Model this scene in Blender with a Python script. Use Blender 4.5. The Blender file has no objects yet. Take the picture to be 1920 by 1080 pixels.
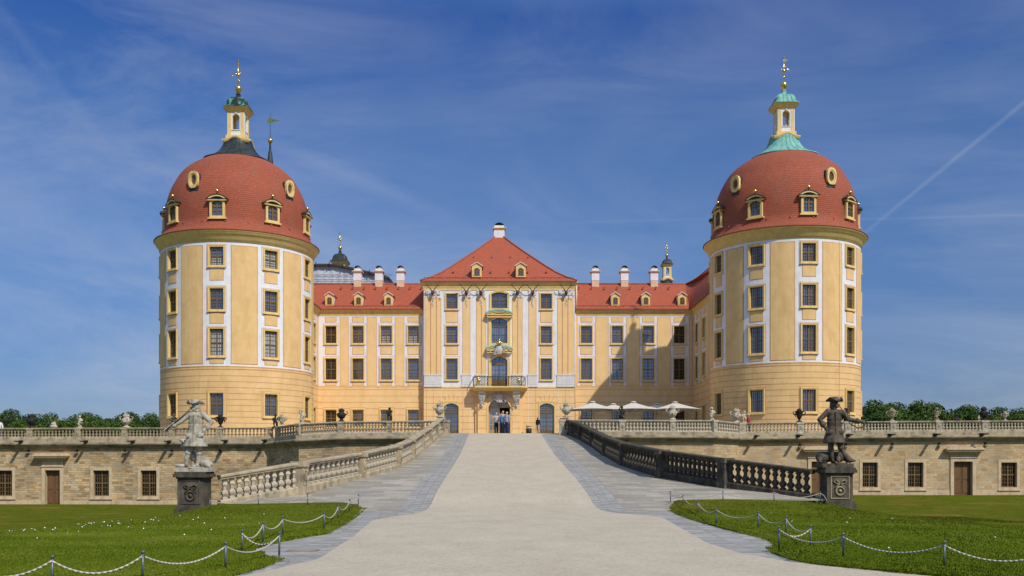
import bpy, bmesh, math, random
import numpy as np
from mathutils import Vector, Matrix
random.seed(7); rng = np.random.default_rng(7)
PI = math.pi; sin, cos = math.sin, math.cos
sc = bpy.context.scene; C = sc.collection
# ------------------------------------------------------------------ camera, light, sky
F = 1810.0; HZ = 868.0                                  # focal length and horizon in 1920-px units
cd = bpy.data.cameras.new('camera'); cam = bpy.data.objects.new('camera', cd); C.objects.link(cam)
cam.location = (0, 0, 0); cam.rotation_euler = (PI/2, 0, 0)
cd.sensor_width = 36; cd.lens = F/1920*36; cd.shift_y = (HZ-540)/1920; cd.clip_start = .1; cd.clip_end = 5000
sc.camera = cam
SUN = Vector((11, -14.7, 18.5)).normalized()
EL = math.asin(SUN.z); AZ = math.atan2(SUN.x, SUN.y)
sl = bpy.data.lights.new('sun', 'SUN'); sl.energy = 3.5; sl.angle = math.radians(.53); sl.color = (1, .95, .87)
so = bpy.data.objects.new('sun', sl); C.objects.link(so); so.rotation_euler = (-SUN).to_track_quat('-Z', 'Y').to_euler()
W = bpy.data.worlds.new('World'); sc.world = W; W.use_nodes = True
def ramp_w(n, stops):
    r = n.new('ShaderNodeValToRGB'); e = r.color_ramp.elements
    while len(e) < len(stops): e.new(.5)
    for i, (p, c) in enumerate(stops): e[i].position = p; e[i].color = (*c, 1)
    return r
def world():
    nt = W.node_tree; n = nt.nodes; L = nt.links
    for x in list(n): n.remove(x)
    out = n.new('ShaderNodeOutputWorld'); bg = n.new('ShaderNodeBackground'); bg.inputs[1].default_value = .1
    sky = n.new('ShaderNodeTexSky'); sky.sky_type = 'NISHITA'; sky.sun_disc = False
    sky.sun_elevation = EL; sky.sun_rotation = AZ; sky.air_density = 1.0; sky.dust_density = .25; sky.ozone_density = 3.0; sky.altitude = 200
    tc = n.new('ShaderNodeTexCoord')
    hs = n.new('ShaderNodeHueSaturation'); hs.inputs['Saturation'].default_value = 1.12; L.new(sky.outputs[0], hs.inputs['Color'])
    # thin cirrus: stretched noise by viewing direction
    mp = n.new('ShaderNodeMapping'); mp.inputs['Rotation'].default_value = (0, .35, .2); mp.inputs['Scale'].default_value = (1.2, 1.0, 4.2)
    L.new(tc.outputs['Generated'], mp.inputs['Vector'])
    nz = n.new('ShaderNodeTexNoise'); nz.inputs['Scale'].default_value = 2.3; nz.inputs['Detail'].default_value = 9; nz.inputs['Roughness'].default_value = .62; nz.inputs['Distortion'].default_value = .6
    L.new(mp.outputs[0], nz.inputs['Vector'])
    cr = n.new('ShaderNodeValToRGB'); cr.color_ramp.elements[0].position = .38; cr.color_ramp.elements[1].position = .82; L.new(nz.outputs[0], cr.inputs[0])
    nb = n.new('ShaderNodeTexNoise'); nb.inputs['Scale'].default_value = 1.3; nb.inputs['Detail'].default_value = 3
    mb = n.new('ShaderNodeMapping'); mb.inputs['Location'].default_value = (3, 1, 2); mb.inputs['Scale'].default_value = (1.6, 1, 2.6); L.new(tc.outputs['Generated'], mb.inputs[0]); L.new(mb.outputs[0], nb.inputs['Vector'])
    cb = n.new('ShaderNodeValToRGB'); cb.color_ramp.elements[0].position = .38; cb.color_ramp.elements[1].position = .66; L.new(nb.outputs[0], cb.inputs[0])
    def math_(op, a, b=None, c=None, clamp=False):
        m = n.new('ShaderNodeMath'); m.operation = op; m.use_clamp = clamp
        for i, v in enumerate((a, b, c)):
            if v is None: continue
            if isinstance(v, (int, float)): m.inputs[i].default_value = v
            else: L.new(v, m.inputs[i])
        return m.outputs[0]
    sep = n.new('ShaderNodeSeparateXYZ'); L.new(tc.outputs['Generated'], sep.inputs[0])
    low = math_('SUBTRACT', 1.0, math_('MULTIPLY', sep.outputs['Z'], 1.6), clamp=True)     # more veil toward the horizon
    veil = math_('MULTIPLY', math_('MULTIPLY', cr.outputs[0], math_('ADD', math_('MULTIPLY', cb.outputs[0], .75), .25)), math_('ADD', math_('MULTIPLY', low, .95), .18))
    # contrails: thin bands about great circles, each between two ends along x
    def ray(px, py): return Vector((px-960, F, HZ-py)).normalized()
    total = veil
    for (a, b, w, amp, x0, x1) in (((1640, 420), (1935, 180), .0030, .20, .30, 2), ((1560, 412), (1900, 404), .0018, .11, .28, 2),
                                   ((1060, 418), (1330, 410), .0022, .08, .03, .21), ((560, 290), (830, 400), .012, .15, -.25, -.05), ((60, 90), (145, 200), .008, .10, -.5, -.36)):
        nv = ray(*a).cross(ray(*b)).normalized()
        d = n.new('ShaderNodeVectorMath'); d.operation = 'DOT_PRODUCT'; d.inputs[1].default_value = nv; L.new(tc.outputs['Generated'], d.inputs[0])
        wob = math_('MULTIPLY', math_('SUBTRACT', nz.outputs[0], .5), w*1.5)
        dd = math_('ABSOLUTE', math_('ADD', d.outputs['Value'], wob))
        band = math_('SUBTRACT', 1.0, math_('DIVIDE', dd, w), clamp=True)
        m0 = math_('MULTIPLY', math_('SUBTRACT', sep.outputs['X'], x0), 16.0, clamp=True)
        m1 = math_('MULTIPLY', math_('SUBTRACT', x1, sep.outputs['X']), 16.0, clamp=True)
        band = math_('MULTIPLY', math_('MULTIPLY', band, m0), math_('MULTIPLY', m1, math_('GREATER_THAN', sep.outputs['Y'], 0)))
        band = math_('MULTIPLY', band, math_('MULTIPLY', math_('ADD', nz.outputs[0], .3), amp))
        total = math_('ADD', total, band, clamp=True)
    tr_ = ramp_w(n, [(0, (.28, .34, .56)), (.10, (.40, .47, .68)), (.22, (.60, .66, .85)), (.33, (.56, .68, .93)), (.42, (.30, .52, .93)), (.58, (2.9, 2.45, 2.05)), (1, (4.0, 3.2, 2.6))]); L.new(sep.outputs['Z'], tr_.inputs[0])  # overhead stops, out of view, boosted and warmed as added fill for shaded walls
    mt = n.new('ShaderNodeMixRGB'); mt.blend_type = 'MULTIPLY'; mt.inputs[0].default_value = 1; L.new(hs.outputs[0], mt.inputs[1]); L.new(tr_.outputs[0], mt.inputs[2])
    mx = n.new('ShaderNodeMixRGB'); mx.inputs[2].default_value = (4.5, 5.1, 6.2, 1); L.new(total, mx.inputs[0]); L.new(mt.outputs[0], mx.inputs[1])
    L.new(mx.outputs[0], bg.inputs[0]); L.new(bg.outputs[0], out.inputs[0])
world()
sc.view_settings.view_transform = 'Standard'; sc.view_settings.look = 'None'; sc.view_settings.exposure = .06; sc.view_settings.gamma = 1
sc.cycles.max_bounces = 6
# ------------------------------------------------------------------ pixel -> world helpers
def X(px, Y): return (px-960)*Y/F
def Z(py, Y): return (HZ-py)*Y/F
def P(px, py, Y): return Vector((X(px, Y), Y, Z(py, Y)))
def interp(pts, t):
    if t <= pts[0][0]: return pts[0][1]
    for (a, va), (b, vb) in zip(pts, pts[1:]):
        if t <= b: return va+(vb-va)*(t-a)/(b-a)
    return pts[-1][1]
def sst(a, b, t):
    t = min(1, max(0, (t-a)/(b-a))); return t*t*(3-2*t)
# ------------------------------------------------------------------ materials
MAT = {}
def nodes(name, rough=.8, spec=.3):
    m = bpy.data.materials.new(name); m.use_nodes = True; MAT[name] = m
    b = m.node_tree.nodes['Principled BSDF']; b.inputs['Roughness'].default_value = rough; b.inputs['Specular IOR Level'].default_value = spec
    return m, m.node_tree.nodes, m.node_tree.links, b
def ramp(n, stops, interp_='LINEAR'):
    r = n.new('ShaderNodeValToRGB'); r.color_ramp.interpolation = interp_
    e = r.color_ramp.elements
    while len(e) < len(stops): e.new(.5)
    for i, (p, c) in enumerate(stops): e[i].position = p; e[i].color = (*c, 1)
    return r
def noisy(name, c1, c2, scale=3, detail=6, rough=.85, bump=0., bscale=40, stain=None, spec=.25, coord='Object', pos=(.35, .65), stretch=None, metallic=0, bdist=.01):
    m, n, L, b = nodes(name, rough, spec)
    tc = n.new('ShaderNodeTexCoord'); src = tc.outputs[coord]
    if stretch:
        mp = n.new('ShaderNodeMapping'); mp.inputs['Scale'].default_value = stretch; L.new(src, mp.inputs[0]); s2 = mp.outputs[0]
    else: s2 = src
    nz = n.new('ShaderNodeTexNoise'); nz.inputs['Scale'].default_value = scale; nz.inputs['Detail'].default_value = detail; nz.inputs['Roughness'].default_value = .6; L.new(s2, nz.inputs['Vector'])
    r = ramp(n, [(pos[0], c1), (pos[1], c2)]); L.new(nz.outputs[0], r.inputs[0]); col = r.outputs[0]
    if stain:
        sc_, scale_, amt, st = stain
        mp = n.new('ShaderNodeMapping'); mp.inputs['Scale'].default_value = st; mp.inputs['Location'].default_value = (3.1, 7.7, 1.3); L.new(src, mp.inputs[0])
        nz2 = n.new('ShaderNodeTexNoise'); nz2.inputs['Scale'].default_value = scale_; nz2.inputs['Detail'].default_value = 8; nz2.inputs['Roughness'].default_value = .65; L.new(mp.outputs[0], nz2.inputs['Vector'])
        r2 = ramp(n, [(.47, (0, 0, 0)), (.68, (amt, amt, amt))]); L.new(nz2.outputs[0], r2.inputs[0])
        mx = n.new('ShaderNodeMixRGB'); mx.inputs[2].default_value = (*sc_, 1); L.new(r2.outputs[0], mx.inputs[0]); L.new(col, mx.inputs[1]); col = mx.outputs[0]
    L.new(col, b.inputs['Base Color']); b.inputs['Metallic'].default_value = metallic
    if bump:
        nb = n.new('ShaderNodeTexNoise'); nb.inputs['Scale'].default_value = bscale; nb.inputs['Detail'].default_value = 6; L.new(src, nb.inputs['Vector'])
        bp = n.new('ShaderNodeBump'); bp.inputs['Strength'].default_value = bump; bp.inputs['Distance'].default_value = bdist; L.new(nb.outputs[0], bp.inputs['Height']); L.new(bp.outputs[0], b.inputs['Normal'])
    return m
def bricky(name, bw, bh, stops, mortar, msize=.01, offset=.5, bump=.5, rough=.85, stain=None, smooth=.1, bdist=.01, fine=.25, warp=0, squash=1.0, wash=.0):
    """brick pattern on UV (metres); every unit takes its own colour from the stops"""
    m, n, L, b = nodes(name, rough, .2)
    tc = n.new('ShaderNodeTexCoord'); src = tc.outputs['UV']
    if warp:
        nw = n.new('ShaderNodeTexNoise'); nw.inputs['Scale'].default_value = .9; nw.inputs['Detail'].default_value = 3; L.new(src, nw.inputs['Vector'])
        vm = n.new('ShaderNodeVectorMath'); vm.operation = 'MULTIPLY_ADD'; vm.inputs[1].default_value = (warp, warp, 0); L.new(nw.outputs['Color'], vm.inputs[0]); L.new(src, vm.inputs[2]); src = vm.outputs[0]
    br = n.new('ShaderNodeTexBrick'); br.offset = offset; br.squash = squash; br.squash_frequency = 3
    br.inputs['Scale'].default_value = 1; br.inputs['Brick Width'].default_value = bw; br.inputs['Row Height'].default_value = bh
    br.inputs['Mortar Size'].default_value = msize; br.inputs['Mortar Smooth'].default_value = smooth; br.inputs['Bias'].default_value = 0
    br.inputs['Color1'].default_value = (0, 0, 0, 1); br.inputs['Color2'].default_value = (1, 1, 1, 1); br.inputs['Mortar'].default_value = (.5, .5, .5, 1)
    L.new(src, br.inputs['Vector'])
    r = ramp(n, stops); L.new(br.outputs['Color'], r.inputs[0]); col = r.outputs[0]
    nz = n.new('ShaderNodeTexNoise'); nz.inputs['Scale'].default_value = 7; nz.inputs['Detail'].default_value = 8; nz.inputs['Roughness'].default_value = .7; L.new(tc.outputs['UV'], nz.inputs['Vector'])
    rr = ramp(n, [(.3, (1-fine,)*3), (.7, (1+fine*.4,)*3)]); L.new(nz.outputs[0], rr.inputs[0])
    mm = n.new('ShaderNodeMixRGB'); mm.blend_type = 'MULTIPLY'; mm.inputs[0].default_value = 1; L.new(col, mm.inputs[1]); L.new(rr.outputs[0], mm.inputs[2]); col = mm.outputs[0]
    if wash:
        nw2 = n.new('ShaderNodeTexNoise'); nw2.inputs['Scale'].default_value = .35; nw2.inputs['Detail'].default_value = 5; L.new(tc.outputs['UV'], nw2.inputs['Vector'])
        rw = ramp(n, [(.35, (1-wash,)*3), (.65, (1+wash*.5,)*3)]); L.new(nw2.outputs[0], rw.inputs[0])
        mw = n.new('ShaderNodeMixRGB'); mw.blend_type = 'MULTIPLY'; mw.inputs[0].default_value = 1; L.new(col, mw.inputs[1]); L.new(rw.outputs[0], mw.inputs[2]); col = mw.outputs[0]
    mo = n.new('ShaderNodeMixRGB'); mo.inputs[2].default_value = (*mortar, 1); L.new(br.outputs['Fac'], mo.inputs[0]); L.new(col, mo.inputs[1]); col = mo.outputs[0]
    if stain:
        sc_, scale_, amt, st = stain
        mp = n.new('ShaderNodeMapping'); mp.inputs['Scale'].default_value = st; L.new(tc.outputs['UV'], mp.inputs[0])
        nz2 = n.new('ShaderNodeTexNoise'); nz2.inputs['Scale'].default_value = scale_; nz2.inputs['Detail'].default_value = 8; L.new(mp.outputs[0], nz2.inputs['Vector'])
        r2 = ramp(n, [(.5, (0, 0, 0)), (.68, (amt,)*3)]); L.new(nz2.outputs[0], r2.inputs[0])
        mx = n.new('ShaderNodeMixRGB'); mx.inputs[2].default_value = (*sc_, 1); L.new(r2.outputs[0], mx.inputs[0]); L.new(col, mx.inputs[1]); col = mx.outputs[0]
    L.new(col, b.inputs['Base Color'])
    inv = n.new('ShaderNodeMath'); inv.operation = 'SUBTRACT'; inv.inputs[0].default_value = 1; L.new(br.outputs['Fac'], inv.inputs[1])
    ad = n.new('ShaderNodeMath'); ad.operation = 'MULTIPLY_ADD'; ad.inputs[1].default_value = .6; L.new(nz.outputs[0], ad.inputs[0]); L.new(inv.outputs[0], ad.inputs[2])
    bp = n.new('ShaderNodeBump'); bp.inputs['Strength'].default_value = bump; bp.inputs['Distance'].default_value = bdist; L.new(ad.outputs[0], bp.inputs['Height']); L.new(bp.outputs[0], b.inputs['Normal'])
    return m
noisy('ochre', (.73, .465, .195), (.80, .53, .235), 1.1, 8, .9, .15, 30, ((.60, .38, .14), 1.5, .6, (1, 1, .35)))
noisy('ochre_plain', (.79, .52, .235), (.84, .57, .268), 1.3, 6, .9, .12, 30, ((.67, .44, .17), 1.2, .55, (1, 1, .3)))
noisy('ochre_trim', (.74, .51, .18), (.81, .585, .235), 2.5, 6, .75, .1, 30, ((.46, .30, .12), 3, .35, (1, 1, .4)))
noisy('white_paint', (.74, .71, .69), (.81, .79, .77), 2, 8, .9, .08, 30, ((.58, .55, .52), 2.2, .4, (1, 1, .3)))
noisy('stucco', (.46, .435, .39), (.62, .59, .545), 9, 8, .9, .3, 30, ((.36, .33, .29), 5, .6, (1, 1, 1)))
noisy('pink_line', (.50, .21, .11), (.60, .28, .15), 2, 4, .9)
noisy('white_line', (.80, .70, .52), (.84, .74, .58), 2, 4, .9)
noisy('grey_base', (.58, .56, .52), (.67, .65, .61), 4, 6, .9, .2, 30)
TILE = [(0, (.385, .092, .045)), (.35, (.405, .10, .049)), (.7, (.425, .108, .053)), (1, (.455, .122, .062))]
bricky('dome_tile', .17, .165, TILE, (.21, .062, .036), .018, .5, .6, .75, ((.27, .105, .07), .8, .45, (1, .5, 1)), .5, .03, .10, wash=.10)
bricky('roof_tile', .18, .17, [(p, (c[0]*1.16, c[1]*1.06, c[2]*.98)) for p, c in TILE], (.22, .065, .04), .014, .5, .9, .7, ((.26, .10, .075), .9, .35, (1, .4, 1)), .4, .025, .12)
noisy('ridge_tile', (.25, .075, .05), (.38, .12, .08), 8, 4, .7, .4, 20)
noisy('copper_green', (.13, .34, .27), (.24, .50, .41), 2.5, 7, .6, .15, 30, ((.05, .13, .11), 3, .35, (2, 2, .3)))
noisy('copper_dark', (.016, .018, .019), (.04, .046, .048), 2.5, 7, .5, .15, 30, ((.08, .14, .12), 4, .25, (2, 2, .3)))
noisy('copper_mixed', (.015, .028, .025), (.10, .29, .22), 2.6, 4, .6, .15, 30, pos=(.50, .56), stretch=(1, 1, .4))
m, n, L, b = nodes('gold', .22); b.inputs['Base Color'].default_value = (.95, .62, .16, 1); b.inputs['Metallic'].default_value = 1
noisy('sash', (.15, .09, .035), (.21, .13, .052), 6, 4, .55, .1, 60)
noisy('door_wood', (.135, .068, .028), (.19, .10, .045), 2, 6, .6, .3, 30, stretch=(8, 8, .6))
noisy('door_ochre', (.36, .25, .085), (.46, .32, .12), 3, 5, .6)
m, n, L, b = nodes('pane', .06, .9); b.inputs['IOR'].default_value = 2.0
tc = n.new('ShaderNodeTexCoord'); nz = n.new('ShaderNodeTexNoise'); nz.inputs['Scale'].default_value = .55; L.new(tc.outputs['Object'], nz.inputs['Vector'])
r = ramp(n, [(.38, (.06, .085, .125)), (.62, (.14, .19, .26))]); oi = n.new('ShaderNodeObjectInfo'); L.new(nz.outputs[0], r.inputs[0])
ro = ramp(n, [(0, (.45, .45, .5)), (.35, (.8, .82, .85)), (.7, (1.1, 1.1, 1.1)), (.92, (1.3, 1.35, 1.4)), (1, (2.0, 1.9, 1.7))]); L.new(oi.outputs['Random'], ro.inputs[0])
mp_ = n.new('ShaderNodeMixRGB'); mp_.blend_type = 'MULTIPLY'; mp_.inputs[0].default_value = 1; L.new(r.outputs[0], mp_.inputs[1]); L.new(ro.outputs[0], mp_.inputs[2]); L.new(mp_.outputs[0], b.inputs['Base Color'])
nz2 = n.new('ShaderNodeTexNoise'); nz2.inputs['Scale'].default_value = 3.0; L.new(tc.outputs['Object'], nz2.inputs['Vector'])
bp = n.new('ShaderNodeBump'); bp.inputs['Strength'].default_value = .25; bp.inputs['Distance'].default_value = .02; L.new(nz2.outputs[0], bp.inputs['Height']); L.new(bp.outputs[0], b.inputs['Normal'])
m, n, L, b = nodes('pane_dark', .08, .5); b.inputs['Base Color'].default_value = (.006, .007, .009, 1)
noisy('curtain', (.30, .32, .33), (.50, .52, .54), 2, 4, .9, stretch=(14, 14, .8))
noisy('blind', (.60, .45, .20), (.66, .50, .24), 4, 2, .9)
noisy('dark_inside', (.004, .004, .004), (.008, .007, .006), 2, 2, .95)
STONE = [(p, (min(1, c[0]*1.2+.14), c[1]*1.14+.10, c[2]*1.0+.055)) for p, c in [(0, (.17, .115, .06)), (.18, (.27, .19, .11)), (.34, (.36, .265, .155)), (.5, (.30, .26, .19)), (.66, (.42, .31, .18)), (.8, (.46, .345, .205)), (.88, (.42, .235, .095)), (.93, (.24, .225, .19)), (1, (.40, .32, .22))]]
bricky('sandstone', .55, .17, STONE, (.30, .235, .15), .010, .45, .6, .9, ((.12, .085, .05), .55, .42, (1, 1.5, 1)), .3, .03, .35, .12, .7, .28)
STONE2 = [(p, (c[0]*1.25+.08, c[1]*1.22+.035, c[2]*1.15+.0)) for p, c in [(0, (.31, .23, .135)), (.3, (.41, .31, .19)), (.55, (.38, .325, .235)), (.8, (.47, .365, .225)), (.9, (.46, .30, .15)), (1, (.43, .35, .245))]]
bricky('sandstone_pale', .55, .19, STONE2, (.37, .29, .19), .008, .45, .5, .9, ((.22, .165, .105), .5, .4, (1, 1.4, 1)), .3, .025, .28, .10, .7, .22)
noisy('stone_trim', (.53, .40, .235), (.63, .48, .30), 3, 7, .9, .4, 25, ((.26, .195, .12), 3, .5, (1, 1, .5)))
noisy('stone_cornice', (.25, .20, .13), (.38, .305, .20), 2.2, 8, .9, .5, 18, ((.03, .025, .02), 1.2, .75, (.8, .8, 2)))
noisy('stone_rail', (.38, .305, .19), (.49, .395, .25), 3, 8, .9, .4, 25, ((.10, .085, .065), 2.2, .7, (1, 1, .6)))
noisy('stone_pale', (.43, .365, .26), (.58, .50, .375), 4, 8, .9, .4, 25, ((.16, .14, .11), 5, .55, (1, 1, .6)))
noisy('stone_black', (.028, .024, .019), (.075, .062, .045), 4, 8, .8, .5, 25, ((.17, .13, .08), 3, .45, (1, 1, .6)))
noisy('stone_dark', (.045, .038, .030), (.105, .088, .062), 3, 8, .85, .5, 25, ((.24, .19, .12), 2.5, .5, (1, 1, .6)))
noisy('statue_pale', (.36, .32, .24), (.50, .455, .355), 5, 8, .85, .3, 30, ((.13, .10, .065), 5, .75, (1, 1, .5)))
noisy('statue_dark', (.035, .026, .016), (.10, .073, .044), 6, 8, .65, .35, 30, ((.19, .15, .10), 6, .4, (1, 1, .5)), spec=.4)
noisy('black_ornament', (.012, .011, .010), (.035, .031, .027), 8, 6, .7, .4, 30)
SL = [(0, (.29, .255, .195)), (.35, (.335, .295, .23)), (.7, (.37, .325, .255)), (.9, (.43, .365, .275)), (1, (.48, .40, .30))]
bricky('slabs', 1.1, .42, SL, (.26, .235, .20), .010, .37, .5, .85, ((.20, .18, .155), .8, .4, (1, 1, 1)), .3, .008, .2, .02, .8, .12)
CB = [(0, (.27, .255, .23)), (.4, (.33, .31, .28)), (.8, (.385, .36, .32)), (1, (.45, .40, .33))]
bricky('cobbles', .165, .305, CB, (.31, .275, .22), .012, .5, .9, .8, ((.19, .16, .12), 1.2, .4, (1, 1, 1)), .5, .015, .25, .03)
def gravel():
    m, n, L, b = nodes('gravel', .95, .1)
    tc = n.new('ShaderNodeTexCoord')
    a = n.new('ShaderNodeTexNoise'); a.inputs['Scale'].default_value = 1.1; a.inputs['Detail'].default_value = 9; a.inputs['Roughness'].default_value = .7; mp = n.new('ShaderNodeMapping'); mp.inputs['Scale'].default_value = (1, .6, 1); L.new(tc.outputs['Object'], mp.inputs[0]); L.new(mp.outputs[0], a.inputs['Vector'])
    r = ramp(n, [(.25, (.42, .345, .25)), (.5, (.475, .395, .29)), (.75, (.53, .445, .33))]); L.new(a.outputs[0], r.inputs[0])
    v = n.new('ShaderNodeTexNoise'); v.inputs['Scale'].default_value = 55; v.inputs['Detail'].default_value = 4; v.inputs['Roughness'].default_value = .8; L.new(tc.outputs['Object'], v.inputs['Vector'])
    r2 = ramp(n, [(.30, (.50, .47, .44)), (.43, (1, 1, 1)), (.62, (1.1, 1.1, 1.08)), (.75, (1.3, 1.28, 1.25))]); L.new(v.outputs[0], r2.inputs[0])
    v2 = n.new('ShaderNodeTexNoise'); v2.inputs['Scale'].default_value = 13; v2.inputs['Detail'].default_value = 7; v2.inputs['Roughness'].default_value = .75; L.new(tc.outputs['Object'], v2.inputs['Vector'])
    r3 = ramp(n, [(.30, (.62, .60, .57)), (.44, (.93, .93, .92)), (.6, (1.05, 1.05, 1.04)), (.75, (1.22, 1.2, 1.18))]); L.new(v2.outputs[0], r3.inputs[0])
    vo = n.new('ShaderNodeTexVoronoi'); vo.inputs['Scale'].default_value = 6.5; L.new(tc.outputs['Object'], vo.inputs['Vector'])
    r4 = ramp(n, [(.0, (.35, .33, .30)), (.06, (.45, .43, .40)), (.085, (1, 1, 1))]); L.new(vo.outputs['Distance'], r4.inputs[0])
    m3 = n.new('ShaderNodeMixRGB'); m3.blend_type = 'MULTIPLY'; m3.inputs[0].default_value = 1; L.new(r3.outputs[0], m3.inputs[1]); L.new(r4.outputs[0], m3.inputs[2])
    m4 = n.new('ShaderNodeMixRGB'); m4.blend_type = 'MULTIPLY'; m4.inputs[0].default_value = 1; L.new(m3.outputs[0], m4.inputs[1]); L.new(r2.outputs[0], m4.inputs[2])
    mm = n.new('ShaderNodeMixRGB'); mm.blend_type = 'MULTIPLY'; mm.inputs[0].default_value = 1; L.new(r.outputs[0], mm.inputs[1]); L.new(m4.outputs[0], mm.inputs[2]); L.new(mm.outputs[0], b.inputs['Base Color'])
    bp = n.new('ShaderNodeBump'); bp.inputs['Strength'].default_value = .5; bp.inputs['Distance'].default_value = .01; L.new(v.outputs[0], bp.inputs['Height']); L.new(bp.outputs[0], b.inputs['Normal'])
gravel()
def grass():
    m, n, L, b = nodes('grass', .9, .1)
    tc = n.new('ShaderNodeTexCoord')
    a = n.new('ShaderNodeTexNoise'); a.inputs['Scale'].default_value = .32; a.inputs['Detail'].default_value = 9; a.inputs['Roughness'].default_value = .68; mp = n.new('ShaderNodeMapping'); mp.inputs['Scale'].default_value = (.55, 1.3, 1); L.new(tc.outputs['Object'], mp.inputs[0]); L.new(mp.outputs[0], a.inputs['Vector'])
    r = ramp(n, [(.30, (.20, .165, .05)), (.42, (.155, .16, .035)), (.55, (.115, .155, .026)), (.7, (.135, .185, .03))]); L.new(a.outputs[0], r.inputs[0])
    v = n.new('ShaderNodeTexNoise'); v.inputs['Scale'].default_value = 22; v.inputs['Detail'].default_value = 5; L.new(tc.outputs['Object'], v.inputs['Vector'])
    r2 = ramp(n, [(.3, (.5, .5, .5)), (.7, (1.3, 1.3, 1.3))]); L.new(v.outputs[0], r2.inputs[0])
    mm = n.new('ShaderNodeMixRGB'); mm.blend_type = 'MULTIPLY'; mm.inputs[0].default_value = 1; L.new(r.outputs[0], mm.inputs[1]); L.new(r2.outputs[0], mm.inputs[2]); L.new(mm.outputs[0], b.inputs['Base Color'])
    bp = n.new('ShaderNodeBump'); bp.inputs['Strength'].default_value = .8; bp.inputs['Distance'].default_value = .05; L.new(v.outputs[0], bp.inputs['Height']); L.new(bp.outputs[0], b.inputs['Normal'])
grass()
def blade(name, c1, c2, c3):
    m, n, L, b = nodes(name, .7, .2); g = n.new('ShaderNodeNewGeometry')
    r = ramp(n, [(0, c1), (.6, c2), (1, c3)]); L.new(g.outputs['Random Per Island'], r.inputs[0]); L.new(r.outputs[0], b.inputs['Base Color'])
def turf(name, isl):
    m, n, L, b = nodes(name, 1.0, 0.0); tc = n.new('ShaderNodeTexCoord'); sp = n.new('ShaderNodeSeparateXYZ'); L.new(tc.outputs['Object'], sp.inputs[0])
    mp = n.new('ShaderNodeMapping'); mp.inputs['Scale'].default_value = (.45, .85, .1); L.new(tc.outputs['Object'], mp.inputs[0])
    a = n.new('ShaderNodeTexNoise'); a.inputs['Scale'].default_value = .5; a.inputs['Detail'].default_value = 9; a.inputs['Roughness'].default_value = .66; L.new(mp.outputs[0], a.inputs['Vector'])
    lush = ramp(n, [(.30, (.095, .135, .010)), (.5, (.13, .168, .014)), (.68, (.185, .205, .026))]); L.new(a.outputs[0], lush.inputs[0])
    worn = ramp(n, [(.30, (.15, .095, .022)), (.40, (.19, .145, .028)), (.47, (.085, .10, .008)), (.53, (.13, .14, .015)), (.60, (.075, .105, .007)), (.72, (.22, .18, .035))]); L.new(a.outputs[0], worn.inputs[0])
    mr = n.new('ShaderNodeMapRange'); mr.inputs['From Min'].default_value = 22; mr.inputs['From Max'].default_value = 40; L.new(sp.outputs['Y'], mr.inputs['Value'])
    mx = n.new('ShaderNodeMixRGB'); L.new(mr.outputs[0], mx.inputs[0]); L.new(lush.outputs[0], mx.inputs[1]); L.new(worn.outputs[0], mx.inputs[2])
    if isl: g = n.new('ShaderNodeNewGeometry'); src = g.outputs['Random Per Island']; st = [(0, (.62, .66, .6)), (.7, (1, 1, 1)), (.93, (1.15, 1.1, 1.2)), (1, (1.6, 1.35, 1.9))]
    else:
        v = n.new('ShaderNodeTexNoise'); v.inputs['Scale'].default_value = 9; v.inputs['Detail'].default_value = 8; v.inputs['Roughness'].default_value = .75; L.new(tc.outputs['Object'], v.inputs['Vector']); src = v.outputs[0]; st = [(.28, (.5, .55, .5)), (.5, (.9, .9, .9)), (.72, (1.3, 1.25, 1.3))]
        bp = n.new('ShaderNodeBump'); bp.inputs['Strength'].default_value = .8; bp.inputs['Distance'].default_value = .05; L.new(v.outputs[0], bp.inputs['Height']); L.new(bp.outputs[0], b.inputs['Normal'])
    r2 = ramp(n, st); L.new(src, r2.inputs[0]); mm = n.new('ShaderNodeMixRGB'); mm.blend_type = 'MULTIPLY'; mm.inputs[0].default_value = 1; L.new(mx.outputs[0], mm.inputs[1]); L.new(r2.outputs[0], mm.inputs[2]); L.new(mm.outputs[0], b.inputs['Base Color'])
turf('turf', False); turf('blades', True)
MAT['blades_far'] = MAT['blades']
blade('leaf_dark', (.018, .038, .006), (.035, .066, .010), (.06, .10, .015))
blade('leaf_mid', (.028, .055, .006), (.052, .095, .010), (.085, .135, .016))
blade('leaf_olive', (.055, .07, .010), (.095, .115, .018), (.14, .15, .03))
noisy('bark', (.05, .04, .03), (.11, .09, .07), 6, 6, .9, .5, 20)
def plain(name, c, rough=.7, metallic=0, spec=.3):
    m, n, L, b = nodes(name, rough, spec); b.inputs['Base Color'].default_value = (*c, 1); b.inputs['Metallic'].default_value = metallic
noisy('post_metal', (.10, .12, .145), (.16, .185, .21), 20, 4, .45, .2, 60, metallic=.5)
def rope_():
    m, n, L, b = nodes('rope', .9, .1); tc = n.new('ShaderNodeTexCoord'); w = n.new('ShaderNodeTexWave'); w.bands_direction = 'DIAGONAL'; w.inputs['Scale'].default_value = 9; L.new(tc.outputs['UV'], w.inputs['Vector'])
    r = ramp(n, [(0, (.40, .34, .26)), (1, (.60, .54, .44))]); L.new(w.outputs[0], r.inputs[0]); L.new(r.outputs[0], b.inputs['Base Color'])
    bp = n.new('ShaderNodeBump'); bp.inputs['Distance'].default_value = .01; L.new(w.outputs[0], bp.inputs['Height']); L.new(bp.outputs[0], b.inputs['Normal'])
rope_()
noisy('canvas', (.55, .49, .40), (.62, .56, .47), 3, 4, .85)
noisy('tarp', (.46, .48, .52), (.60, .62, .65), 1.4, 6, .8, .15, 3, stretch=(2.2, 2.2, .25), bdist=.1)
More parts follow.
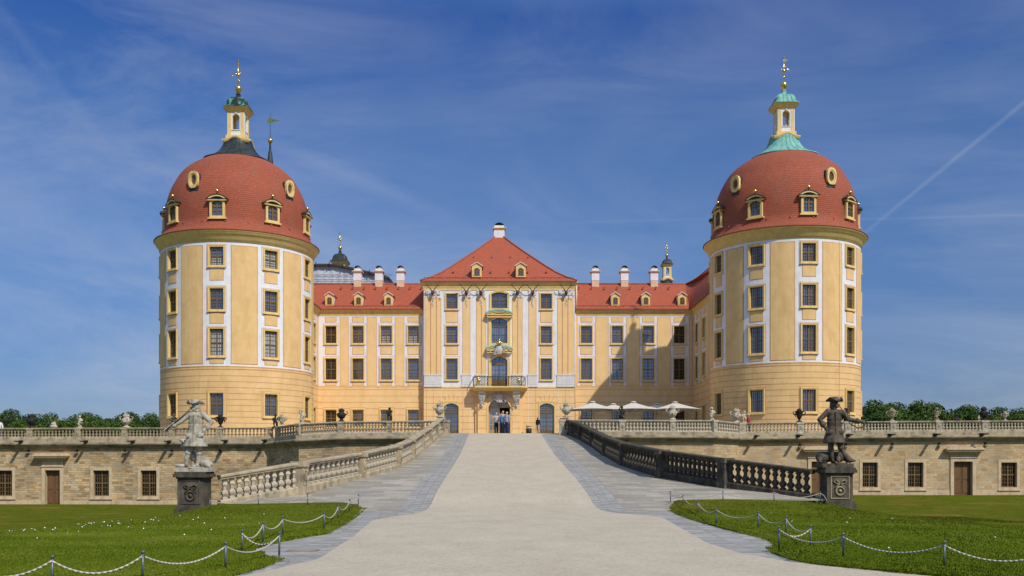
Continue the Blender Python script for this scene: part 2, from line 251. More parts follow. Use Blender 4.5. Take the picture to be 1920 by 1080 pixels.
noisy('scaffold_wood', (.03, .028, .026), (.09, .08, .07), 5, 4, .8)
noisy('chimney_base', (.66, .44, .27), (.74, .53, .34), 3, 5, .9)
noisy('antler', (.07, .045, .03), (.20, .14, .09), 10, 4, .6)
noisy('red_brown', (.10, .018, .012), (.17, .035, .022), 9, 4, .55)
noisy('iron', (.02, .022, .025), (.045, .047, .05), 20, 3, .5, metallic=.4)
plain('skin', (.52, .29, .2), .6); plain('hair_grey', (.45, .40, .34)); plain('hair_brown', (.06, .032, .018)); plain('cloth_black', (.012, .012, .014)); plain('cloth_blue', (.05, .11, .24))
plain('denim', (.03, .05, .10)); plain('cloth_white', (.70, .69, .66)); plain('cloth_grey', (.30, .32, .35)); plain('cloth_beige', (.45, .37, .24)); plain('cloth_red', (.35, .03, .05)); plain('cloth_print', (.42, .36, .30)); plain('bag_blue', (.03, .08, .22))
noisy('feather', (.075, .06, .05), (.16, .13, .105), 14, 5, .8); plain('beak', (.65, .24, .06)); plain('petal', (.85, .85, .82))
plain('plastic_black', (.015, .015, .017), .5)
# ------------------------------------------------------------------ mesh helpers
class MB:
    def __init__(s): s.v = []; s.f = []; s.m = []; s.uv = []; s.sm = []
    def vert(s, p): s.v.append(tuple(p)); return len(s.v)-1
    def face(s, idx, mat, uv=None, smooth=False): s.f.append(tuple(idx)); s.m.append(mat); s.uv.append(uv); s.sm.append(smooth)
    def poly(s, pts, mat, uv=None, smooth=False): s.face([s.vert(p) for p in pts], mat, uv, smooth)
    def box(s, x0, x1, y0, y1, z0, z1, mat, T=None):
        if x0 > x1: x0, x1 = x1, x0
        c = [(x0, y0, z0), (x1, y0, z0), (x1, y1, z0), (x0, y1, z0), (x0, y0, z1), (x1, y0, z1), (x1, y1, z1), (x0, y1, z1)]
        if T: c = [T(Vector(p)) for p in c]
        i = [s.vert(p) for p in c]
        for q in ((0, 1, 5, 4), (1, 2, 6, 5), (2, 3, 7, 6), (3, 0, 4, 7), (4, 5, 6, 7), (3, 2, 1, 0)): s.face([i[k] for k in q], mat)
    def obox(s, c, a, hx, hy, z0, z1, mat):        # box turned by angle a about c=(x,y)
        ca, sa = cos(a), sin(a)
        s.box(-hx, hx, -hy, hy, z0, z1, mat, lambda p: Vector((c[0]+p.x*ca-p.y*sa, c[1]+p.x*sa+p.y*ca, p.z)))
    def lathe(s, prof, seg, mat, c=(0, 0, 0), a0=0, a1=2*PI, sq=0, smooth=True, rot=0, zf=None, T=None, caps=True):
        closed = abs(a1-a0-2*PI) < 1e-6; n = seg if closed else seg+1; rows = []; uvs = []; L = 0; pr = None
        for (r, z) in prof:
            if pr: L += math.hypot(r-pr[0], z-pr[1])
            pr = (r, z); row = []; 
            for k in range(n):
                a = a0+(a1-a0)*k/seg+rot; k_ = (1/max(abs(cos(a)), abs(sin(a))))**sq
                p = Vector((c[0]+r*k_*cos(a), c[1]+r*k_*sin(a), c[2]+z+(zf(a, r) if zf else 0)))
                row.append(s.vert(T(p) if T else p))
            rows.append(row); uvs.append(L)
        rm = max(r for r, z in prof)
        for i in range(len(prof)-1):
            for k in range(seg):
                k2 = (k+1) % n
                u0 = (a0+(a1-a0)*k/seg)*rm; u1 = (a0+(a1-a0)*(k+1)/seg)*rm
                s.face((rows[i][k], rows[i][k2], rows[i+1][k2], rows[i+1][k]), mat, ((u0, uvs[i]), (u1, uvs[i]), (u1, uvs[i+1]), (u0, uvs[i+1])), smooth)
        if caps and closed:
            if prof[0][0] > 1e-4: s.face(rows[0][::-1], mat)
            if prof[-1][0] > 1e-4: s.face(rows[-1], mat)
    def tube(s, pts, r, seg=6, mat=0, r1=None, smooth=True):
        pts = [Vector(p) for p in pts]; n = len(pts); rows = []; L = 0; Ls = []
        up = Vector((0, 0, 1))
        for i, p in enumerate(pts):
            if i: L += (p-pts[i-1]).length
            Ls.append(L)
            t = (pts[min(i+1, n-1)]-pts[max(i-1, 0)]).normalized()
            if abs(t.dot(up)) > .95: up = Vector((1, 0, 0)) if abs(t.x) < .9 else Vector((0, 1, 0))
            a = t.cross(up).normalized(); b_ = a.cross(t).normalized(); up = b_
            rr = r if r1 is None else r+(r1-r)*i/max(1, n-1)
            rows.append([s.vert(p+a*rr*cos(2*PI*k/seg)+b_*rr*sin(2*PI*k/seg)) for k in range(seg)])
        for i in range(n-1):
            for k in range(seg):
                k2 = (k+1) % seg
                s.face((rows[i][k], rows[i][k2], rows[i+1][k2], rows[i+1][k]), mat, ((k/seg*r*6, Ls[i]), ((k+1)/seg*r*6, Ls[i]), ((k+1)/seg*r*6, Ls[i+1]), (k/seg*r*6, Ls[i+1])), smooth)
        s.face(rows[0][::-1], mat); s.face(rows[-1], mat)
    def prism(s, poly, y0, y1, mat, T=None):       # polygon in x,z extruded along y
        T = T or (lambda p: p); a = [s.vert(T(Vector((x, y0, z)))) for x, z in poly]; b_ = [s.vert(T(Vector((x, y1, z)))) for x, z in poly]; n = len(poly)
        s.face(a, mat); s.face(b_[::-1], mat)
        for i in range(n): s.face((a[i], b_[i], b_[(i+1) % n], a[(i+1) % n]), mat)
    def ring(s, inner, outer, y0, y1, mat, T=None):   # closed loops (x,z), same count; y0 = front
        T = T or (lambda p: p); n = len(inner)
        V = lambda L_, y: [s.vert(T(Vector((x, y, z)))) for x, z in L_]
        a, b_, c, d = V(inner, y0), V(outer, y0), V(inner, y1), V(outer, y1)
        for i in range(n):
            j = (i+1) % n
            s.face((b_[i], b_[j], a[j], a[i]), mat); s.face((a[i], a[j], c[j], c[i]), mat); s.face((b_[j], b_[i], d[i], d[j]), mat); s.face((d[i], c[i], c[j], d[j]), mat)
    def sweep(s, prof, path, mat, closed=False, smooth=False):  # path: list of (point, outward-miter); prof: (out,z); uv in metres
        rows = []; L = 0; Ls = []
        for i, (p, mvec) in enumerate(path):
            if i: L += (Vector(p)-Vector(path[i-1][0])).length
            Ls.append(L)
            rows.append([s.vert((p[0]+mvec[0]*o, p[1]+mvec[1]*o, p[2]+z)) for o, z in prof])
        pl = [0]
        for a, b_ in zip(prof, prof[1:]): pl.append(pl[-1]+math.hypot(a[0]-b_[0], a[1]-b_[1]))
        n = len(rows)
        for i in range(n if closed else n-1):
            j = (i+1) % n; L1 = Ls[j] if j else L+(Vector(path[0][0])-Vector(path[-1][0])).length
            for k in range(len(prof)-1):
                s.face((rows[i][k], rows[j][k], rows[j][k+1], rows[i][k+1]), mat, ((Ls[i], pl[k]), (L1, pl[k]), (L1, pl[k+1]), (Ls[i], pl[k+1])), smooth)
        if not closed: s.face(rows[0], mat); s.face(rows[-1][::-1], mat)
    def mesh(s, name, mats):
        me = bpy.data.meshes.new(name); me.from_pydata(s.v, [], s.f)
        for m_ in mats: me.materials.append(MAT[m_])
        me.polygons.foreach_set('material_index', s.m); me.polygons.foreach_set('use_smooth', s.sm)
        uvl = me.uv_layers.new(name='UVMap').data
        flat = []
        for fi, f in enumerate(s.f):
            u = s.uv[fi]
            if u is None:
                nrm = me.polygons[fi].normal; ax, ay, az = abs(nrm.x), abs(nrm.y), abs(nrm.z)
                for vi in f:
                    x, y, z = s.v[vi]
                    if az >= ax and az >= ay: flat += (x, y)
                    elif ax > ay: flat += (y, z)
                    else: flat += (x, z)
            else:
                for q in u: flat += q
        uvl.foreach_set('uv', flat); me.update(); return me
    def build(s, name, mats, parent=None): return put(name, s.mesh(name, mats), parent)
def put(name, me, parent=None, loc=None, rotz=None):
    o = bpy.data.objects.new(name, me); C.objects.link(o)
    if parent is not None: o.parent = parent
    if loc is not None: o.location = loc
    if rotz is not None: o.rotation_euler = (0, 0, rotz)
    return o
def tag(o, label=None, cat=None, group=None, kind=None):
    if label: o['label'] = label
    if cat: o['category'] = cat
    if group: o['group'] = group
    if kind: o['kind'] = kind
    return o
def thing(name, label, cat, loc=(0, 0, 0), rz=0, group=None):
    o = bpy.data.objects.new(name, None); C.objects.link(o); o.location = loc; o.rotation_euler = (0, 0, rz); o.empty_display_size = .2
    return tag(o, label, cat, group)
def copytree(o, parent=None):
    c = o.copy(); C.objects.link(c); c.parent = parent
    for ch in list(o.children): copytree(ch, c)
    return c
# grown solid: tapered limbs and ellipsoids merged by voxel remesh into one continuous surface
def grow(specs, voxel, name, mat, smooth_it=2):
    bm = bmesh.new()
    for s in specs:
        if s[0] == 'e':      # ellipsoid centre, radii, (rot euler)
            M = Matrix.Translation(s[1])
            if len(s) > 3: M = M @ Matrix.Rotation(s[3][2], 4, 'Z') @ Matrix.Rotation(s[3][1], 4, 'Y') @ Matrix.Rotation(s[3][0], 4, 'X')
            M = M @ Matrix.Diagonal((*s[2], 1)); bmesh.ops.create_icosphere(bm, subdivisions=2, radius=1, matrix=M)
        elif s[0] == 'c':    # chain of (point, radius) -> hulls
            for (p0, r0), (p1, r1) in zip(s[1], s[1][1:]):
                t = bmesh.new()
                for p, r in ((p0, r0), (p1, r1)): bmesh.ops.create_icosphere(t, subdivisions=1 if r < .05 else 2, radius=r, matrix=Matrix.Translation(p))
                res = bmesh.ops.convex_hull(t, input=t.verts[:])
                bmesh.ops.delete(t, geom=list({g for g in res['geom_interior'] if isinstance(g, bmesh.types.BMVert)}), context='VERTS')
                me = bpy.data.meshes.new('t'); t.to_mesh(me); t.free(); bm.from_mesh(me); bpy.data.meshes.remove(me)
        elif s[0] == 'l':    # lathe-like skirt: list of (z, rx, ry, cx, cy), waves
            n = 28; rows = []
            for (z, rx, ry, cx, cy) in s[1]:
                row = []
                for k in range(n):
                    a = 2*PI*k/n; w = 1+(s[2]*sin(a*7+1)*(1-(z-s[1][0][0])/(s[1][-1][0]-s[1][0][0])) if len(s) > 2 else 0)
                    row.append(bm.verts.new((cx+rx*w*cos(a), cy+ry*w*sin(a), z)))
                rows.append(row)
            for i in range(len(rows)-1):
                for k in range(n): bm.faces.new((rows[i][k], rows[i][(k+1) % n], rows[i+1][(k+1) % n], rows[i+1][k]))
            bm.faces.new(rows[0][::-1]); bm.faces.new(rows[-1])
    me = bpy.data.meshes.new(name+'_raw'); bm.to_mesh(me); bm.free()
    o = bpy.data.objects.new('tmp', me); C.objects.link(o)
    md = o.modifiers.new('r', 'REMESH'); md.mode = 'VOXEL'; md.voxel_size = voxel; md.use_smooth_shade = True
    if smooth_it: ms = o.modifiers.new('s', 'SMOOTH'); ms.factor = .5; ms.iterations = smooth_it
    dg = bpy.context.evaluated_depsgraph_get(); out = bpy.data.meshes.new_from_object(o.evaluated_get(dg)); out.name = name
    bpy.data.objects.remove(o); bpy.data.meshes.remove(me)
    out.materials.clear(); out.materials.append(MAT[mat]); out.polygons.foreach_set('use_smooth', [True]*len(out.polygons))
    return out
def arc(x0, x1, zs, rise, n=10):    # points from left spring to right spring over an arch
    cx = (x0+x1)/2; hw = (x1-x0)/2
    if rise >= hw: return [(cx-hw*cos(PI*k/n), zs+rise*sin(PI*k/n)) for k in range(n+1)]
    R = (hw*hw+rise*rise)/(2*rise); th = math.asin(hw/R)
    return [(cx+R*sin(-th+2*th*k/n), zs-(R-rise)+R*cos(-th+2*th*k/n)) for k in range(n+1)]
def arch_loops(w, h, rise, mo, n=10, top=None, bot=None):
    """inner arched opening width w height h (crown) and a matching outer outline"""
    inn = [(-w/2, 0)]+arc(-w/2, w/2, h-rise, rise, n)+[(w/2, 0)]
    b_ = mo if bot is None else bot
    if top is None: out = [(-w/2-mo, -b_)]+arc(-w/2-mo, w/2+mo, h-rise+mo*.2, rise+mo*.8, n)+[(w/2+mo, -b_)]
    else: out = [(-w/2-mo, -b_)]+[(-w/2-mo+(w+2*mo)*k/n, top) for k in range(n+1)]+[(w/2+mo, -b_)]
    return inn, out
# ---- windows: local frame origin bottom-centre of the opening, wall face y=0, outside -y
WC = {}
def win_meshes(w, h, rise=0, mo=.2, cols=3, rows=3, tr=.5, stone=False, pane='pane', proud=.07, door=0, top=None, back=.22):
    key = (round(w, 2), round(h, 2), round(rise, 2), round(mo, 2), cols, rows, round(tr, 2), stone, pane, round(proud, 2), round(door, 2), top, back)
    if key in WC: return WC[key]
    w, h = round(w, 2), round(h, 2)
    sm = MB()
    if mo > 0:
        if rise: inn, out = arch_loops(w, h, rise, mo, 12, top=top)
        else: inn, out = [(-w/2, 0), (-w/2, h), (w/2, h), (w/2, 0)], [(-w/2-mo, -mo), (-w/2-mo, h+mo), (w/2+mo, h+mo), (w/2+mo, -mo)]
        sm.ring(inn, out, -proud, .06, 0)
        k = .55
        mid = [(a[0]+(b_[0]-a[0])*k, a[1]+(b_[1]-a[1])*k) for a, b_ in zip(inn, out)]; mid2 = [(a[0]+(b_[0]-a[0])*.92, a[1]+(b_[1]-a[1])*.92) for a, b_ in zip(inn, out)]
        if not stone: sm.ring(mid, mid2, -proud-.025, -proud+.01, 0)
        sm.box(-w/2-mo-.04, w/2+mo+.04, -proud-.07, 0, -mo-.05, -mo+.04, 0) if not door else None
    fr = MB(); y = back; e = .065
    inn, out = (arch_loops(w-2*e, h-e, max(rise, .01), e, 12, top=None, bot=0) if rise else ([(-w/2+e, e), (-w/2+e, h-e), (w/2-e, h-e), (w/2-e, e)], [(-w/2, 0), (-w/2, h), (w/2, h), (w/2, 0)]))
    fr.ring(inn, out, y-.05, y+.05, 0)
    zt = h*tr
    fr.box(-.045, .045, y-.07, y+.03, e, h-e, 0); fr.box(-w/2+e, -.046, y-.06, y+.03, zt-.045, zt+.045, 0); fr.box(.046, w/2-e, y-.06, y+.03, zt-.045, zt+.045, 0)
    if door:
        for sx in (-1, 1):
            a, b_ = sorted((sx*.05, sx*(w/2-e))); fr.box(a, b_, y-.02, y+.04, e, door, 0); fr.box(a+.1, b_-.1, y-.045, y-.021, e+.12, door-.12, 0)
    cw = (w/2-e-.045)
    for sx in (-1, 1):
        for k in range(1, cols):
            xx = sx*(.045+cw*k/cols); zh = h-e if not rise else h-rise*(abs(xx)/(w/2))**2-e*.5
            fr.box(xx-.013, xx+.013, y-.03, y+.01, max(e, door), zh, 0)
    for (za, zb, nr) in ((max(e, door), zt-.045, rows), (zt+.045, h-e, rows)):
        for k in range(1, nr):
            zz = za+(zb-za)*k/nr; hw = w/2-e
            if rise and zz > h-rise: hw *= math.sqrt(max(.05, 1-((zz-(h-rise))/rise)**2))
            fr.box(-hw, hw, y-.028, y+.008, zz-.013, zz+.013, 0)
    pm = MB(); _, out2 = arch_loops(w-.02, h-.01, max(rise, .001), 0.0, 12, bot=0) if rise else (0, [(-w/2+.01, .01), (-w/2+.01, h-.01), (w/2-.01, h-.01), (w/2-.01, .01)])
    pm.prism(out2[::-1], y+.02, y+.03, 0)
    r = (sm.mesh('surround', ['stone_trim' if stone else 'ochre_trim']) if mo > 0 else None, fr.mesh('frame', ['sash']), pm.mesh('pane', [pane]))
    WC[key] = r; return r
def window(parent, loc, rz, w, h, name='window', extra=None, label=None, **k):
    a, b_, c = win_meshes(w, h, **k)
    if a: o = put(name, a, parent, loc, rz); put('frame', b_, o); put('pane', c, o)
    else: o = put(name, b_, parent, loc, rz); put('pane', c, o)
    if label: o['label'] = label
    if extra:                                   # curtain / blind behind the frame
        m_ = MB(); m_.box(-w/2+.09, w/2-.09, .226, .229, .08 if extra[1] is None else extra[1], h-.08 if len(extra) < 3 else extra[2], 0)
        m_.build(extra[0], [extra[0]], o) 
    return o
def wallgrid(mb, mapf, u0, u1, z0, z1, holes, mat, depth=.34, du=None, mrev=None, zmat=None):
    us = {u0, u1}; zs = {z0, z1}
    for (a, b_, c, d) in holes: us |= {a, b_}; zs |= {c, d}
    if zmat: zs |= {zmat[0]}
    us = sorted(us)
    if du:
        nu = []
        for a, b_ in zip(us, us[1:]):
            k = max(1, math.ceil((b_-a)/du)); nu += [a+(b_-a)*i/k for i in range(k)]
        us = nu+[us[-1]]
    zs = sorted(zs); mrev = mat if mrev is None else mrev
    for a, b_ in zip(us, us[1:]):
        for c, d in zip(zs, zs[1:]):
            uc, zc = (a+b_)/2, (c+d)/2
            if any(h[0] < uc < h[1] and h[2] < zc < h[3] for h in holes): continue
            m_ = zmat[1] if zmat and zc < zmat[0] else mat
            mb.poly([mapf(a, c, 0), mapf(b_, c, 0), mapf(b_, d, 0), mapf(a, d, 0)], m_, ((a, c), (b_, c), (b_, d), (a, d)))
    for (a, b_, c, d) in holes:
        mb.poly([mapf(a, c, 0), mapf(a, d, 0), mapf(a, d, -depth), mapf(a, c, -depth)], mrev); mb.poly([mapf(b_, d, 0), mapf(b_, c, 0), mapf(b_, c, -depth), mapf(b_, d, -depth)], mrev)
        cu = [u for u in us if a-1e-9 <= u <= b_+1e-9]
        for p, q in zip(cu, cu[1:]):
            mb.poly([mapf(p, c, 0), mapf(p, c, -depth), mapf(q, c, -depth), mapf(q, c, 0)], mrev); mb.poly([mapf(p, d, -depth), mapf(p, d, 0), mapf(q, d, 0), mapf(q, d, -depth)], mrev)
def panel(mb, mapf, a, b_, z0, z1, t, mat, du=None, d0=0):
    if a > b_: a, b_ = b_, a
    if z0 > z1: z0, z1 = z1, z0
    k = max(1, math.ceil((b_-a)/du)) if du else 1; us = [a+(b_-a)*i/k for i in range(k+1)]
    for p, q in zip(us, us[1:]):
        mb.poly([mapf(p, z0, t), mapf(q, z0, t), mapf(q, z1, t), mapf(p, z1, t)], mat, ((p, z0), (q, z0), (q, z1), (p, z1)))
        mb.poly([mapf(p, z1, t), mapf(q, z1, t), mapf(q, z1, d0), mapf(p, z1, d0)], mat); mb.poly([mapf(p, z0, d0), mapf(q, z0, d0), mapf(q, z0, t), mapf(p, z0, t)], mat)
    for u, fl in ((a, 0), (b_, 1)):
        pts = [mapf(u, z0, d0), mapf(u, z0, t), mapf(u, z1, t), mapf(u, z1, d0)]; mb.poly(pts[::-1] if fl else pts, mat)
def outline(mb, mapf, a, b_, z0, z1, w, t, mat, du=None):
    panel(mb, mapf, a, b_, z0, z0+w, t, mat, du); panel(mb, mapf, a, b_, z1-w, z1, t, mat, du); panel(mb, mapf, a, a+w, z0+w, z1-w, t, mat); panel(mb, mapf, b_-w, b_, z0+w, z1-w, t, mat)
# ------------------------------------------------------------------ round towers
def lantern(parent, cx, cy, zb, s=1.0, cap='copper_mixed', base='copper_dark', seat=True, thick=True):
    """square belvedere; origin zb at the underside of its curved base moulding"""
    mb = MB()
    # curved base moulding (0) and plinth
    wave = lambda a, r: .15*s*cos(4*a)
    mb.lathe([(.70*s, -.02), (.95*s, .02*s), (1.10*s, .10*s), (1.16*s, .24*s), (1.16*s, .32*s), (.85*s, .38*s), (.5*s, .38*s)], 48, 0, (cx, cy, zb), sq=.92, zf=wave, smooth=False)
    mb.box(cx-.84*s, cx+.84*s, cy-.84*s, cy+.84*s, zb+.30*s, zb+.62*s, 0)
    z0, z1, hw = zb+.62*s, zb+2.62*s, .74*s
    for q in range(4):
        T = lambda p, q=q: Vector((cx, cy, 0))+Matrix.Rotation(q*PI/2, 3, 'Z') @ Vector((p.x, p.y, p.z))
        inn, out = arch_loops(.62*s, 1.40*s, .31*s, 0, 10, top=None)
        base_z = z0+.42*s
        n = len(inn); W_ = .40*s; H_ = z1-base_z
        out = [(-W_, 0)]+[(-W_+2*W_*k/(n-3), H_) for k in range(n-2)]+[(W_, 0)]
        mb.ring([(x, z+base_z) for x, z in inn], [(x, z+base_z) for x, z in out], -hw+.02, -hw+.22*s, 1, T)
        mb.box(-W_, W_, -hw+.02, -hw+.2*s, z0, base_z, 1, T)
        mb.box(-.36*s, .36*s, -hw-.04, -hw+.24*s, base_z, base_z+.05*s, 1, T)
        for sx in (-1, 1):
            a, b_ = sorted((sx*.40*s, sx*.66*s)); mb.box(a, b_, -hw, -hw+.26*s, z0, z1, 0, T)
            a, b_ = sorted((sx*.665*s, sx*.72*s)); mb.box(a, b_, -hw+.012, -hw+.07*s, z0, z1, 1, T)
        mb.box(-.07*s, .07*s, -hw-.05*s, -hw+.01, z0+1.8*s, z1, 0, T)
    mb.lathe([(.74*s, 2.85*s), (.82*s, 2.9*s), (.84*s, 3.0*s), (.98*s, 3.12*s), (1.08*s, 3.2*s), (1.1*s, 3.26*s), (.3*s, 3.3*s)], 4, 0, (cx, cy, zb), sq=1, smooth=False, rot=PI/4) if False else None
    for (r0, r1, a, b_) in ((.78, .84, 2.62, 2.70), (.84, .98, 2.70, 2.86), (.98, 1.09, 2.86, 3.0)):
        c0 = [mb.vert((cx+sx*r0*s, cy+sy*r0*s, zb+a*s)) for sx, sy in ((-1, -1), (1, -1), (1, 1), (-1, 1))]; c1 = [mb.vert((cx+sx*r1*s, cy+sy*r1*s, zb+b_*s)) for sx, sy in ((-1, -1), (1, -1), (1, 1), (-1, 1))]
        for i in range(4): mb.face((c0[i], c0[(i+1) % 4], c1[(i+1) % 4], c1[i]), 0)
        if r0 == .78: mb.face(c0[::-1], 0)
        if r1 == 1.09: mb.face(c1, 0)
    body = mb.build('lantern', ['ochre_trim', 'white_paint'], parent)
    cm = MB(); zc = zb+3.01*s
    cm.lathe([(1.14*s, 0), (1.14*s, .04*s), (.98*s, .12*s), (.86*s, .28*s), (.82*s, .5*s), (.74*s, .72*s), (.55*s, .9*s), (.30*s, 1.0*s), (.2*s, 1.06*s), (.15*s, 1.3*s), (.2*s, 1.36*s), (.1*s, 1.42*s), (.09*s, 1.6*s)], 40, 0, (cx, cy, zc), sq=.8)
    for k in range(16):
        a = 2*PI*k/16+.1; q = (1/max(abs(cos(a)), abs(sin(a))))**.8
        cm.tube([(cx+r*q*s*cos(a), cy+r*q*s*sin(a), zc+z*s+.012) for r, z in ((1.12, .05), (.98, .13), (.87, .28), (.83, .5), (.75, .72), (.56, .9), (.31, 1.0))], .022*s, 4, 0)
    cm.build('lantern_roof', [cap], body)
    return zc+1.6*s
def vane(parent, cx, cy, z, s=1.0, flip=1):
    mb = MB(); T0 = (cx, cy, z)
    mb.lathe([(0, 0), (.14*s, .02), (.16*s, .08*s), (.28*s, .2*s), (.34*s, .42*s), (.28*s, .62*s), (.12*s, .74*s), (.05*s, .8*s)], 20, 0, T0)
    mb.tube([(cx, cy, z+.7*s), (cx, cy, z+3.15*s)], .035*s, 6, 0)
    mb.lathe([(.03, 0), (.10*s, .05*s), (.1*s, .1*s), (.03, .16*s)], 10, 0, (cx, cy, z+1.15*s))
    mb.lathe([(.03, 0), (.08*s, .05*s), (.03, .12*s)], 10, 0, (cx, cy, z+3.1*s))
    f = flip
    mb.lathe([(0, 0), (.14*s, .07*s), (.17*s, .2*s), (.12*s, .34*s), (0, .4*s)], 12, 0, (cx-.02*f, cy, z+1.6*s))        # rooster body
    mb.tube([(cx-.12*f*s, cy, z+1.75*s), (cx-.24*f*s, cy, z+1.95*s), (cx-.2*f*s, cy, z+2.1*s)], .07*s, 6, 0, .02*s)
    mb.tube([(cx+.1*f*s, cy, z+1.75*s), (cx+.3*f*s, cy, z+1.95*s), (cx+.5*f*s, cy, z+1.9*s), (cx+.56*f*s, cy, z+1.62*s), (cx+.48*f*s, cy, z+1.5*s)], .085*s, 6, 0, .03*s)
    mb.tube([(cx, cy, z+2.2*s), (cx+.18*f*s, cy, z+2.25*s), (cx+.3*f*s, cy, z+2.18*s)], .04*s, 5, 0, .01)
    pl = [(0, 2.72), (.16, 2.68), (.42, 2.84), (.2, 2.86), (.14, 2.98), (0, 2.92), (-.12, 2.86), (-.05, 2.78)]
    mb.prism([(cx+a*f*s, z+b_*s) for a, b_ in pl][::f], cy-.02, cy+.02, 0)
    return mb.build('weather_vane', ['gold'], parent)
def dormer_window(parent, loc, rz, w=.95, h=1.35, ov=False, pane='pane', ball=True):
    """dormer on a tower dome: ochre surround with curved hood, depth back into the roof"""
    rt = Matrix.Rotation(rz, 3, 'Z'); T = lambda p: Vector(loc)+rt @ p
    mb = MB()
    if ov:
        n = 20; inn = [(-.26*cos(2*PI*k/n), .95+.42*sin(2*PI*k/n)) for k in range(n)]; out = []
        for k in range(n):
            a = 2*PI*k/n; q = 1+.12*abs(sin(2*a)); out.append((-.44*cos(a)*q, .97+.66*sin(a)*q))
        mb.ring(inn, out, -.06, .12, 0, T); mb.ring([(x*1.45, (z-.95)*1.25+.95) for x, z in inn], [(x*1.04, (z-.97)*1.03+.97) for x, z in out], -.11, -.05, 0, T)
        mb.prism([(x*.95, (z-.97)*.96+.97) for x, z in out], .125, 1.5, 1, T)
        mb.prism([(-.42, .05), (.42, .05), (.40, .42), (-.40, .42)][::-1], -.02, .8, 1, T)
        d = mb.build('round_dormer', ['ochre_trim', 'copper_dark'], parent)
        g = MB(); g.prism([(x*1.02, (z-.95)*1.02+.95) for x, z in inn], .08, .11, 0, T); g.build('pane', ['pane'], d)
        f = MB(); f.box(-.025, .025, .04, .09, .52, 1.38, 0, T); f.box(-.26, .26, .04, .085, .93, .97, 0, T)
        f.ring([(x*.5, (z-.95)*.5+.95) for x, z in inn], [(x*.6, (z-.95)*.58+.95) for x, z in inn], .045, .088, 0, T); f.build('frame', ['sash'], d); return
    rise = .2; inn, out = arch_loops(w, h, rise, .18, 12, bot=.18)
    mb.ring(inn, out, -.08, .10, 0, T)
    mb.box(-w/2-.3, w/2+.3, -.14, .1, -.26, -.15, 0, T)
    top = arc(-w/2-.22, w/2+.22, h+.02, .28, 12)
    mb.ring([(-w/2-.34, h-.02)]+[(x*1.05, z+.02) for x, z in top]+[(w/2+.34, h-.02)], [(-w/2-.40, h+.08)]+[(x*1.1, z+.14) for x, z in top]+[(w/2+.40, h+.08)], -.2, .35, 0, T)
    hood = [(-w/2-.43, h+.085)]+[(x*1.13, z+.145) for x, z in top]+[(w/2+.43, h+.085)]
    mb.ring(hood, [(x*1.01, z+.06) for x, z in hood], -.23, .4, 1, T)
    mb.prism([(-w/2-.18, -.2)]+[(x*.94, z+.1) for x, z in top]+[(w/2+.18, -.2)], .105, 2.3, 1, T)
    d = mb.build('dormer', ['ochre_trim', 'copper_dark'], parent)
    a, f, g = win_meshes(w, h, rise=rise, mo=0, cols=2, rows=2, tr=.62, back=.04, pane=pane)
    put('frame', f, d, loc, rz); put('pane', g, d, loc, rz)
    if ball:
        b_ = MB(); c = T(Vector((0, -.05, h+.42)))
        b_.lathe([(.1, 0), (.06, .16), (.05, .2)], 10, 1, c); b_.lathe([(.03, .2), (.12, .26), (.15, .36), (.11, .46), (.02, .52)], 14, 0, c)
        b_.build('ball_finial', ['gold', 'copper_dark'], d)
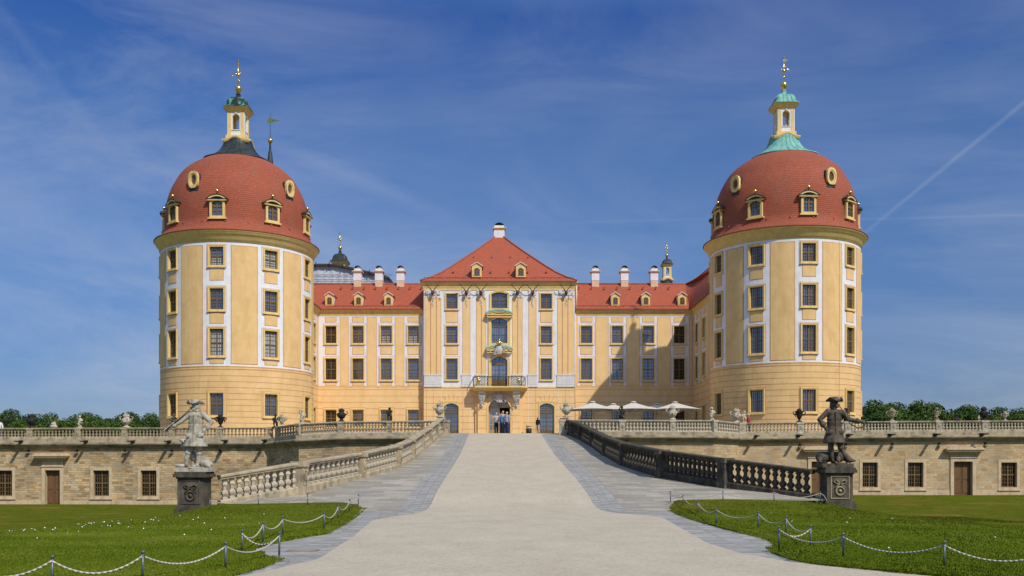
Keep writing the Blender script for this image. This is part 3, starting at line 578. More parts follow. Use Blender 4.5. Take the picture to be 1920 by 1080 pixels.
def tower(label, cx, R, Rc, phi0, dphi, dz, flip, cone, cap, curt, blind):
    cy = 83.1; D = math.radians
    t = thing('round_tower', label, 'tower', (0, 0, 0))
    mp = lambda u, z, d: Vector((cx+(R+d)*sin(u/R), cy-(R+d)*cos(u/R), z))
    rows = [(15.74+dz, 17.2+dz), (12.22+dz, 13.9+dz), (8.56+dz, 10.68+dz), (3.80+dz, 5.56+dz)]
    zb = 7.70+dz; zc = 18.05+dz
    cols = [phi0+dphi*k for k in (-3, -2, -1, 0, 1, 2, 3)]
    holes = []; hw = .55
    for c in cols:
        for a, b_ in rows: holes.append((D(c)*R-hw, D(c)*R+hw, a, b_))
    mb = MB(); wallgrid(mb, mp, -PI*R, PI*R, 1.2, zc, holes, 0, .34, .42, 2, (zb, 1))
    for c in cols:
        u = D(c)*R
        for (a, b_) in ((14.55, 15.38), (11.12, 11.95), (7.92, 8.24)):
            panel(mb, mp, u-.56, u+.56, a+dz-.03, b_+dz+.03, .012, 3, .42); panel(mb, mp, u-.52, u+.52, a+dz, b_+dz, .024, 1, .42)
        for a, b_ in rows: outline(mb, mp, u-hw-.27, u+hw+.22, a-.24, b_+.22, .03, .008, 3, .42)
        if True:
            um = D(c+dphi/2)*R; h2 = D(dphi/2-10.6)*R
            panel(mb, mp, um-h2-.05, um+h2+.05, 7.87+dz, 17.36+dz, .012, 3, .42); panel(mb, mp, um-h2, um+h2, 7.92+dz, 17.31+dz, .024, 1, .42)
    panel(mb, mp, -PI*R, PI*R, zb-.26, zb-.2, .012, 3, .42); panel(mb, mp, -PI*R, PI*R, zb-.03, zb+.04, .03, 1, .42)
    k = zb-.75
    while k > 2.0:
        us = sorted([-PI*R]+[D(c)*R+sg*(hw+.24) for c in cols for sg in (-1, 1)]+[PI*R])
        inwin = any(a-.2 < k < b_+.2 for a, b_ in rows)
        if not inwin: panel(mb, mp, -PI*R, PI*R, k-.02, k+.02, .009, 3, .42)
        else:
            for i in range(0, len(us), 2): panel(mb, mp, us[i], us[i+1], k-.02, k+.02, .009, 3, .42)
        k -= .47
    mb.build('wall', ['white_paint', 'ochre', 'ochre_trim', 'pink_line'], t)
    # downpipe / lightning wire
    w_ = MB(); u = D(phi0+dphi/2+6)*R if flip > 0 else D(phi0-dphi/2+11)*R; w_.tube([mp(u, z, .05) for z in (2, 6, 10, 14, zc)], .01, 4, 0); w_.build('lightning_wire', ['stone_rail'], t) if flip > 0 else None
    co = MB(); z0 = 17.62+dz; cr = Rc-R
    co.lathe([(R-.1, z0-.05), (R+.06, z0), (R+.07, z0+.13), (R+.12, z0+.15), (R+.13, z0+.33), (R+.17, z0+.36), (R+.20, z0+.48), (R+.28, z0+.55), (R+.36, z0+.61), (R+.39, z0+.72), (R+cr-.03, z0+.76), (R+cr, z0+.80), (R+cr, z0+.89), (R-.3, z0+.90)], 96, 0, (cx, cy, 0), caps=False)
    co.build('cornice', ['ochre_trim'], t)
    ze = z0+.89
    rf = MB(); K = dz
    prof = [(Rc+.05, ze-.03), (Rc+.07, ze+.02), (Rc-.30, ze+.20), (6.2, ze+.55), (6.03, ze+1.0), (6.0, 20.0+K), (5.97, 20.7+K), (5.88, 21.5+K), (5.72, 22.25+K), (5.46, 23.0+K), (5.10, 23.7+K), (4.66, 24.4+K), (4.02, 25.0+K), (3.32, 25.47+K), (2.62, 25.84+K), (1.9, 26.1+K)]
    # refine smoothly
    pp = []
    for i in range(len(prof)-1):
        p0 = prof[max(i-1, 0)]; p1 = prof[i]; p2 = prof[i+1]; p3 = prof[min(i+2, len(prof)-1)]; st = 3 if i > 3 else 1
        for q in range(st):
            u = q/st; pp.append(tuple(.5*((2*p1[j])+(-p0[j]+p2[j])*u+(2*p0[j]-5*p1[j]+4*p2[j]-p3[j])*u*u+(-p0[j]+3*p1[j]-3*p2[j]+p3[j])*u**3) for j in (0, 1)))
    pp.append(prof[-1])
    rf.lathe(pp, 96, 0, (cx, cy, 0), caps=False); roof = rf.build('dome_roof', ['dome_tile'], t)
    for q in range(12):             # little vent tiles near the eaves
        vs = MB(); a = D(-100+q*17.2+3)*1; r = 6.03; vs.obox((cx+r*sin(a), cy-r*cos(a)), a, .07, .14, ze+.75, ze+.87, 0); vs.build('vent_tile', ['ridge_tile'], roof)
    # copper neck
    cn = MB(); zk = 25.80+K
    neck = [(2.95, zk-.10), (2.93, zk-.02), (2.5, zk+.16), (2.1, zk+.38), (1.76, zk+.66), (1.46, zk+1.02), (1.24, zk+1.45), (1.14, zk+1.85)]
    cn.lathe(neck, 48, 0, (cx, cy, 0), caps=False, sq=.12)
    for q in range(26):
        a = 2*PI*q/26; cn.tube([(cx+(r+.01)*cos(a), cy+(r+.01)*sin(a), z+.015) for r, z in neck], .022, 4, 0)
    cn.build('copper_neck', [cone], t)
    s = 1.0; zt = lantern(t, cx, cy, zk+1.55, s, cap)
    vane(t, cx, cy, zt-.14, .90, flip)
    for i, c in enumerate((-3, -2, -1, 0, 1, 2, 3)):
        a = D(phi0+(41.3 if flip < 0 else 39.5)*c); r = 6.10
        dormer_window(t, (cx+r*sin(a), cy-r*cos(a), 19.72+K), a, .86, 1.20, pane='pane')
    for c in (-1.7, -.7, .3+.0, 1.3, 2.3) if False else ((-20.7, 60.9) if flip < 0 else (-57.2, 23.5)):
        a = D(c); r = 5.80; dormer_window(t, (cx+r*sin(a), cy-r*cos(a), 21.82+K), a, ov=True)
    for ci, c in enumerate(cols):
        a = D(c)
        for ri, (z0_, z1_) in enumerate(rows):
            ex = None; pn = 'pane'
            if (ci, ri) in curt: ex = ('curtain', None) if curt[(ci, ri)] == 1 else ('curtain', None, (z1_-z0_)*.45)
            window(t, mp(D(c)*R, z0_, 0), a, 2*hw, z1_-z0_, mo=.155, cols=3, rows=3, tr=.5 if ri != 2 else .48, extra=ex, pane='pane', proud=.04)
    return t
tower('ochre round tower with red dome and dark copper neck, beside the left wing', -23.56, 6.32, 6.79, .5, 39.2, 0, -1, 'copper_dark', 'copper_mixed', {(3, 2): 1, (4, 2): 1, (3, 0): 2, (4, 0): 1, (2, 2): 2}, None)
tower('ochre round tower with red dome and bright green copper neck, beside the right wing', 23.4, 6.24, 6.77, 2.4, 38.2, .31, 1, 'copper_green', 'copper_green', {}, None)
# ------------------------------------------------------------------ main palace
YM, YW = 97.2, 98.0
pal = thing('palace', 'ochre and white palace with red roofs and balcony between the two round towers', 'palace', (0, 0, 0))
XL, XR = X(597, YW), X(1299.6, YW)
mM = lambda u, z, d: Vector((u, YM-d, z)); mW = lambda u, z, d: Vector((u, YW-d, z))
mL = lambda u, z, d: Vector((XL+d, YW-u, z))      # left connecting wall, u = distance toward camera
mR = lambda u, z, d: Vector((XR-d, YW+u, z))      # right connecting wall, u negative toward camera
MW = ['white_paint', 'ochre_plain', 'ochre_trim', 'pink_line', 'grey_base', 'white_line', 'stucco']
zband = Z(725, YM); zg = 2.6
def hole(mapY, a, b_, top, bot): return (X(a, mapY), X(b_, mapY), Z(bot, mapY), Z(top, mapY))
wb = MB()
xm0, xm1 = X(794.5, YM), X(1077.5, YM); xc = X(936.3, YM)
WL = [(836.7, 857.7), (1013.9, 1034.5)]; MR = [(551, 579), (612, 643.6), (672.8, 711.7)]
holes = [hole(YM, a, b_, t_, bt) for a, b_ in WL for t_, bt in MR]
cen = [(921.5, 951.5, 548, 578), (921.5, 951.5, 596.5, 643.6), (921.5, 951.5, 668.6, 725)]
holes += [hole(YM, *c) for c in cen]
for a, b_ in ((832.7, 859.7), (1011.7, 1038.9)): holes.append((X(a, YM), X(b_, YM), 2.4, Z(756, YM)))
holes.append((X(916, YM), X(956.8, YM), 2.4, Z(748, YM)))
ztop = Z(541, YM)
wallgrid(wb, mM, xm0, xm1, 2.0, ztop, holes, 0, .36, None, 2, (zband, 1))
wb.poly([(xm0, YM, 2), (xm0, YM, ztop), (xm0, YM+6, ztop), (xm0, YM+6, 2)], 1); wb.poly([(xm1, YM, 2), (xm1, YM+6, 2), (xm1, YM+6, ztop), (xm1, YM, ztop)], 1)
def pp_(a, b_, t_, bt, d, m_, Y=YM, mp=mM): panel(wb, mp, X(a, Y), X(b_, Y), Z(bt, Y), Z(t_, Y), d, m_)
def yel(a, b_, t_, bt, Y=YM, mp=mM): pp_(a-.8, b_+.8, t_-.8, bt+.8, .012, 3, Y, mp); pp_(a, b_, t_, bt, .024, 1, Y, mp)
for a, b_ in WL:
    for t_, bt in ((584.6, 604.4), (650.5, 664.8), (717.5, 721)): yel(a-.3, b_+.3, t_, bt) if t_ < 700 else None
    for t_, bt in MR: outline(wb, mM, X(a-4.6, YM), X(b_+4.6, YM), Z(bt+4.2, YM), Z(t_-4.6, YM), .03, .008, 3)
for (a, b_) in ((797, 806.5), (808, 817.5), (819, 826.5), (867.8, 881), (893.3, 902), (903.3, 910.8), (960.8, 970), (971.3, 979), (991.7, 1005), (1045.5, 1053.5), (1055, 1064), (1065.5, 1074.5)): yel(a, b_, 559, 702)
for (a, b_) in ((795.3, 828), (865.5, 883), (891.3, 911.5), (960, 981), (989.4, 1007.2), (1044, 1076.8)):
    pp_(a, b_, 702.5, 725.3, .075, 4); pp_(a-.6, b_+.6, 702, 704.5, .11, 4); pp_(a-.6, b_+.6, 722.5, 725.6, .11, 4); pp_(a+1.2, b_-1.2, 706.5, 721, .09, 4)
pp_(794.5, 1077.5, 724.8, 727.3, .04, 1)
# painted rustication
for k in range(7):
    py = 732+12.1*k
    segs = [(795, 832.2 if py > 755 else 1077), ] if False else None
    xs = [(794.8, 895)] if py < 752 else [(794.8, 830.5), (862, 895)]
    xs += [(977, 1077.2)] if py < 752 else [(977, 1009.5), (1041, 1077.2)]
    for a, b_ in xs: pp_(a, b_, py-.35, py+.35, .008, 3)
for px_ in (800, 812.5, 827.5, 868, 881.5, 991, 1004.5, 1047, 1060, 1073): pp_(px_-.3, px_+.3, 727, 809, .006, 5 if int(px_) % 2 else 3)
for cxp in (846.2, 1025.3):                # painted radiating joints over the side doors
    for an in (-52, -28, -10, 10, 28, 52):
        a = math.radians(an); r0, r1 = 16.5, 27; p0 = (cxp+r0*sin(a), 772-r0*cos(a)-1); p1 = (cxp+r1*sin(a)*1.1, 772-r1*cos(a)-6)
        v = [mM(X(p0[0]-.3, YM), Z(p0[1], YM), .009), mM(X(p0[0]+.4, YM), Z(p0[1], YM), .009), mM(X(p1[0]+.4, YM), Z(p1[1], YM), .009), mM(X(p1[0]-.3, YM), Z(p1[1], YM), .009)]
        wb.poly(v, 3)
# wings
LW = [(610.4, 630), (661, 681.7), (714, 734.5), (765, 785.4)]; RW = [(1089, 1110), (1147, 1167.7), (1205, 1226), (1263.7, 1283.8)]
WR = [(611.5, 643.5), (672.6, 712), (768.8, 800)]
zband2 = Z(724, YW); zwt = Z(590, YW)
wallgrid(wb, mW, XL, xm0, 2.0, zwt, [hole(YW, a, b_, t_, bt) for a, b_ in LW for t_, bt in WR], 0, .36, None, 2, (zband2, 1))
wallgrid(wb, mW, xm1, XR, 2.0, zwt, [hole(YW, a, b_, t_, bt) for a, b_ in RW for t_, bt in WR], 0, .36, None, 2, (zband2, 1))
for a, b_ in LW+RW:
    for t_, bt in ((595.3, 603.6), (651.8, 664.2), (718.2, 722.2)): yel(a, b_, t_, bt, YW, mW)
    for t_, bt in WR: outline(wb, mW, X(a-4.8, YW), X(b_+4.8, YW), Z(bt+4.8, YW), Z(t_-4.8, YW), .03, .008, 3)
for a, b_ in ((638, 653), (688.5, 705.5), (741.3, 757.3), (1071.5+6.5, 1082), (1117, 1140.4), (1175.3, 1198.7), (1233.2, 1256.8), (1292.3, 1298)): yel(a, b_, 595.5, 722.5, YW, mW)
for k in range(7):
    py = 730.5+11.9*k
    for side in (LW, RW):
        e0, e1 = (597, 794) if side is LW else (1078.3, 1299)
        if py < 763: pp_(e0, e1, py-.35, py+.35, .008, 3, YW, mW)
        else:
            xs = [e0]+[q for a, b_ in side for q in (a-4.5, b_+4.5)]+[e1]
            for i in range(0, len(xs), 2): pp_(xs[i], xs[i+1], py-.35, py+.35, .008, 3, YW, mW)
pp_(597, 793.9, 722.9, 725.2, .03, 1, YW, mW); pp_(1078.2, 1299.4, 722.9, 725.2, .03, 1, YW, mW)
# connecting walls toward the towers
CRh = []
for (yc, hw_) in ((95.85, .58), (92.3, .58), (88.9, .58)):
    for (a, b_) in ((12.02, 13.82), (8.42, 10.52), (3.7, 5.45)): CRh.append((yc-YW-hw_, yc-YW+hw_, a, b_))
wallgrid(wb, mR, 84-YW, 0, 2, zwt, CRh, 0, .36, None, 2, (zband2, 1))
wallgrid(wb, mL, 0, YW-84, 2, zwt, [(-b_, -a, c, d) for a, b_, c, d in CRh], 0, .36, None, 2, (zband2, 1))
for mp, sg in ((mR, 1), (mL, -1)):
    def pq(a, b_, c, d, t_, m_): panel(wb, mp, min(sg*a, sg*b_), max(sg*a, sg*b_), c, d, t_, m_)
    for yc in (95.85, 92.3, 88.9):
        u = yc-YW
        for c, d in ((14.3, 14.75), (11.0, 11.7), (7.88, 8.08)): pq(u-.6, u+.6, c-.04, d+.04, .012, 3); pq(u-.56, u+.56, c, d, .024, 1)
    for yc in (97.6, 94.08, 90.6, 87.3): u = yc-YW; w_ = .35 if yc > 97 else .62; pq(u-w_-.04, u+w_+.04, 7.84, 14.79, .012, 3); pq(u-w_, u+w_, 7.88, 14.75, .024, 1)
    for k in range(4): pq(-14, -.02, 7.45-.64*k-.02, 7.45-.64*k+.02, .009, 3)
    pq(-14, -.02, zband2-.03, zband2+.05, .03, 1)
wall = wb.build('wall', MW, pal)
# windows
for a, b_ in WL:
    for t_, bt in MR: window(pal, mM(X((a+b_)/2, YM), Z(bt, YM), 0), 0, X(b_, YM)-X(a, YM), Z(t_, YM)-Z(bt, YM), mo=.11, tr=.5)
for side in (LW, RW):
    for j, (a, b_) in enumerate(side):
        for ri, (t_, bt) in enumerate(WR):
            ex = ('curtain', None, .9) if (side is LW and ri == 0 and j in (2, 3)) else None
            brown = side is LW and j == 0
            window(pal, mW(X((a+b_)/2, YW), Z(bt, YW), 0), 0, 1.12, Z(t_, YW)-Z(bt, YW), mo=.12, tr=.5, extra=ex, pane='pane_dark' if (brown or (side is RW and j == 3)) else 'pane')
for (a, b_, c, d) in CRh:
    window(pal, mR((a+b_)/2, c, 0), -PI/2, 1.16, d-c, mo=.17, tr=.5, pane='pane_dark'); window(pal, mL(-(a+b_)/2, c, 0), PI/2, 1.16, d-c, mo=.17, tr=.5, pane='pane_dark')
wc = X(951.5, YM)-X(921.5, YM)
window(pal, mM(xc, Z(578, YM), 0), 0, wc, Z(548, YM)-Z(578, YM), rise=.22, mo=.2, cols=3, rows=2, tr=.52)
window(pal, mM(xc, Z(643.6, YM), 0), 0, wc, Z(596.5, YM)-Z(643.6, YM), rise=.22, mo=.32, cols=3, rows=2, tr=.66, proud=.1)
window(pal, mM(xc, Z(725, YM), 0), 0, wc, Z(668.6, YM)-Z(725, YM), name='balcony_door', rise=.34, mo=.3, cols=2, rows=3, tr=.74, door=.75, proud=.1)
for a, b_ in ((832.7, 859.7), (1011.7, 1038.9)):
    h = Z(756, YM)-2.4; window(pal, mM(X((a+b_)/2, YM), 2.4, 0), 0, X(b_, YM)-X(a, YM), h, name='garden_door', rise=.3, mo=.12, cols=2, rows=4, tr=.74, door=.9, proud=.04, top=h+.25)
# arched heads: fill the square corners of arched openings
sp = MB()
for (cxp, w_, zt_, rise) in ((xc, wc, Z(548, YM), .22), (xc, wc, Z(596.5, YM), .22), (xc, wc, Z(668.6, YM), .34)):
    pts = arc(cxp-w_/2, cxp+w_/2, zt_-rise, rise, 12)
    for i in range(len(pts)-1): sp.poly([(pts[i][0], YM+.05, pts[i][1]), (pts[i+1][0], YM+.05, pts[i+1][1]), (pts[i+1][0], YM+.05, zt_+.001), (pts[i][0], YM+.05, zt_+.001)], 0)
sp.build('arch_filling', ['ochre_trim'], pal)
# hoods of green copper over the middle windows
def hood(name, zc_, w_, d_, mats):
    m_ = MB(); n = 16; pts = []
    for k in range(n+1):
        t_ = -1+2*k/n; pts.append((xc+t_*w_/2, zc_+.30*max(0, cos(t_*PI*.5))**1.0-.02*(abs(t_) > .85)))
    ft = [(x, z) for x, z in pts]; 
    m_.ring([(x, z-.28) for x, z in ft]+[(xc+w_/2-.15, zc_-.42), (xc-w_/2+.15, zc_-.42)], [(x, z) for x, z in ft]+[(xc+w_/2, zc_-.30), (xc-w_/2, zc_-.30)], YM-.42, YM-.001, 0)
    m_.ring([(x, z-.13) for x, z in ft]+[(xc+w_/2, zc_-.2), (xc-w_/2, zc_-.2)], [(x*1.0, z+.02) for x, z in ft]+[(xc+w_/2+.08, zc_-.1), (xc-w_/2-.08, zc_-.1)], YM-.5, YM-.43, 0)
    o = m_.build(name, mats[:1], pal)
    g = MB()
    for k in range(n):
        (x0, z0), (x1, z1) = ft[k], ft[k+1]
        g.poly([(x0, YM-.54, z0+.03), (x1, YM-.54, z1+.03), (x1, YM-.003, z1+.24), (x0, YM-.003, z0+.24)], 0); g.poly([(x0, YM-.54, z0-.03), (x1, YM-.54, z1-.03), (x1, YM-.54, z1+.03), (x0, YM-.54, z0+.03)], 0)
    for k in range(0, n+1, 2): x, z = ft[k]; g.tube([(x, YM-.54, z+.04), (x, YM-.01, z+.25)], .018, 4, 0)
    g.build('copper_cover', ['copper_green'], o)
hood('window_hood', Z(588.5, YM), 2.62, .5, ['ochre_trim']); hood('window_hood', Z(655, YM), 2.62, .5, ['ochre_trim'])
# stone relief work: arms with gold crown, cartouche, brackets, capitals
random.seed(3)
def scrolls(m_, cx_, z0, z1, w_, y, n, r=.035, seed=0):
    rr = random.Random(seed)
    for k in range(n):
        x = cx_+rr.uniform(-1, 1)*w_*.5; z = rr.uniform(z0, z1); a0 = rr.uniform(0, 6.28); R_ = rr.uniform(.06, .14)
        pts = [(x+R_*(1-q/9)*cos(a0+q*.75), y-.015-.02*sin(q), z+R_*(1-q/9)*sin(a0+q*.75)) for q in range(8)]
        m_.tube(pts, r*rr.uniform(.7, 1.2), 5, 0, r*.4)
cm = MB(); zc_ = Z(657, YM)
cm.lathe([(0, -.14), (.3, -.1), (.34, 0), (.28, .08), (0, .1)], 18, 0, (0, 0, 0), T=lambda p: Vector((xc+p.x, YM-.62-p.z*.8, zc_+p.y*1.45)))
scrolls(cm, xc, zc_-.5, zc_+.45, .95, YM-.62, 26, .05, 4); scrolls(cm, xc, zc_-.3, zc_+.1, 2.1, YM-.5, 14, .04, 5); cm.box(xc-.28, xc+.28, YM-.58, YM-.05, zc_-.42, zc_+.4, 0)
cr = cm.build('coat_of_arms', ['stucco'], pal)
cw = MB(); zk = Z(646.5, YM)
cw.lathe([(.2, 0), (.26, .05), (.24, .1), (.28, .2), (.2, .33), (.06, .4), (.04, .44), (.07, .48), (0, .54)], 16, 0, (xc, YM-.62, zk-.05))
for k in range(8): a = k*PI/4; cw.tube([(xc+.26*cos(a), YM-.62+.26*sin(a), zk+.02), (xc+.33*cos(a), YM-.62+.33*sin(a), zk+.18)], .04, 5, 0, .02)
cw.build('gold_crown', ['gold'], cr)
# portal block
pb = MB(); x0, x1 = X(896, YM), X(975.8, YM); xa, xb = X(912.5, YM), X(960.3, YM); zt_ = Z(733, YM)
for sx, (a, b_) in ((-1, (x0, xa)), (1, (xb, x1))):
    for k in range(8):
        z0_ = 2.2+.64*k; z1_ = min(z0_+.60, zt_)
        if z0_ < zt_: pb.box(a, b_, YM-.42, YM-.01, z0_, z1_, 0); pb.box(a+.03, b_-.03, YM-.39, YM-.01, z1_, min(z1_+.04, zt_), 0)
    pb.box(a-.25 if sx < 0 else b_+.001, a-.001 if sx < 0 else b_+.25, YM-.2, YM-.01, 2.2, zt_, 0)
wd = X(956.8, YM)-X(916, YM); hd = Z(748, YM)-2.4
inn, out = arch_loops(wd, hd, wd/2*.82, .2, 14, top=zt_-2.4)
pb.ring([(x+xc, z+2.4) for x, z in inn], [(x+xc, z+2.4) for x, z in out], YM-.36, YM+.3, 0)
inn2, out2 = arch_loops(wd+.02, hd+.01, wd/2*.82, .13, 14); pb.ring([(x+xc, z+2.4) for x, z in inn2], [(x+xc, z+2.4) for x, z in out2], YM-.42, YM-.365, 0)
pb.build('portal', ['ochre_plain'], pal)
# entrance: fanlight, one leaf shut, the other open on a dark hall
en = MB(); zi = Z(763, YM); xl_, xr_ = xc-wd/2, xc+wd/2
en.box(xl_, xr_, YM+.3, YM+.4, zi-.08, zi+.1, 0); en.box(xl_, xl_+.1, YM+.3, YM+.4, 2.4, zi, 0); en.box(xr_-.1, xr_, YM+.3, YM+.4, 2.4, zi, 0); en.box(xc-.05, xc+.05, YM+.32, YM+.4, 2.4, zi, 0)
en.box(xl_+.1, xc-.05, YM+.34, YM+.39, 2.4, 3.3, 0)
for k in range(4): u = xl_+.1+(xc-.15-xl_)*k/3; en.box(u-.03, u+.03, YM+.34, YM+.39, 3.3, zi-.08, 0)
for k in range(5): zz_ = 3.3+(zi-.08-3.3)*k/4; en.box(xl_+.1, xc-.05, YM+.345, YM+.385, zz_-.03, zz_+.03, 0)
rr_ = wd/2*.82
for k in range(1, 6): a = PI*k/6; en.tube([(xc, YM+.33, zi+.1), (xc+wd/2*.97*cos(a), YM+.33, zi+.1+(Z(748, YM)-zi-.15)*sin(a))], .022, 4, 0)
edo = en.build('entrance_door', ['door_ochre'], pal)
g = MB(); g.box(xl_+.1, xc-.05, YM+.365, YM+.368, 3.3, zi-.08, 0); g.box(xl_, xr_, YM+.365, YM+.368, zi+.1, Z(748, YM), 0); g.build('pane', ['pane'], edo)
g = MB(); T = lambda p: Vector((xr_-.12+.25*p.x*.3, YM+.42+p.x, p.z))
g.box(0, 1.0, -.03, .03, 2.4, zi-.1, 0, T); g.build('open_leaf', ['door_ochre'], edo)
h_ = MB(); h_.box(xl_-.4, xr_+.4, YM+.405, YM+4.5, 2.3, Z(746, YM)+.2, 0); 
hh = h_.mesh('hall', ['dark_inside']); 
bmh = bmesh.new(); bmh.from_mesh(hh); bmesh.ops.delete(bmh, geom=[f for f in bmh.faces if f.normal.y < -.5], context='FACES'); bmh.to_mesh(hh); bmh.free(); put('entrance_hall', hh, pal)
# balcony
bl = MB(); bx0, bx1 = X(884.5, YM), X(988, YM); zb0, zb1 = Z(733, YM-1), Z(725, YM-1)
bl.prism([(0, 0)], 0, 0, 0) if False else None
path = [((bx0, YM-.002, 0), (-1, 0)), ((bx0, YM-.9, 0), (-1, -.5)), ((bx0+.45, YM-1.45, 0), (-.5, -1)), ((bx1-.45, YM-1.45, 0), (.5, -1)), ((bx1, YM-.9, 0), (1, -.5)), ((bx1, YM-.002, 0), (1, 0))]
prof = [(-.35, zb0), (-.2, zb0+.04), (-.12, zb0+.16), (.04, zb0+.26), (.08, zb0+.32), (.08, zb1), (0, zb1+.02)]
bl.sweep(prof, path, 0)
tp = [Vector((p[0]+mv[0]*0, p[1]+mv[1]*0, zb1+.02)) for p, mv in path]; bl.poly(tp, 0); bt_ = [Vector((p[0]-mv[0]*.35, p[1]-mv[1]*.35, zb0)) for p, mv in path]; bl.poly(bt_[::-1], 0)
bal = bl.build('balcony', ['ochre_trim'], pal)
rl = MB(); zr0, zr1 = zb1+.06, zb1+.98
rp = [Vector((bx0+.18, YM-.05, 0)), Vector((bx0+.18, YM-.85, 0)), Vector((bx0+.55, YM-1.32, 0)), Vector((bx1-.55, YM-1.32, 0)), Vector((bx1-.18, YM-.85, 0)), Vector((bx1-.18, YM-.05, 0))]
for zz_, r_ in ((zr1, .035), (zr0+.05, .025), (zr1-.1, .018), (zr0+.15, .016)): rl.tube([p+Vector((0, 0, zz_)) for p in rp], r_, 5, 0)
for a, b_ in zip(rp, rp[1:]):
    L_ = (b_-a).length; n_ = max(1, int(L_/.26))
    for k in range(n_+1):
        p = a+(b_-a)*k/n_; rl.tube([p+Vector((0, 0, zr0)), p+Vector((0, 0, zr1))], .014 if k % 4 else .03, 4, 0)
        if k < n_ and L_ > 1.5:
            m1 = a+(b_-a)*(k+.5)/n_; dx = (b_-a).normalized()*.10
            for sg in (-1, 1): rl.tube([m1+Vector((0, 0, zr0+.17)), m1+dx*sg+Vector((0, 0, zr0+.3)), m1+dx*sg*.1+Vector((0, 0, zr0+.47)), m1+dx*sg+Vector((0, 0, zr0+.65)), m1+Vector((0, 0, zr1-.12))], .014, 4, 0)
rl.build('balcony_railing', ['iron'], bal)
gm = MB()
for px_ in (897, 972.5): gm.lathe([(0, -.05), (.2, -.03), (.24, 0), (.2, .03), (0, .05)], 14, 0, T=lambda p, q=X(px_, YM-1.35): Vector((q+p.x*.8, YM-1.36+p.z, zr0+.46+p.y*1.2))); gm.lathe([(.1, 0), (.13, .07), (.05, .16), (0, .2)], 10, 0, (X(px_, YM-1.35), YM-1.38, zr0+.72))
gm.build('gold_emblems', ['gold'], bal)
for px_ in (903.5, 968.5):
    b2 = MB(); q = X(px_, YM-.8); z1_ = zb0+.02
    pr = [(-.05, z1_), (-1.15, z1_), (-1.18, z1_-.16), (-.98, z1_-.28), (-.92, z1_-.55), (-.78, z1_-.85), (-.56, z1_-1.1), (-.48, z1_-1.3), (-.42, z1_-1.34)]
    n_ = len(pr)-1
    for sg in (-1, 1):
        pass
    L0 = [b2.vert((q-(.36 if z > z1_-.6 else .26), YM+y, z)) for y, z in pr]; L1 = [b2.vert((q+(.36 if z > z1_-.6 else .26), YM+y, z)) for y, z in pr]
    for k in range(n_): b2.face((L0[k], L1[k], L1[k+1], L0[k+1]), 0)
    bk = [b2.vert((q-.3, YM-.05, z1_-1.34)), b2.vert((q+.3, YM-.05, z1_-1.34))]
    b2.face(L0+[bk[0]], 0); b2.face((L1+[bk[1]])[::-1], 0); scrolls(b2, q, z1_-1.2, z1_-.1, .5, YM-.98, 9, .045, int(px_))
    b2.lathe([(0, -.34), (.08, -.28), (.14, -.14), (.1, 0)], 10, 0, (q, YM-.5, z1_-1.34)); b2.build('bracket', ['stucco'], bal)
ct = MB(); q = Z(746, YM-.5)
ct.lathe([(0, -.12), (.36, -.08), (.42, 0), (.3, .1), (0, .12)], 18, 0, T=lambda p: Vector((xc+p.x, YM-.5-p.z, q+p.y*1.2))); scrolls(ct, xc, q-.45, q+.55, 1.1, YM-.55, 24, .055, 9)
for sg in (-1, 1):
    for k in range(5): a = sg*(.3+.22*k); ct.tube([(xc+a*.4, YM-.55, q+.1), (xc+a, YM-.62, q+.55-.06*k)], .03, 5, 0)
for sg in (-1, 1): ct.lathe([(.2, -.06), (.24, 0), (.2, .06), (0, .06)], 14, 0, T=lambda p, sg=sg: Vector((xc+sg*.93+p.x*1.1, YM-.42-p.z, q+.1+p.y*.8)))
ct.build('cartouche', ['stucco'], pal)
for i, px_ in enumerate((811.5, 874.5, 902, 970, 998.3, 1061)):
    cp = MB(); q = X(px_, YM); wd_ = 1.5 if i in (0, 5) else .82; z1_ = Z(543.5, YM)
    cp.box(q-wd_/2, q+wd_/2, YM-.06, YM-.026, z1_-.55, z1_, 0); scrolls(cp, q, z1_-.85, z1_-.05, wd_, YM-.08, 22 if wd_ > 1 else 16, .034, i*7+1)
    for k in range(5): cp.tube([(q+random.uniform(-.1, .1), YM-.05, z1_-.9-.16*k), (q+random.uniform(-.1, .1), YM-.08, z1_-1.08-.16*k)], .045-.006*k, 5, 0)
    cp.build('capital', ['grey_base'], pal)
    an = MB()
    hz = z1_-.42; yv = YM-.34
    an.lathe([(0, -.24), (.09, -.22), (.12, -.1), (.17, .05), (.15, .2), (.08, .28), (0, .3)], 12, 0, T=lambda p: Vector((q+p.x*.9, yv-.1-p.y+.18*(p.z < 0)*p.z*-1, hz+p.z)))
    an.lathe([(.14, -.02), (.18, 0), (.14, .02)], 10, 0, T=lambda p: Vector((q+p.x, YM-.11+p.z, hz+.05+p.y)))
    hd_ = an.build('deer_head', ['red_brown'], pal)
    at = MB()
    for sg in (-1, 1):
        pts = [(q+sg*.08, yv, hz+.25), (q+sg*.25, yv-.18, hz+.5), (q+sg*.52, yv-.3, hz+.72), (q+sg*.66, yv-.35, hz+1.02)]
        at.tube(pts, .05, 5, 0, .028)
        for (a, b_) in ((1, (sg*.38, -.5, .52)), (2, (sg*.40, -.42, 1.0)), (2, (sg*.78, -.4, .84))):
            at.tube([pts[a], (q+b_[0], yv+b_[1], hz+b_[2])], .032, 4, 0, .012)
    at.build('antlers', ['antler'], hd_)
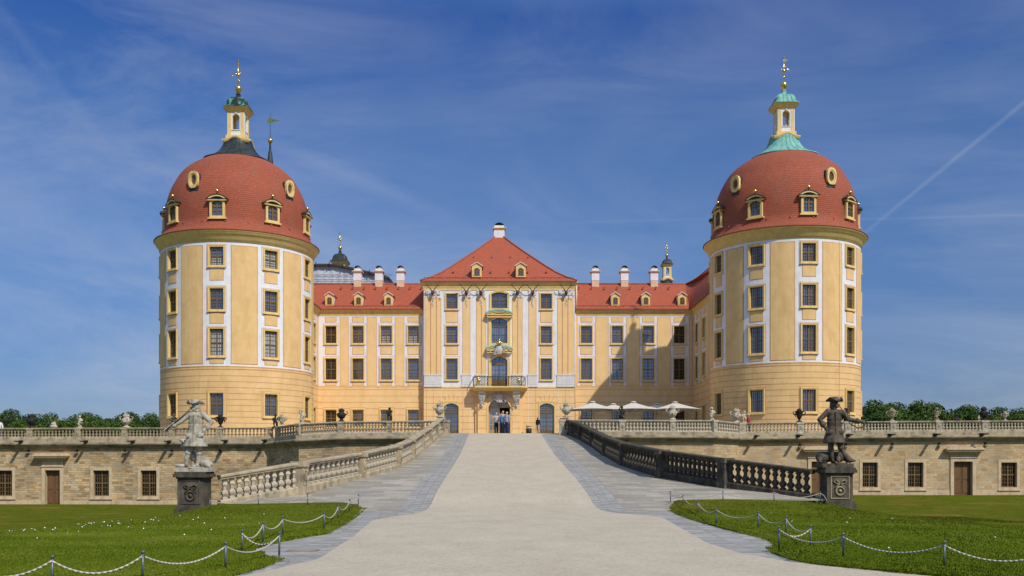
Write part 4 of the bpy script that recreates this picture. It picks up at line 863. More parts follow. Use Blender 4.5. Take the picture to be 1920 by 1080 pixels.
# cornices
cb = MB(); z0 = Z(544, YM); z1 = Z(526.5, YM-.35); dzc = z1-z0
cpr = [(0, z0-.02), (.05, z0), (.05, z0+dzc*.24), (.10, z0+dzc*.28), (.10, z0+dzc*.5), (.2, z0+dzc*.58), (.26, z0+dzc*.72), (.32, z0+dzc*.78), (.34, z0+dzc), (.0, z0+dzc+.01)]
cb.sweep(cpr, [((xm0, YM+8, 0), (-1, 0)), ((xm0, YM, 0), (-1, -1)), ((xm1, YM, 0), (1, -1)), ((xm1, YM+8, 0), (1, 0))], 0)
zA = Z(592, YW); zB = Z(579.5, YW-.3); dd = zB-zA
wp = [(0, zA-.02), (.04, zA), (.05, zA+dd*.25), (.09, zA+dd*.3), (.09, zA+dd*.52), (.18, zA+dd*.62), (.22, zA+dd*.78), (.27, zA+dd*.82), (.28, zA+dd), (0, zA+dd+.01)]
cb.sweep(wp, [((XL, 85.5, 0), (1, 0)), ((XL, YW, 0), (1, -1)), ((xm0-.1, YW, 0), (0, -1))], 0)
cb.sweep(wp, [((xm1+.1, YW, 0), (0, -1)), ((XR, YW, 0), (-1, -1)), ((XR, 85.5, 0), (-1, 0))], 0)
cb.build('cornice', ['ochre_trim'], pal)
# roofs
rf = MB()
ex0, ex1, ey0, ey1 = X(788.5, YM-.45), X(1082, YM-.45), YM-.45, YM+15.5
ax, ay, az = X(936, 104.8), 104.8, Z(440, 104.8); ze = Z(526, YM-.45)
lv = [(0, 0), (.12, .075), (.26, .19), (.40, .335), (.655, .61), (.83, .81), (.985, 1)]
ringz = []
for t_, h in lv:
    ringz.append([Vector((ex0+(ax-ex0)*t_, ey0+(ay-ey0)*t_, ze+(az-ze)*h)), Vector((ex1+(ax-ex1)*t_, ey0+(ay-ey0)*t_, ze+(az-ze)*h)), Vector((ex1+(ax-ex1)*t_, ey1+(ay-ey1)*t_, ze+(az-ze)*h)), Vector((ex0+(ax-ex0)*t_, ey1+(ay-ey1)*t_, ze+(az-ze)*h))])
for a, b_ in zip(ringz, ringz[1:]):
    for k in range(4):
        j = (k+1) % 4; q = [a[k], a[j], b_[j], b_[k]]
        uv = [((p.x if k % 2 == 0 else p.y), p.z*1.25) for p in q]; rf.poly(q, 0, uv)
rf.poly(ringz[-1], 0); rf.poly([p-Vector((0, 0, .09)) for p in ringz[0]][::-1], 1)
for k in range(4):
    j = (k+1) % 4; a, b_ = ringz[0][k], ringz[0][j]; rf.poly([a-Vector((0, 0, .09)), b_-Vector((0, 0, .09)), b_, a], 1)
    rf.tube([r_[k]+Vector((0, 0, .03)) for r_ in ringz], .10, 6, 1)
zr, ye = Z(532.6, 102.3), YW-.38; zew = Z(578.5, ye)
def roofquad(p, q, r_, s_, uax): rf.poly([p, q, r_, s_], 0, [((v.x if uax == 0 else v.y), math.hypot(v.z, (v.y-ye) if uax == 0 else 0)*1.0 if uax == 0 else v.z*1.4) for v in map(Vector, (p, q, r_, s_))])
for (a, b_, ra, rb) in ((XL+.36, xm0-.02, XL-4.2, xm0-.02), (xm1+.02, XR-.36, xm1+.02, XR+4.2)):
    N = 6
    for k in range(N):
        t0, t1 = k/N, (k+1)/N; f = lambda t_: t_+.10*(t_*t_-t_)
        p = [Vector((a+(ra-a)*t0, ye+(102.3-ye)*t0, zew+(zr-zew)*f(t0))), Vector((b_+(rb-b_)*t0, ye+(102.3-ye)*t0, zew+(zr-zew)*f(t0))), Vector((b_+(rb-b_)*t1, ye+(102.3-ye)*t1, zew+(zr-zew)*f(t1))), Vector((a+(ra-a)*t1, ye+(102.3-ye)*t1, zew+(zr-zew)*f(t1)))]
        rf.poly(p, 0, [(v.x, (v.y-ye)*1.25) for v in p])
    rf.poly([(ra, 102.3, zr), (rb, 102.3, zr), (rb, 107.5, zew), (ra, 107.5, zew)], 0)
    rf.tube([(ra, 102.3, zr+.02), (rb, 102.3, zr+.02)], .09, 6, 1); rf.box(a, b_, ye-.03, ye+.1, zew-.10, zew-.01, 1)
    
# connecting roofs; the right one sweeps up behind the tower
up = [P(1284, 532.9, 102.4), P(1297, 528, 102), P(1310, 519, 101.5), P(1321, 510, 101), P(1331, 501.5, 100.5), P(1345, 493, 99), P(1380, 480, 94)]
ev = [Vector((XR-.36, y, zew)) for y in (ye, ye-.9, ye-2.2, ye-3.6, ye-5.2, ye-8, 85)]
for i in range(6):
    for k in range(4):
        t0, t1 = k/4, (k+1)/4; p = [ev[i].lerp(up[i], t0), ev[i].lerp(up[i], t1), ev[i+1].lerp(up[i+1], t1), ev[i+1].lerp(up[i+1], t0)]; rf.poly(p, 0, [(v.y, v.x*1.25) for v in p])
rf.tube(up, .08, 5, 1); rf.poly([up[0], up[-1], (26, 104, 15), (19, 105, 15)], 0)
rf.box(XR-.42, XR-.3, 85, ye, zew-.1, zew-.01, 1)
rf.poly([(XL+.36, ye, zew), (XL+.36, 85, zew), (XL-4.2, 85, zr), (XL-4.2, 102.3, zr)], 0, [(v[1], v[0]*1.25) for v in ((0, ye), (0, 85), (0, 85), (0, 102))] if False else ((ye, 0), (85, 0), (85, 5.6), (102.3, 5.6))); rf.box(XL+.3, XL+.42, 85, ye, zew-.1, zew-.01, 1)
roof = rf.build('roof', ['roof_tile', 'ridge_tile'], pal)
sn = MB()                                  # snow guard rails and vent tiles
for (a, b_, y_, z_) in ((ex0+.3, ex1-.3, ey0+.5, ze+.38), (XL+.9, xm0-.2, ye+.35, zew+.33), (xm1+.2, XR-.9, ye+.35, zew+.33)):
    sn.tube([(a, y_, z_), (b_, y_, z_)], .02, 4, 0)
    k = a
    while k < b_: sn.tube([(k, y_, z_-.14), (k, y_, z_+.03)], .018, 4, 0); k += .8
for (x_, y_, z_) in [(xm0-1.2*k-.6, 101.2, zr-.62) for k in range(8)]+[(xm1+1.35*k+.7, 101.2, zr-.62) for k in range(8)]+[(-6+1.9*k, 98.6, ze+1.15) for k in range(6)]+[(-4+1.9*k, 101.2, ze+3.2) for k in range(4)]:
    sn.box(x_-.07, x_+.07, y_-.15, y_+.15, z_, z_+.14, 1)
sn.build('snow_guard', ['iron', 'ridge_tile'], roof)
# gable dormers
def gdormer(px_, py_b, Y, w, h, slope):
    q = X(px_, Y); z0_ = Z(py_b, Y); d = thing_part = MB()
    inn, out = arch_loops(w*.55, h*.58, w*.2, 0, 8); n = len(inn)
    hw = w/2; hr = h*.78
    out = [(-hw, -h*.12)]+[(-hw+2*hw*k/(n-3), hr+(h-hr)*(1-abs(-1+2*k/(n-3)))) for k in range(n-2)]+[(hw, -h*.12)]
    T = lambda p: Vector((q+p.x, Y+p.y, z0_+h*.12+p.z))
    d.ring(inn, out, 0, .12, 0, T); d.ring([(x*1.12, z*1.03-.02) for x, z in inn], [(x*1.35, z*1.1-.02) for x, z in inn], -.04, -.001, 0, T)
    dep = (h*.9)/slope
    for sx in (-1, 1): d.poly([T(Vector((sx*hw*.96, .12, -h*.1))), T(Vector((sx*hw*.96, .12, hr))), T(Vector((sx*hw*.96, dep, hr)))], 1)
    for sx in (-1, 1):
        e = hw*1.22; s_ = (h-hr)/hw
        d.poly([T(Vector((0, -.12, h+.06))), T(Vector((sx*e, -.12, hr-s_*(e-hw)+.04))), T(Vector((sx*e, dep+.3, hr-s_*(e-hw)+.04))), T(Vector((0, dep+.6, h+.06)))], 2)
        d.poly([T(Vector((0, -.12, h))), T(Vector((sx*e, -.12, hr-s_*(e-hw)-.03))), T(Vector((sx*e, -.12, hr-s_*(e-hw)+.04))), T(Vector((0, -.12, h+.07)))], 1)
    o = d.build('dormer', ['ochre_trim', 'white_paint', 'roof_tile'], pal)
    _, f, g = win_meshes(w*.55, h*.58, rise=w*.2, mo=0, cols=2, rows=1, tr=.6, back=.05); put('frame', f, o, T(Vector((0, 0, 0)))); put('pane', g, o, T(Vector((0, 0, 0))))
for px_ in (617.5, 672, 728.3, 1153.7, 1211, 1279): gdormer(px_, 572.8, YW+.15, .84, 1.18, .8)
for px_ in (894, 976.5): gdormer(px_, 519.5, YM+.15, 1.0, 1.3, .62)
# chimneys
def chimney(x_, y_, w, zb_, zm, zt, base='chimney_base'):
    c = MB(); c.box(x_-w/2, x_+w/2, y_-w/2, y_+w/2, zb_, zm, 1); c.box(x_-w/2-.02, x_+w/2+.02, y_-w/2-.02, y_+w/2+.02, zm, zt, 0); c.box(x_-w/2-.09, x_+w/2+.09, y_-w/2-.09, y_+w/2+.09, zt, zt+.10, 1); c.box(x_-w/2-.16, x_+w/2+.16, y_-w/2-.16, y_+w/2+.16, zt+.10, zt+.2, 1); c.box(x_-w/2+.03, x_+w/2-.03, y_-w/2+.03, y_+w/2-.03, zt+.2, zt+.45, 0)
    o = c.build('chimney', ['white_paint', base], pal)
    k = MB(); T = lambda p: Vector((x_+p.x, y_+p.y, zt+.45+p.z)); a = arc(-w/2+.06, w/2-.06, .12, .2, 8)
    k.ring([(-w/2+.12, 0)]+[(x*.8, z*.85) for x, z in a]+[(w/2-.12, 0)], [(-w/2+.04, 0)]+a+[(w/2-.04, 0)], -w/2+.05, w/2-.05, 0, T); k.build('chimney_cap', ['iron'], o)
for px_ in (671, 711, 751.5, 1116, 1170.5, 1226): 
    Yc = 102.2; chimney(X(px_, Yc), Yc, .76, Z(540, Yc), Z(527, Yc), Z(512.5, Yc))
Yc = 104.8; chimney(X(936.2, Yc), Yc, 1.1, Z(450, Yc), Z(449.9, Yc), Z(432.5, Yc), 'ochre_trim')
# downpipes
dp = MB()
for x_, zt_ in ((xm0-.12, Z(585, YW)), (xm1+.12, Z(585, YW))): dp.tube([(x_, YW-.1, 2.2), (x_, YW-.1, zt_)], .035, 6, 0)
dp.tube([(xm1+.22, YM-.1+.5, Z(578, YM)), (xm1+.22, YM+.4, Z(532, YM))], .06, 6, 0); dp.build('downpipe', ['white_line'], pal)
# ------------------------------------------------------------------ things on the far side
def rear_turret(label, px_, Y, zb_, s, full, ztip):
    t = thing('rear_turret', label, 'turret'); q = X(px_, Y)
    z = lantern(t, q, Y, zb_, s, 'copper_dark'); v = vane(t, q, Y, z-.12, s*(.93 if s < .9 else .72), -1)
    b_ = MB(); b_.lathe([(1.6*s, -2.6), (1.3*s, -1.2), (1.0*s, .05)], 24, 0, (q, Y, zb_)); b_.build('turret_neck', ['copper_dark'], t)
rear_turret('small belfry turret with golden vane rising above the sheeted roof on the left', 637.7, 118, Z(492, 118)-3.01, 1.0, 0, 0)
rear_turret('slim white belfry turret with dark dome behind the right wing roof', 1250.4, 118, Z(526, 118)-.1, .66, 1, 0)
sp_ = thing('chapel_spire', 'thin dark spire with golden ball and star vane behind the left dome', 'spire'); Y = 112; q = X(506.5, Y)
m_ = MB(); m_.lathe([(1.1, Z(420, Y)), (.62, Z(350, Y)), (.40, Z(312, Y)), (.32, Z(300, Y)), (.2, Z(284, Y)), (.13, Z(283, Y)), (.11, Z(268, Y))], 8, 0, (q, Y, 0), smooth=False); m_.tube([(q, Y, Z(262, Y)), (q, Y, Z(212, Y))], .035, 5, 0, .02); m_.build('spire_shaft', ['copper_dark'], sp_)
m_ = MB(); m_.lathe([(0, -.3), (.2, -.24), (.3, -.08), (.3, .08), (.2, .24), (0, .3)], 16, 0, (q, Y, Z(264, Y)))
st = []; zc_ = Z(226, Y)
for k in range(16): a = PI/2+2*PI*k/16; r_ = .42 if k % 2 == 0 else .26; st.append((q+r_*cos(a), zc_+r_*sin(a)))
m_.prism(st[::-1], Y-.03, Y+.03, 0); m_.prism([(q+.3, zc_-.18), (q+.3, zc_+.2), (q+1.15, zc_)], Y-.03, Y+.03, 0); m_.build('star_vane', ['gold'], sp_)
# sheeted scaffold roof
sc_ = thing('scaffold_shelter', 'pale grey sheeting under a dark curved scaffold roof behind the left wing', 'scaffold'); Y = 112
tops = [(580, 497), (600, 495.5), (630, 496), (660, 502), (690, 509.5), (715, 515), (730, 520), (740, 533), (742, 545)]
m_ = MB(); n_ = 60
for k in range(n_):
    a = 575+(738-575)*k/n_; b_ = 575+(738-575)*(k+1)/n_
    f = lambda x_: interp(tops, x_)+1.5
    m_.poly([(X(a, Y), Y+.03*sin(k*1.3)+.02*sin(k*3.1), 14), (X(b_, Y), Y+.03*sin((k+1)*1.3)+.02*sin((k+1)*3.1), 14), (X(b_, Y), Y+.03*sin((k+1)*1.3), Z(f(b_), Y)), (X(a, Y), Y+.03*sin(k*1.3), Z(f(a), Y))], 0)
m_.build('sheeting', ['tarp'], sc_)
m_ = MB()
for (a, za), (b_, zb_) in zip(tops, tops[1:]):
    p = [Vector((X(a, Y), Y-.4, Z(za, Y))), Vector((X(b_, Y), Y-.4, Z(zb_, Y))), Vector((X(b_, Y), Y+11.3, Z(zb_, Y))), Vector((X(a, Y), Y+11.3, Z(za, Y)))]
    m_.poly(p, 0); m_.poly([v-Vector((0, 0, .22)) for v in p][::-1], 0); m_.poly([p[0]-Vector((0, 0, .22)), p[1]-Vector((0, 0, .22)), p[1], p[0]], 0)
for k in range(6): a = 594+25*k; z_ = Z(interp(tops, a)-1, Y); m_.box(X(a, Y)-.04, X(a, Y)+.04, Y-.6, Y-.45, z_-.25, z_+.12, 0)
m_.build('shelter_roof', ['scaffold_wood'], sc_)
for zz_ in (Z(516, Y), Z(525, Y)):
    m_ = MB(); m_.tube([(X(585, Y), Y-.15, zz_), (X(736, Y), Y-.15, zz_)], .03, 4, 0); m_.build('scaffold_pole', ['post_metal'], sc_)
# ------------------------------------------------------------------ ground
RZ = [(20, -1.6), (30, -1.58), (32.5, -1.52), (34, -1.42), (36, -1.12), (41, -.63), (47, -.15), (55, .5), (62, 1.25), (70, 2.15), (98, 2.95)]
LLe = [(5, -8.5), (9, -5.6), (11, -4.65), (13.3, -3.95), (14.9, -3.78), (15.9, -3.86), (16.9, -4.45), (17.5, -4.8), (18.6, -4.75), (20.2, -4.55), (21.6, -4.14), (25.3, -4.32), (29, -4.7), (32.4, -5.0), (33.2, -5.3), (33.6, -5.6), (33.7, -5.6)]
LRe = [(5, 18), (9, 11), (11, 8.2), (13.2, 6.3), (14.3, 5.4), (15.2, 4.78), (15.9, 4.6), (17.2, 4.62), (18.7, 5.15), (20.3, 5.3), (23.4, 5.1), (27.2, 5.0), (30.5, 5.1), (32.5, 5.15), (33.7, 5.5), (34.3, 5.7), (34.5, 5.7)]
GLe = [(5, -9), (9, -6), (11, -4.9), (13.2, -3.95), (14.3, -3.62), (16.1, -3.22), (21, -3.45), (26.7, -3.85), (28.5, -3.5), (30, -3.0), (31.5, -2.82), (45, -2.85), (70, -3.1), (98, -4.2)]
GRe = [(5, 18.4), (9, 11.4), (11, 8.5), (13.2, 6.5), (14.3, 5.45), (15.2, 4.62), (17.1, 4.03), (19.4, 3.9), (27.6, 4.34), (28.9, 4.2), (30.2, 3.3), (31.3, 2.9), (45, 2.6), (70, 2.1), (98, 1.2)]
FAR = 0
def lawn_z(x, y):
    fx = -3.22 if x < 0 else -2.5
    w = sst(0, 1, (abs(x)-8)/14*(y-13)/17) if y > 13 and abs(x) > 8 else 0
    w *= 1-sst(28, 32.5, y)*(1-(sst(10.1, 11.5, -x) if x < 0 else sst(10.9, 12.3, x)))
    w = max(w, sst(34.5, 52, y))
    if abs(x) > 11.6: w = max(w, sst(33, 50, y+(abs(x)-11.6)*1.5))
    base = -1.56 if y < 31 else max(-1.56, interp(RZ, min(y, 35))-.02)
    return base+(fx-base)*w+.03*sin(x*.9+y*.31)*sin(y*.7)
EDGE = .06
def rise(x, y, side):        # lawn lip falls to the paving
    e = interp(LLe, y) if side < 0 else interp(LRe, y)
    d = abs(x-e) if y < 33.4 else min(abs(x-e), 2)
    return EDGE*min(1, d/.25)
# base ground (lawns) as one sheet each side reaching to the horizon
def lawn(side):
    mb = MB(); ys = [5+.45*k for k in range(64)]+[33.4, 33.5, 33.6, 33.7, 34.0, 34.35, 34.5, 35, 36, 38, 41, 44, 47, 52, 58, 64, 70, 76, 80]
    ys += [33.65, 34.4, 34.41, 34.6, 34.61, 35.4, 35.41]; ys = sorted(set(ys)); tt = [0, .004, .01, .02, .035, .05, .08, .11, .15, .2, .26, .33, .41, .5, .6, .72, .85, 1]
    tab = LLe if side < 0 else LRe; yb = 34.6 if side < 0 else 35.4; yf = 33.65 if side < 0 else 34.4
    rows = []
    for y in ys:
        e = interp(tab, y) if y <= yb else (interp([(yb, -10.6), (36.2, -8.0), (41, -6.75), (47, -5.9), (57, -5.8), (70, -5.45), (80, -5.4)], y) if side < 0 else interp([(yb, 11.2), (37.8, 8.6), (41.2, 6.75), (47.5, 5.9), (55, 5.6), (62, 5.4), (70, 4.2), (80, 4.2)], y))
        xs = [e+side*(62-abs(e))*t for t in tt]; sk = mb.vert((e, y, lawn_z(e, y)-.15))
        rows.append([sk]+[mb.vert((x, y, (lawn_z(x, y)+(rise(x, y, side) if (y <= yf or abs(x) > 12) else -.12)))) for x in xs])
    for a, b_ in zip(rows, rows[1:]):
        for k in range(len(tt)):
            q = (a[k], a[k+1], b_[k+1], b_[k]); mb.face(q if side > 0 else q[::-1], 0, None, True)
    return mb
ob = lawn(-1).build('lawn', ['turf']); tag(ob, kind='structure'); ob = lawn(1).build('lawn', ['turf']); tag(ob, kind='structure')
mb = MB()
mb.poly([(-2500, -30, -3.6), (2500, -30, -3.6), (2500, 4000, -3.6), (-2500, 4000, -3.6)], 0); tag(mb.build('ground', ['grass']), kind='structure')
def strip(name, fl, fr, y0, y1, off, mat, nx=6, uvs=1.0, along=False, dy=.5):
    mb = MB(); ys = [y0]; 
    while ys[-1] < y1-1e-6: ys.append(min(y1, ys[-1]+(dy if ys[-1] < 36 else 1.2)))
    for k in list(RZ): 
        if y0 < k[0] < y1: ys.append(k[0])
    ys = sorted(set(ys)); rows = []
    for y in ys: a, b_ = fl(y), fr(y); rows.append([(a+(b_-a)*k/nx, y) for k in range(nx+1)])
    R = [[mb.vert((x, y, interp(RZ, y)+off)) for x, y in r] for r in rows]
    for i in range(len(rows)-1):
        for k in range(nx):
            uv = []
            for (ii, kk) in ((i, k), (i, k+1), (i+1, k+1), (i+1, k)):
                x, y = rows[ii][kk]
                if along: uv.append((y*uvs, (x-rows[ii][0][0])*uvs))
                else: uv.append((x*uvs, y*uvs))
            mb.face((R[i][k], R[i][k+1], R[i+1][k+1], R[i+1][k]), 0, uv, True)
    return tag(mb.build(name, [mat]), kind='structure')
G_ = lambda tab, d=0: (lambda y: interp(tab, y)+d)
strip('gravel_path', lambda y: interp(GLe, y)-.0 if y < 30 else interp(GLe, y), G_(GRe), 4, 97.1, .004, 'gravel', 10)
# stone verge between lawn and gravel in the foreground, then slabs on the ramp
strip('stone_verge', lambda y: min(interp(LLe, y), interp(GLe, y)-.02)-.25, G_(GLe, -.0), 5, 30.6, .0, 'cobbles', 4, .62, True)
strip('stone_verge', G_(GRe), lambda y: max(interp(LRe, y), interp(GRe, y)+.02)+.25, 5, 30.6, .0, 'cobbles', 4, .62, True)
bl_out = lambda y: interp([(30.6, -5.6), (33.55, -6.0), (33.65, -10.6), (34.2, -10.6), (35.9, -8.2), (41, -6.7), (46, -5.8), (57, -5.6), (70, -5.3), (72, -9), (97, -9)], y)
br_out = lambda y: interp([(30.6, 5.6), (34.3, 6.0), (34.4, 11.8), (35, 11.6), (37.6, 8.6), (41, 6.6), (47.4, 5.8), (55, 5.5), (62, 5.3), (70, 4.0), (72, 9), (97, 9)], y)
strip('stone_paving', bl_out, G_(GLe, -.93), 30.6, 96, -.002, 'slabs', 8)
strip('stone_paving', G_(GRe, .93), br_out, 30.6, 96, -.002, 'slabs', 8)
strip('cobble_band', G_(GLe, -.93), G_(GLe), 30.6, 72, .002, 'cobbles', 3, 1.0, True)
strip('cobble_band', G_(GRe), G_(GRe, .93), 30.6, 72, .002, 'cobbles', 3, 1.0, True)
# ------------------------------------------------------------------ grass blades, daisies
def blades(name, n, region, hmin, hmax, label=None):
    V = []; Fc = []; cnt = 0
    side, y0, y1, xmax = region
    ys = y0+(y1-y0)*rng.random(n)**1.35
    tab = LLe if side < 0 else LRe
    out = np.zeros((n*3, 3), np.float32); k = 0
    rr = rng.random((n, 6))
    for i in range(n):
        y = ys[i]; e = interp(tab, y); lim = min(xmax, abs(960/F*y)+1.5)
        if abs(e) >= lim: continue
        if y > (33.6 if side < 0 else 34.35): e = side*12.5
        x = side*(abs(e)-.02-.12*abs(sin(y*5.3)*sin(y*2.1))+(lim-abs(e))*rr[i, 0]**1.2); z = lawn_z(x, y)+rise(x, y, side)-.008
        pn = sin(x*1.3+y*.7)*sin(y*1.9-x*.4); h = hmin+(hmax-hmin)*rr[i, 1]*(.75+.35*pn); w = .005+.006*rr[i, 2]+.0005*y; a = rr[i, 3]*6.283; ln = h*.8*(rr[i, 4]-.3); b_ = rr[i, 5]*6.283
        if abs(abs(x)-abs(e)) < .3: h *= 1.2
        ca, sa = cos(a)*w, sin(a)*w
        out[k] = (x-ca, y-sa, z); out[k+1] = (x+ca, y+sa, z); out[k+2] = (x+ln*cos(b_), y+ln*sin(b_), z+h); k += 3
    out = out[:k]; nf = k//3
    me = bpy.data.meshes.new(name); me.vertices.add(k); me.vertices.foreach_set('co', out.ravel())
    me.loops.add(k); me.loops.foreach_set('vertex_index', np.arange(k, dtype=np.int32)); me.polygons.add(nf); me.polygons.foreach_set('loop_start', np.arange(0, k, 3, dtype=np.int32)); me.polygons.foreach_set('loop_total', np.full(nf, 3, np.int32))
    me.update(); me.materials.append(MAT['blades']); o = put(name, me); tag(o, label, 'grass', kind='stuff')
blades('grass', 210000, (-1, 11, 44, 26), .012, .036, 'short green grass on the left lawn beside the gravel path')
blades('grass', 210000, (1, 11, 44, 26), .012, .036, 'short green grass on the right lawn beside the gravel path')
def farblades():
    for side, nm in ((-1, 'left'), (1, 'right')):
        n = 70000; y = 33+41*rng.random(n)**1.2; lim = np.abs(960/F*y)+1; x = side*(12.2+(lim-12.2)*rng.random(n)); out = np.zeros((n, 3, 3), np.float32)
        z = np.array([lawn_z(a, b_) for a, b_ in zip(x, y)]); a = rng.random(n)*6.283; w = .02+.03*rng.random(n); h = .02+.05*rng.random(n)**2
        out[:, 0] = np.stack([x-w*np.cos(a), y-w*np.sin(a), z], 1); out[:, 1] = np.stack([x+w*np.cos(a), y+w*np.sin(a), z], 1); out[:, 2] = np.stack([x+.05*(rng.random(n)-.5), y+.05*(rng.random(n)-.5), z+h], 1)
        me = bpy.data.meshes.new('grass'); k = n*3; me.vertices.add(k); me.vertices.foreach_set('co', out.ravel()); me.loops.add(k); me.loops.foreach_set('vertex_index', np.arange(k, dtype=np.int32)); me.polygons.add(n); me.polygons.foreach_set('loop_start', np.arange(0, k, 3, dtype=np.int32)); me.polygons.foreach_set('loop_total', np.full(n, 3, np.int32)); me.update(); me.materials.append(MAT['blades_far'])
        tag(put('grass', me), 'sparse olive grass in front of the %s terrace wall' % nm, 'grass', kind='stuff')
farblades()
def daisies():
    mb = MB(); rr = random.Random(5)
    for i in range(330):
        if i < 280: y = rr.gauss(25.5, 3.4); x = -11.6-(y-25)*.2+rr.gauss(0, 1)*2.2
        else: y = rr.uniform(16, 40); x = rr.uniform(6, 16)
        if y < 13.5 or y > 50 or abs(x) < abs(interp(LLe if x < 0 else LRe, y))+.3 or (y > 33 and abs(x) < 13): continue
        z = lawn_z(x, y)+.075; r = .005+.00038*y
        mb.poly([(x+r*cos(a), y+r*sin(a)*.8, z+.012*sin(a+i)) for a in [k*PI/3 for k in range(6)]], 0)
    tag(mb.build('daisies', ['petal']), 'tiny white daisies scattered over the lawns', 'flowers', kind='stuff')
daisies()
# ------------------------------------------------------------------ terraces
LT = [(-330, 803.5, 73.5), (506, 801.3, 73.5), (521, 800, 72.9), (560, 794.6, 69.3), (632, 790.6, 69), (838, 788.2, 69)]
RT = [(1054, 786.8, 69), (1339, 788, 69), (1385, 793, 73.3), (1500, 791.8, 73.5), (1674, 789.6, 73.5), (2250, 786.5, 73.5)]
def wpt(p): return Vector((X(p[0], p[2]), p[2], Z(p[1], p[2])))
RAILH = .98
def onpath(pts, px):      # point on a terrace polyline at a pixel column
    for a, b_ in zip(pts, pts[1:]):
        if a[0] <= px <= b_[0]:
            A, B = wpt(a), wpt(b_); t = (px-960)/F; d = B-A; k = (t*A.y-A.x)/(d.x-t*d.y); return A+d*k
    return wpt(pts[-1])
# baluster shapes
BP = [(.085, 0), (.085, .06), (.055, .08), (.05, .10), (.075, .14), (.10, .20), (.095, .26), (.05, .33), (.04, .36), (.06, .38), (.04, .40), (.055, .46), (.085, .52), (.06, .60), (.045, .64), (.08, .67), (.08, .72)]
def bal_mesh(h, sq, mat, key):
    mb = MB(); k = h/.72; w = 1.5 if sq else 1.25
    mb.lathe([(r*w*k**.5, z*k) for r, z in BP], 4 if sq else 10, 0, rot=PI/4 if sq else 0, smooth=not sq); return mb.mesh('baluster', [mat])
def relief(mb, x, z, y, s, T, mat):
    rr = random.Random(int(x*97)); 
    for sg in (-1, 1):
        pts = [(x+sg*.09*s*cos(a), y, z+.05*s+.16*s*sin(a)) for a in [PI*(-.5+k/7) for k in range(8)]]; mb.tube([T(Vector(p)) for p in pts], .022*s, 4, mat)
    mb.tube([T(Vector((x-.1*s, y, z-.18*s))), T(Vector((x+.02*s, y-.01, z))), T(Vector((x-.08*s, y, z+.2*s)))], .02*s, 4, mat); mb.tube([T(Vector((x+.1*s, y, z-.18*s))), T(Vector((x, y-.01, z))), T(Vector((x+.1*s, y, z+.2*s)))], .02*s, 4, mat)
def balustrade(label, pts, piers, counts, H, mats, sq=False, sc_=1.0, pw=.34, group=None, reliefs=True):
    """pts: rail-top points; piers: list of points on it (with pier) ; counts: balusters per bay"""
    t = thing('balustrade', label, 'balustrade', pts[0]-Vector((0, 0, H))); t.location = (0, 0, 0)
    rail = MB(); hr = .13*sc_; hp = .17*sc_
    def miter(pp):
        out = []
        for i, p in enumerate(pp):
            d0 = (pp[i]-pp[i-1]) if i else (pp[1]-pp[0]); d1 = (pp[i+1]-pp[i]) if i < len(pp)-1 else d0
            d0 = Vector((d0.x, d0.y, 0)).normalized(); d1 = Vector((d1.x, d1.y, 0)).normalized(); n0 = Vector((d0.y, -d0.x, 0)); n1 = Vector((d1.y, -d1.x, 0)); mv = (n0+n1); mv = mv/max(.3, mv.dot(n0)); out.append((p, (mv.x, mv.y)))
        return out
    path = miter(pts); w = .17*sc_
    rail.sweep([(-w*.75, -hr), (w*.75, -hr), (w*.8, -hr*.75), (w, -hr*.5), (w, -hr*.12), (w*.85, 0), (-w*.85, 0), (-w, -hr*.12), (-w, -hr*.5), (-w*.8, -hr*.75), (-w*.75, -hr)], path, 0)
    rail.build('rail', [mats[0]], t)
    pl = MB(); pl.sweep([(-w*.9, -H-.25), (w*.9, -H-.25), (w*.9, -H+hp*.8), (w*.75, -H+hp), (-w*.75, -H+hp), (-w*.9, -H+hp*.8), (-w*.9, -H-.25)], path, 0); pl.build('plinth', [mats[0]], t)
    bh = H-hr-hp; bm_ = bal_mesh(bh, sq, mats[1], 0)
    for i, p in enumerate(piers):
        q = piers[min(i+1, len(piers)-1)]-piers[max(i-1, 0)]; a = math.atan2(q.y, q.x); 
        if a > PI/2: a -= PI
        if a < -PI/2: a += PI
        mp_ = MB(); R = Matrix.Rotation(a, 3, 'Z'); T = lambda v: Vector((p.x, p.y, p.z))+R @ v
        d = w*1.12
        mp_.box(-pw*.5, pw*.5, -d, d, -H-.26, -H+hp*.9, 0, T); mp_.box(-pw*.44, pw*.44, -d*.88, d*.88, -H+hp*.9, -hr*.9, 0, T); mp_.box(-pw*.56, pw*.56, -d*1.1, d*1.1, -hr*1.1, .018, 0, T)
        for (a0, a1, b0, b1) in ((-.34, .34, .0, .025), (-.34, .34, .975, 1), (-.34, -.30, 0, 1), (.30, .34, 0, 1)):
            z0_, z1_ = -H+hp*1.15, -hr*1.35; mp_.box(a0*pw, a1*pw, -d*.88-.018, -d*.86, z0_+(z1_-z0_)*b0, z0_+(z1_-z0_)*b1, 0, T)
        if reliefs: relief(mp_, 0, -H*.5, -d*.88-.01, .8*sc_*(pw/.36)**.5, T, 0)
        mp_.build('pier', [mats[2]], t)
    for (a, b_), n in zip(zip(piers, piers[1:]), counts):
        # arclength between piers following pts
        for k in range(n):
            L = (b_-a).length; u = (pw*.5+(L-pw)*(k+.5)/n)/L
            p = a.lerp(b_, u); d = b_-a; o = put('baluster', bm_, t, (p.x, p.y, p.z-H+hp-.005), math.atan2(d.y, d.x))
    return t
def seg(pts, pxs): return [onpath(pts, q) for q in pxs]
lp = [-32, 56.7, 146.5, 234.5, 323, 412, 514]
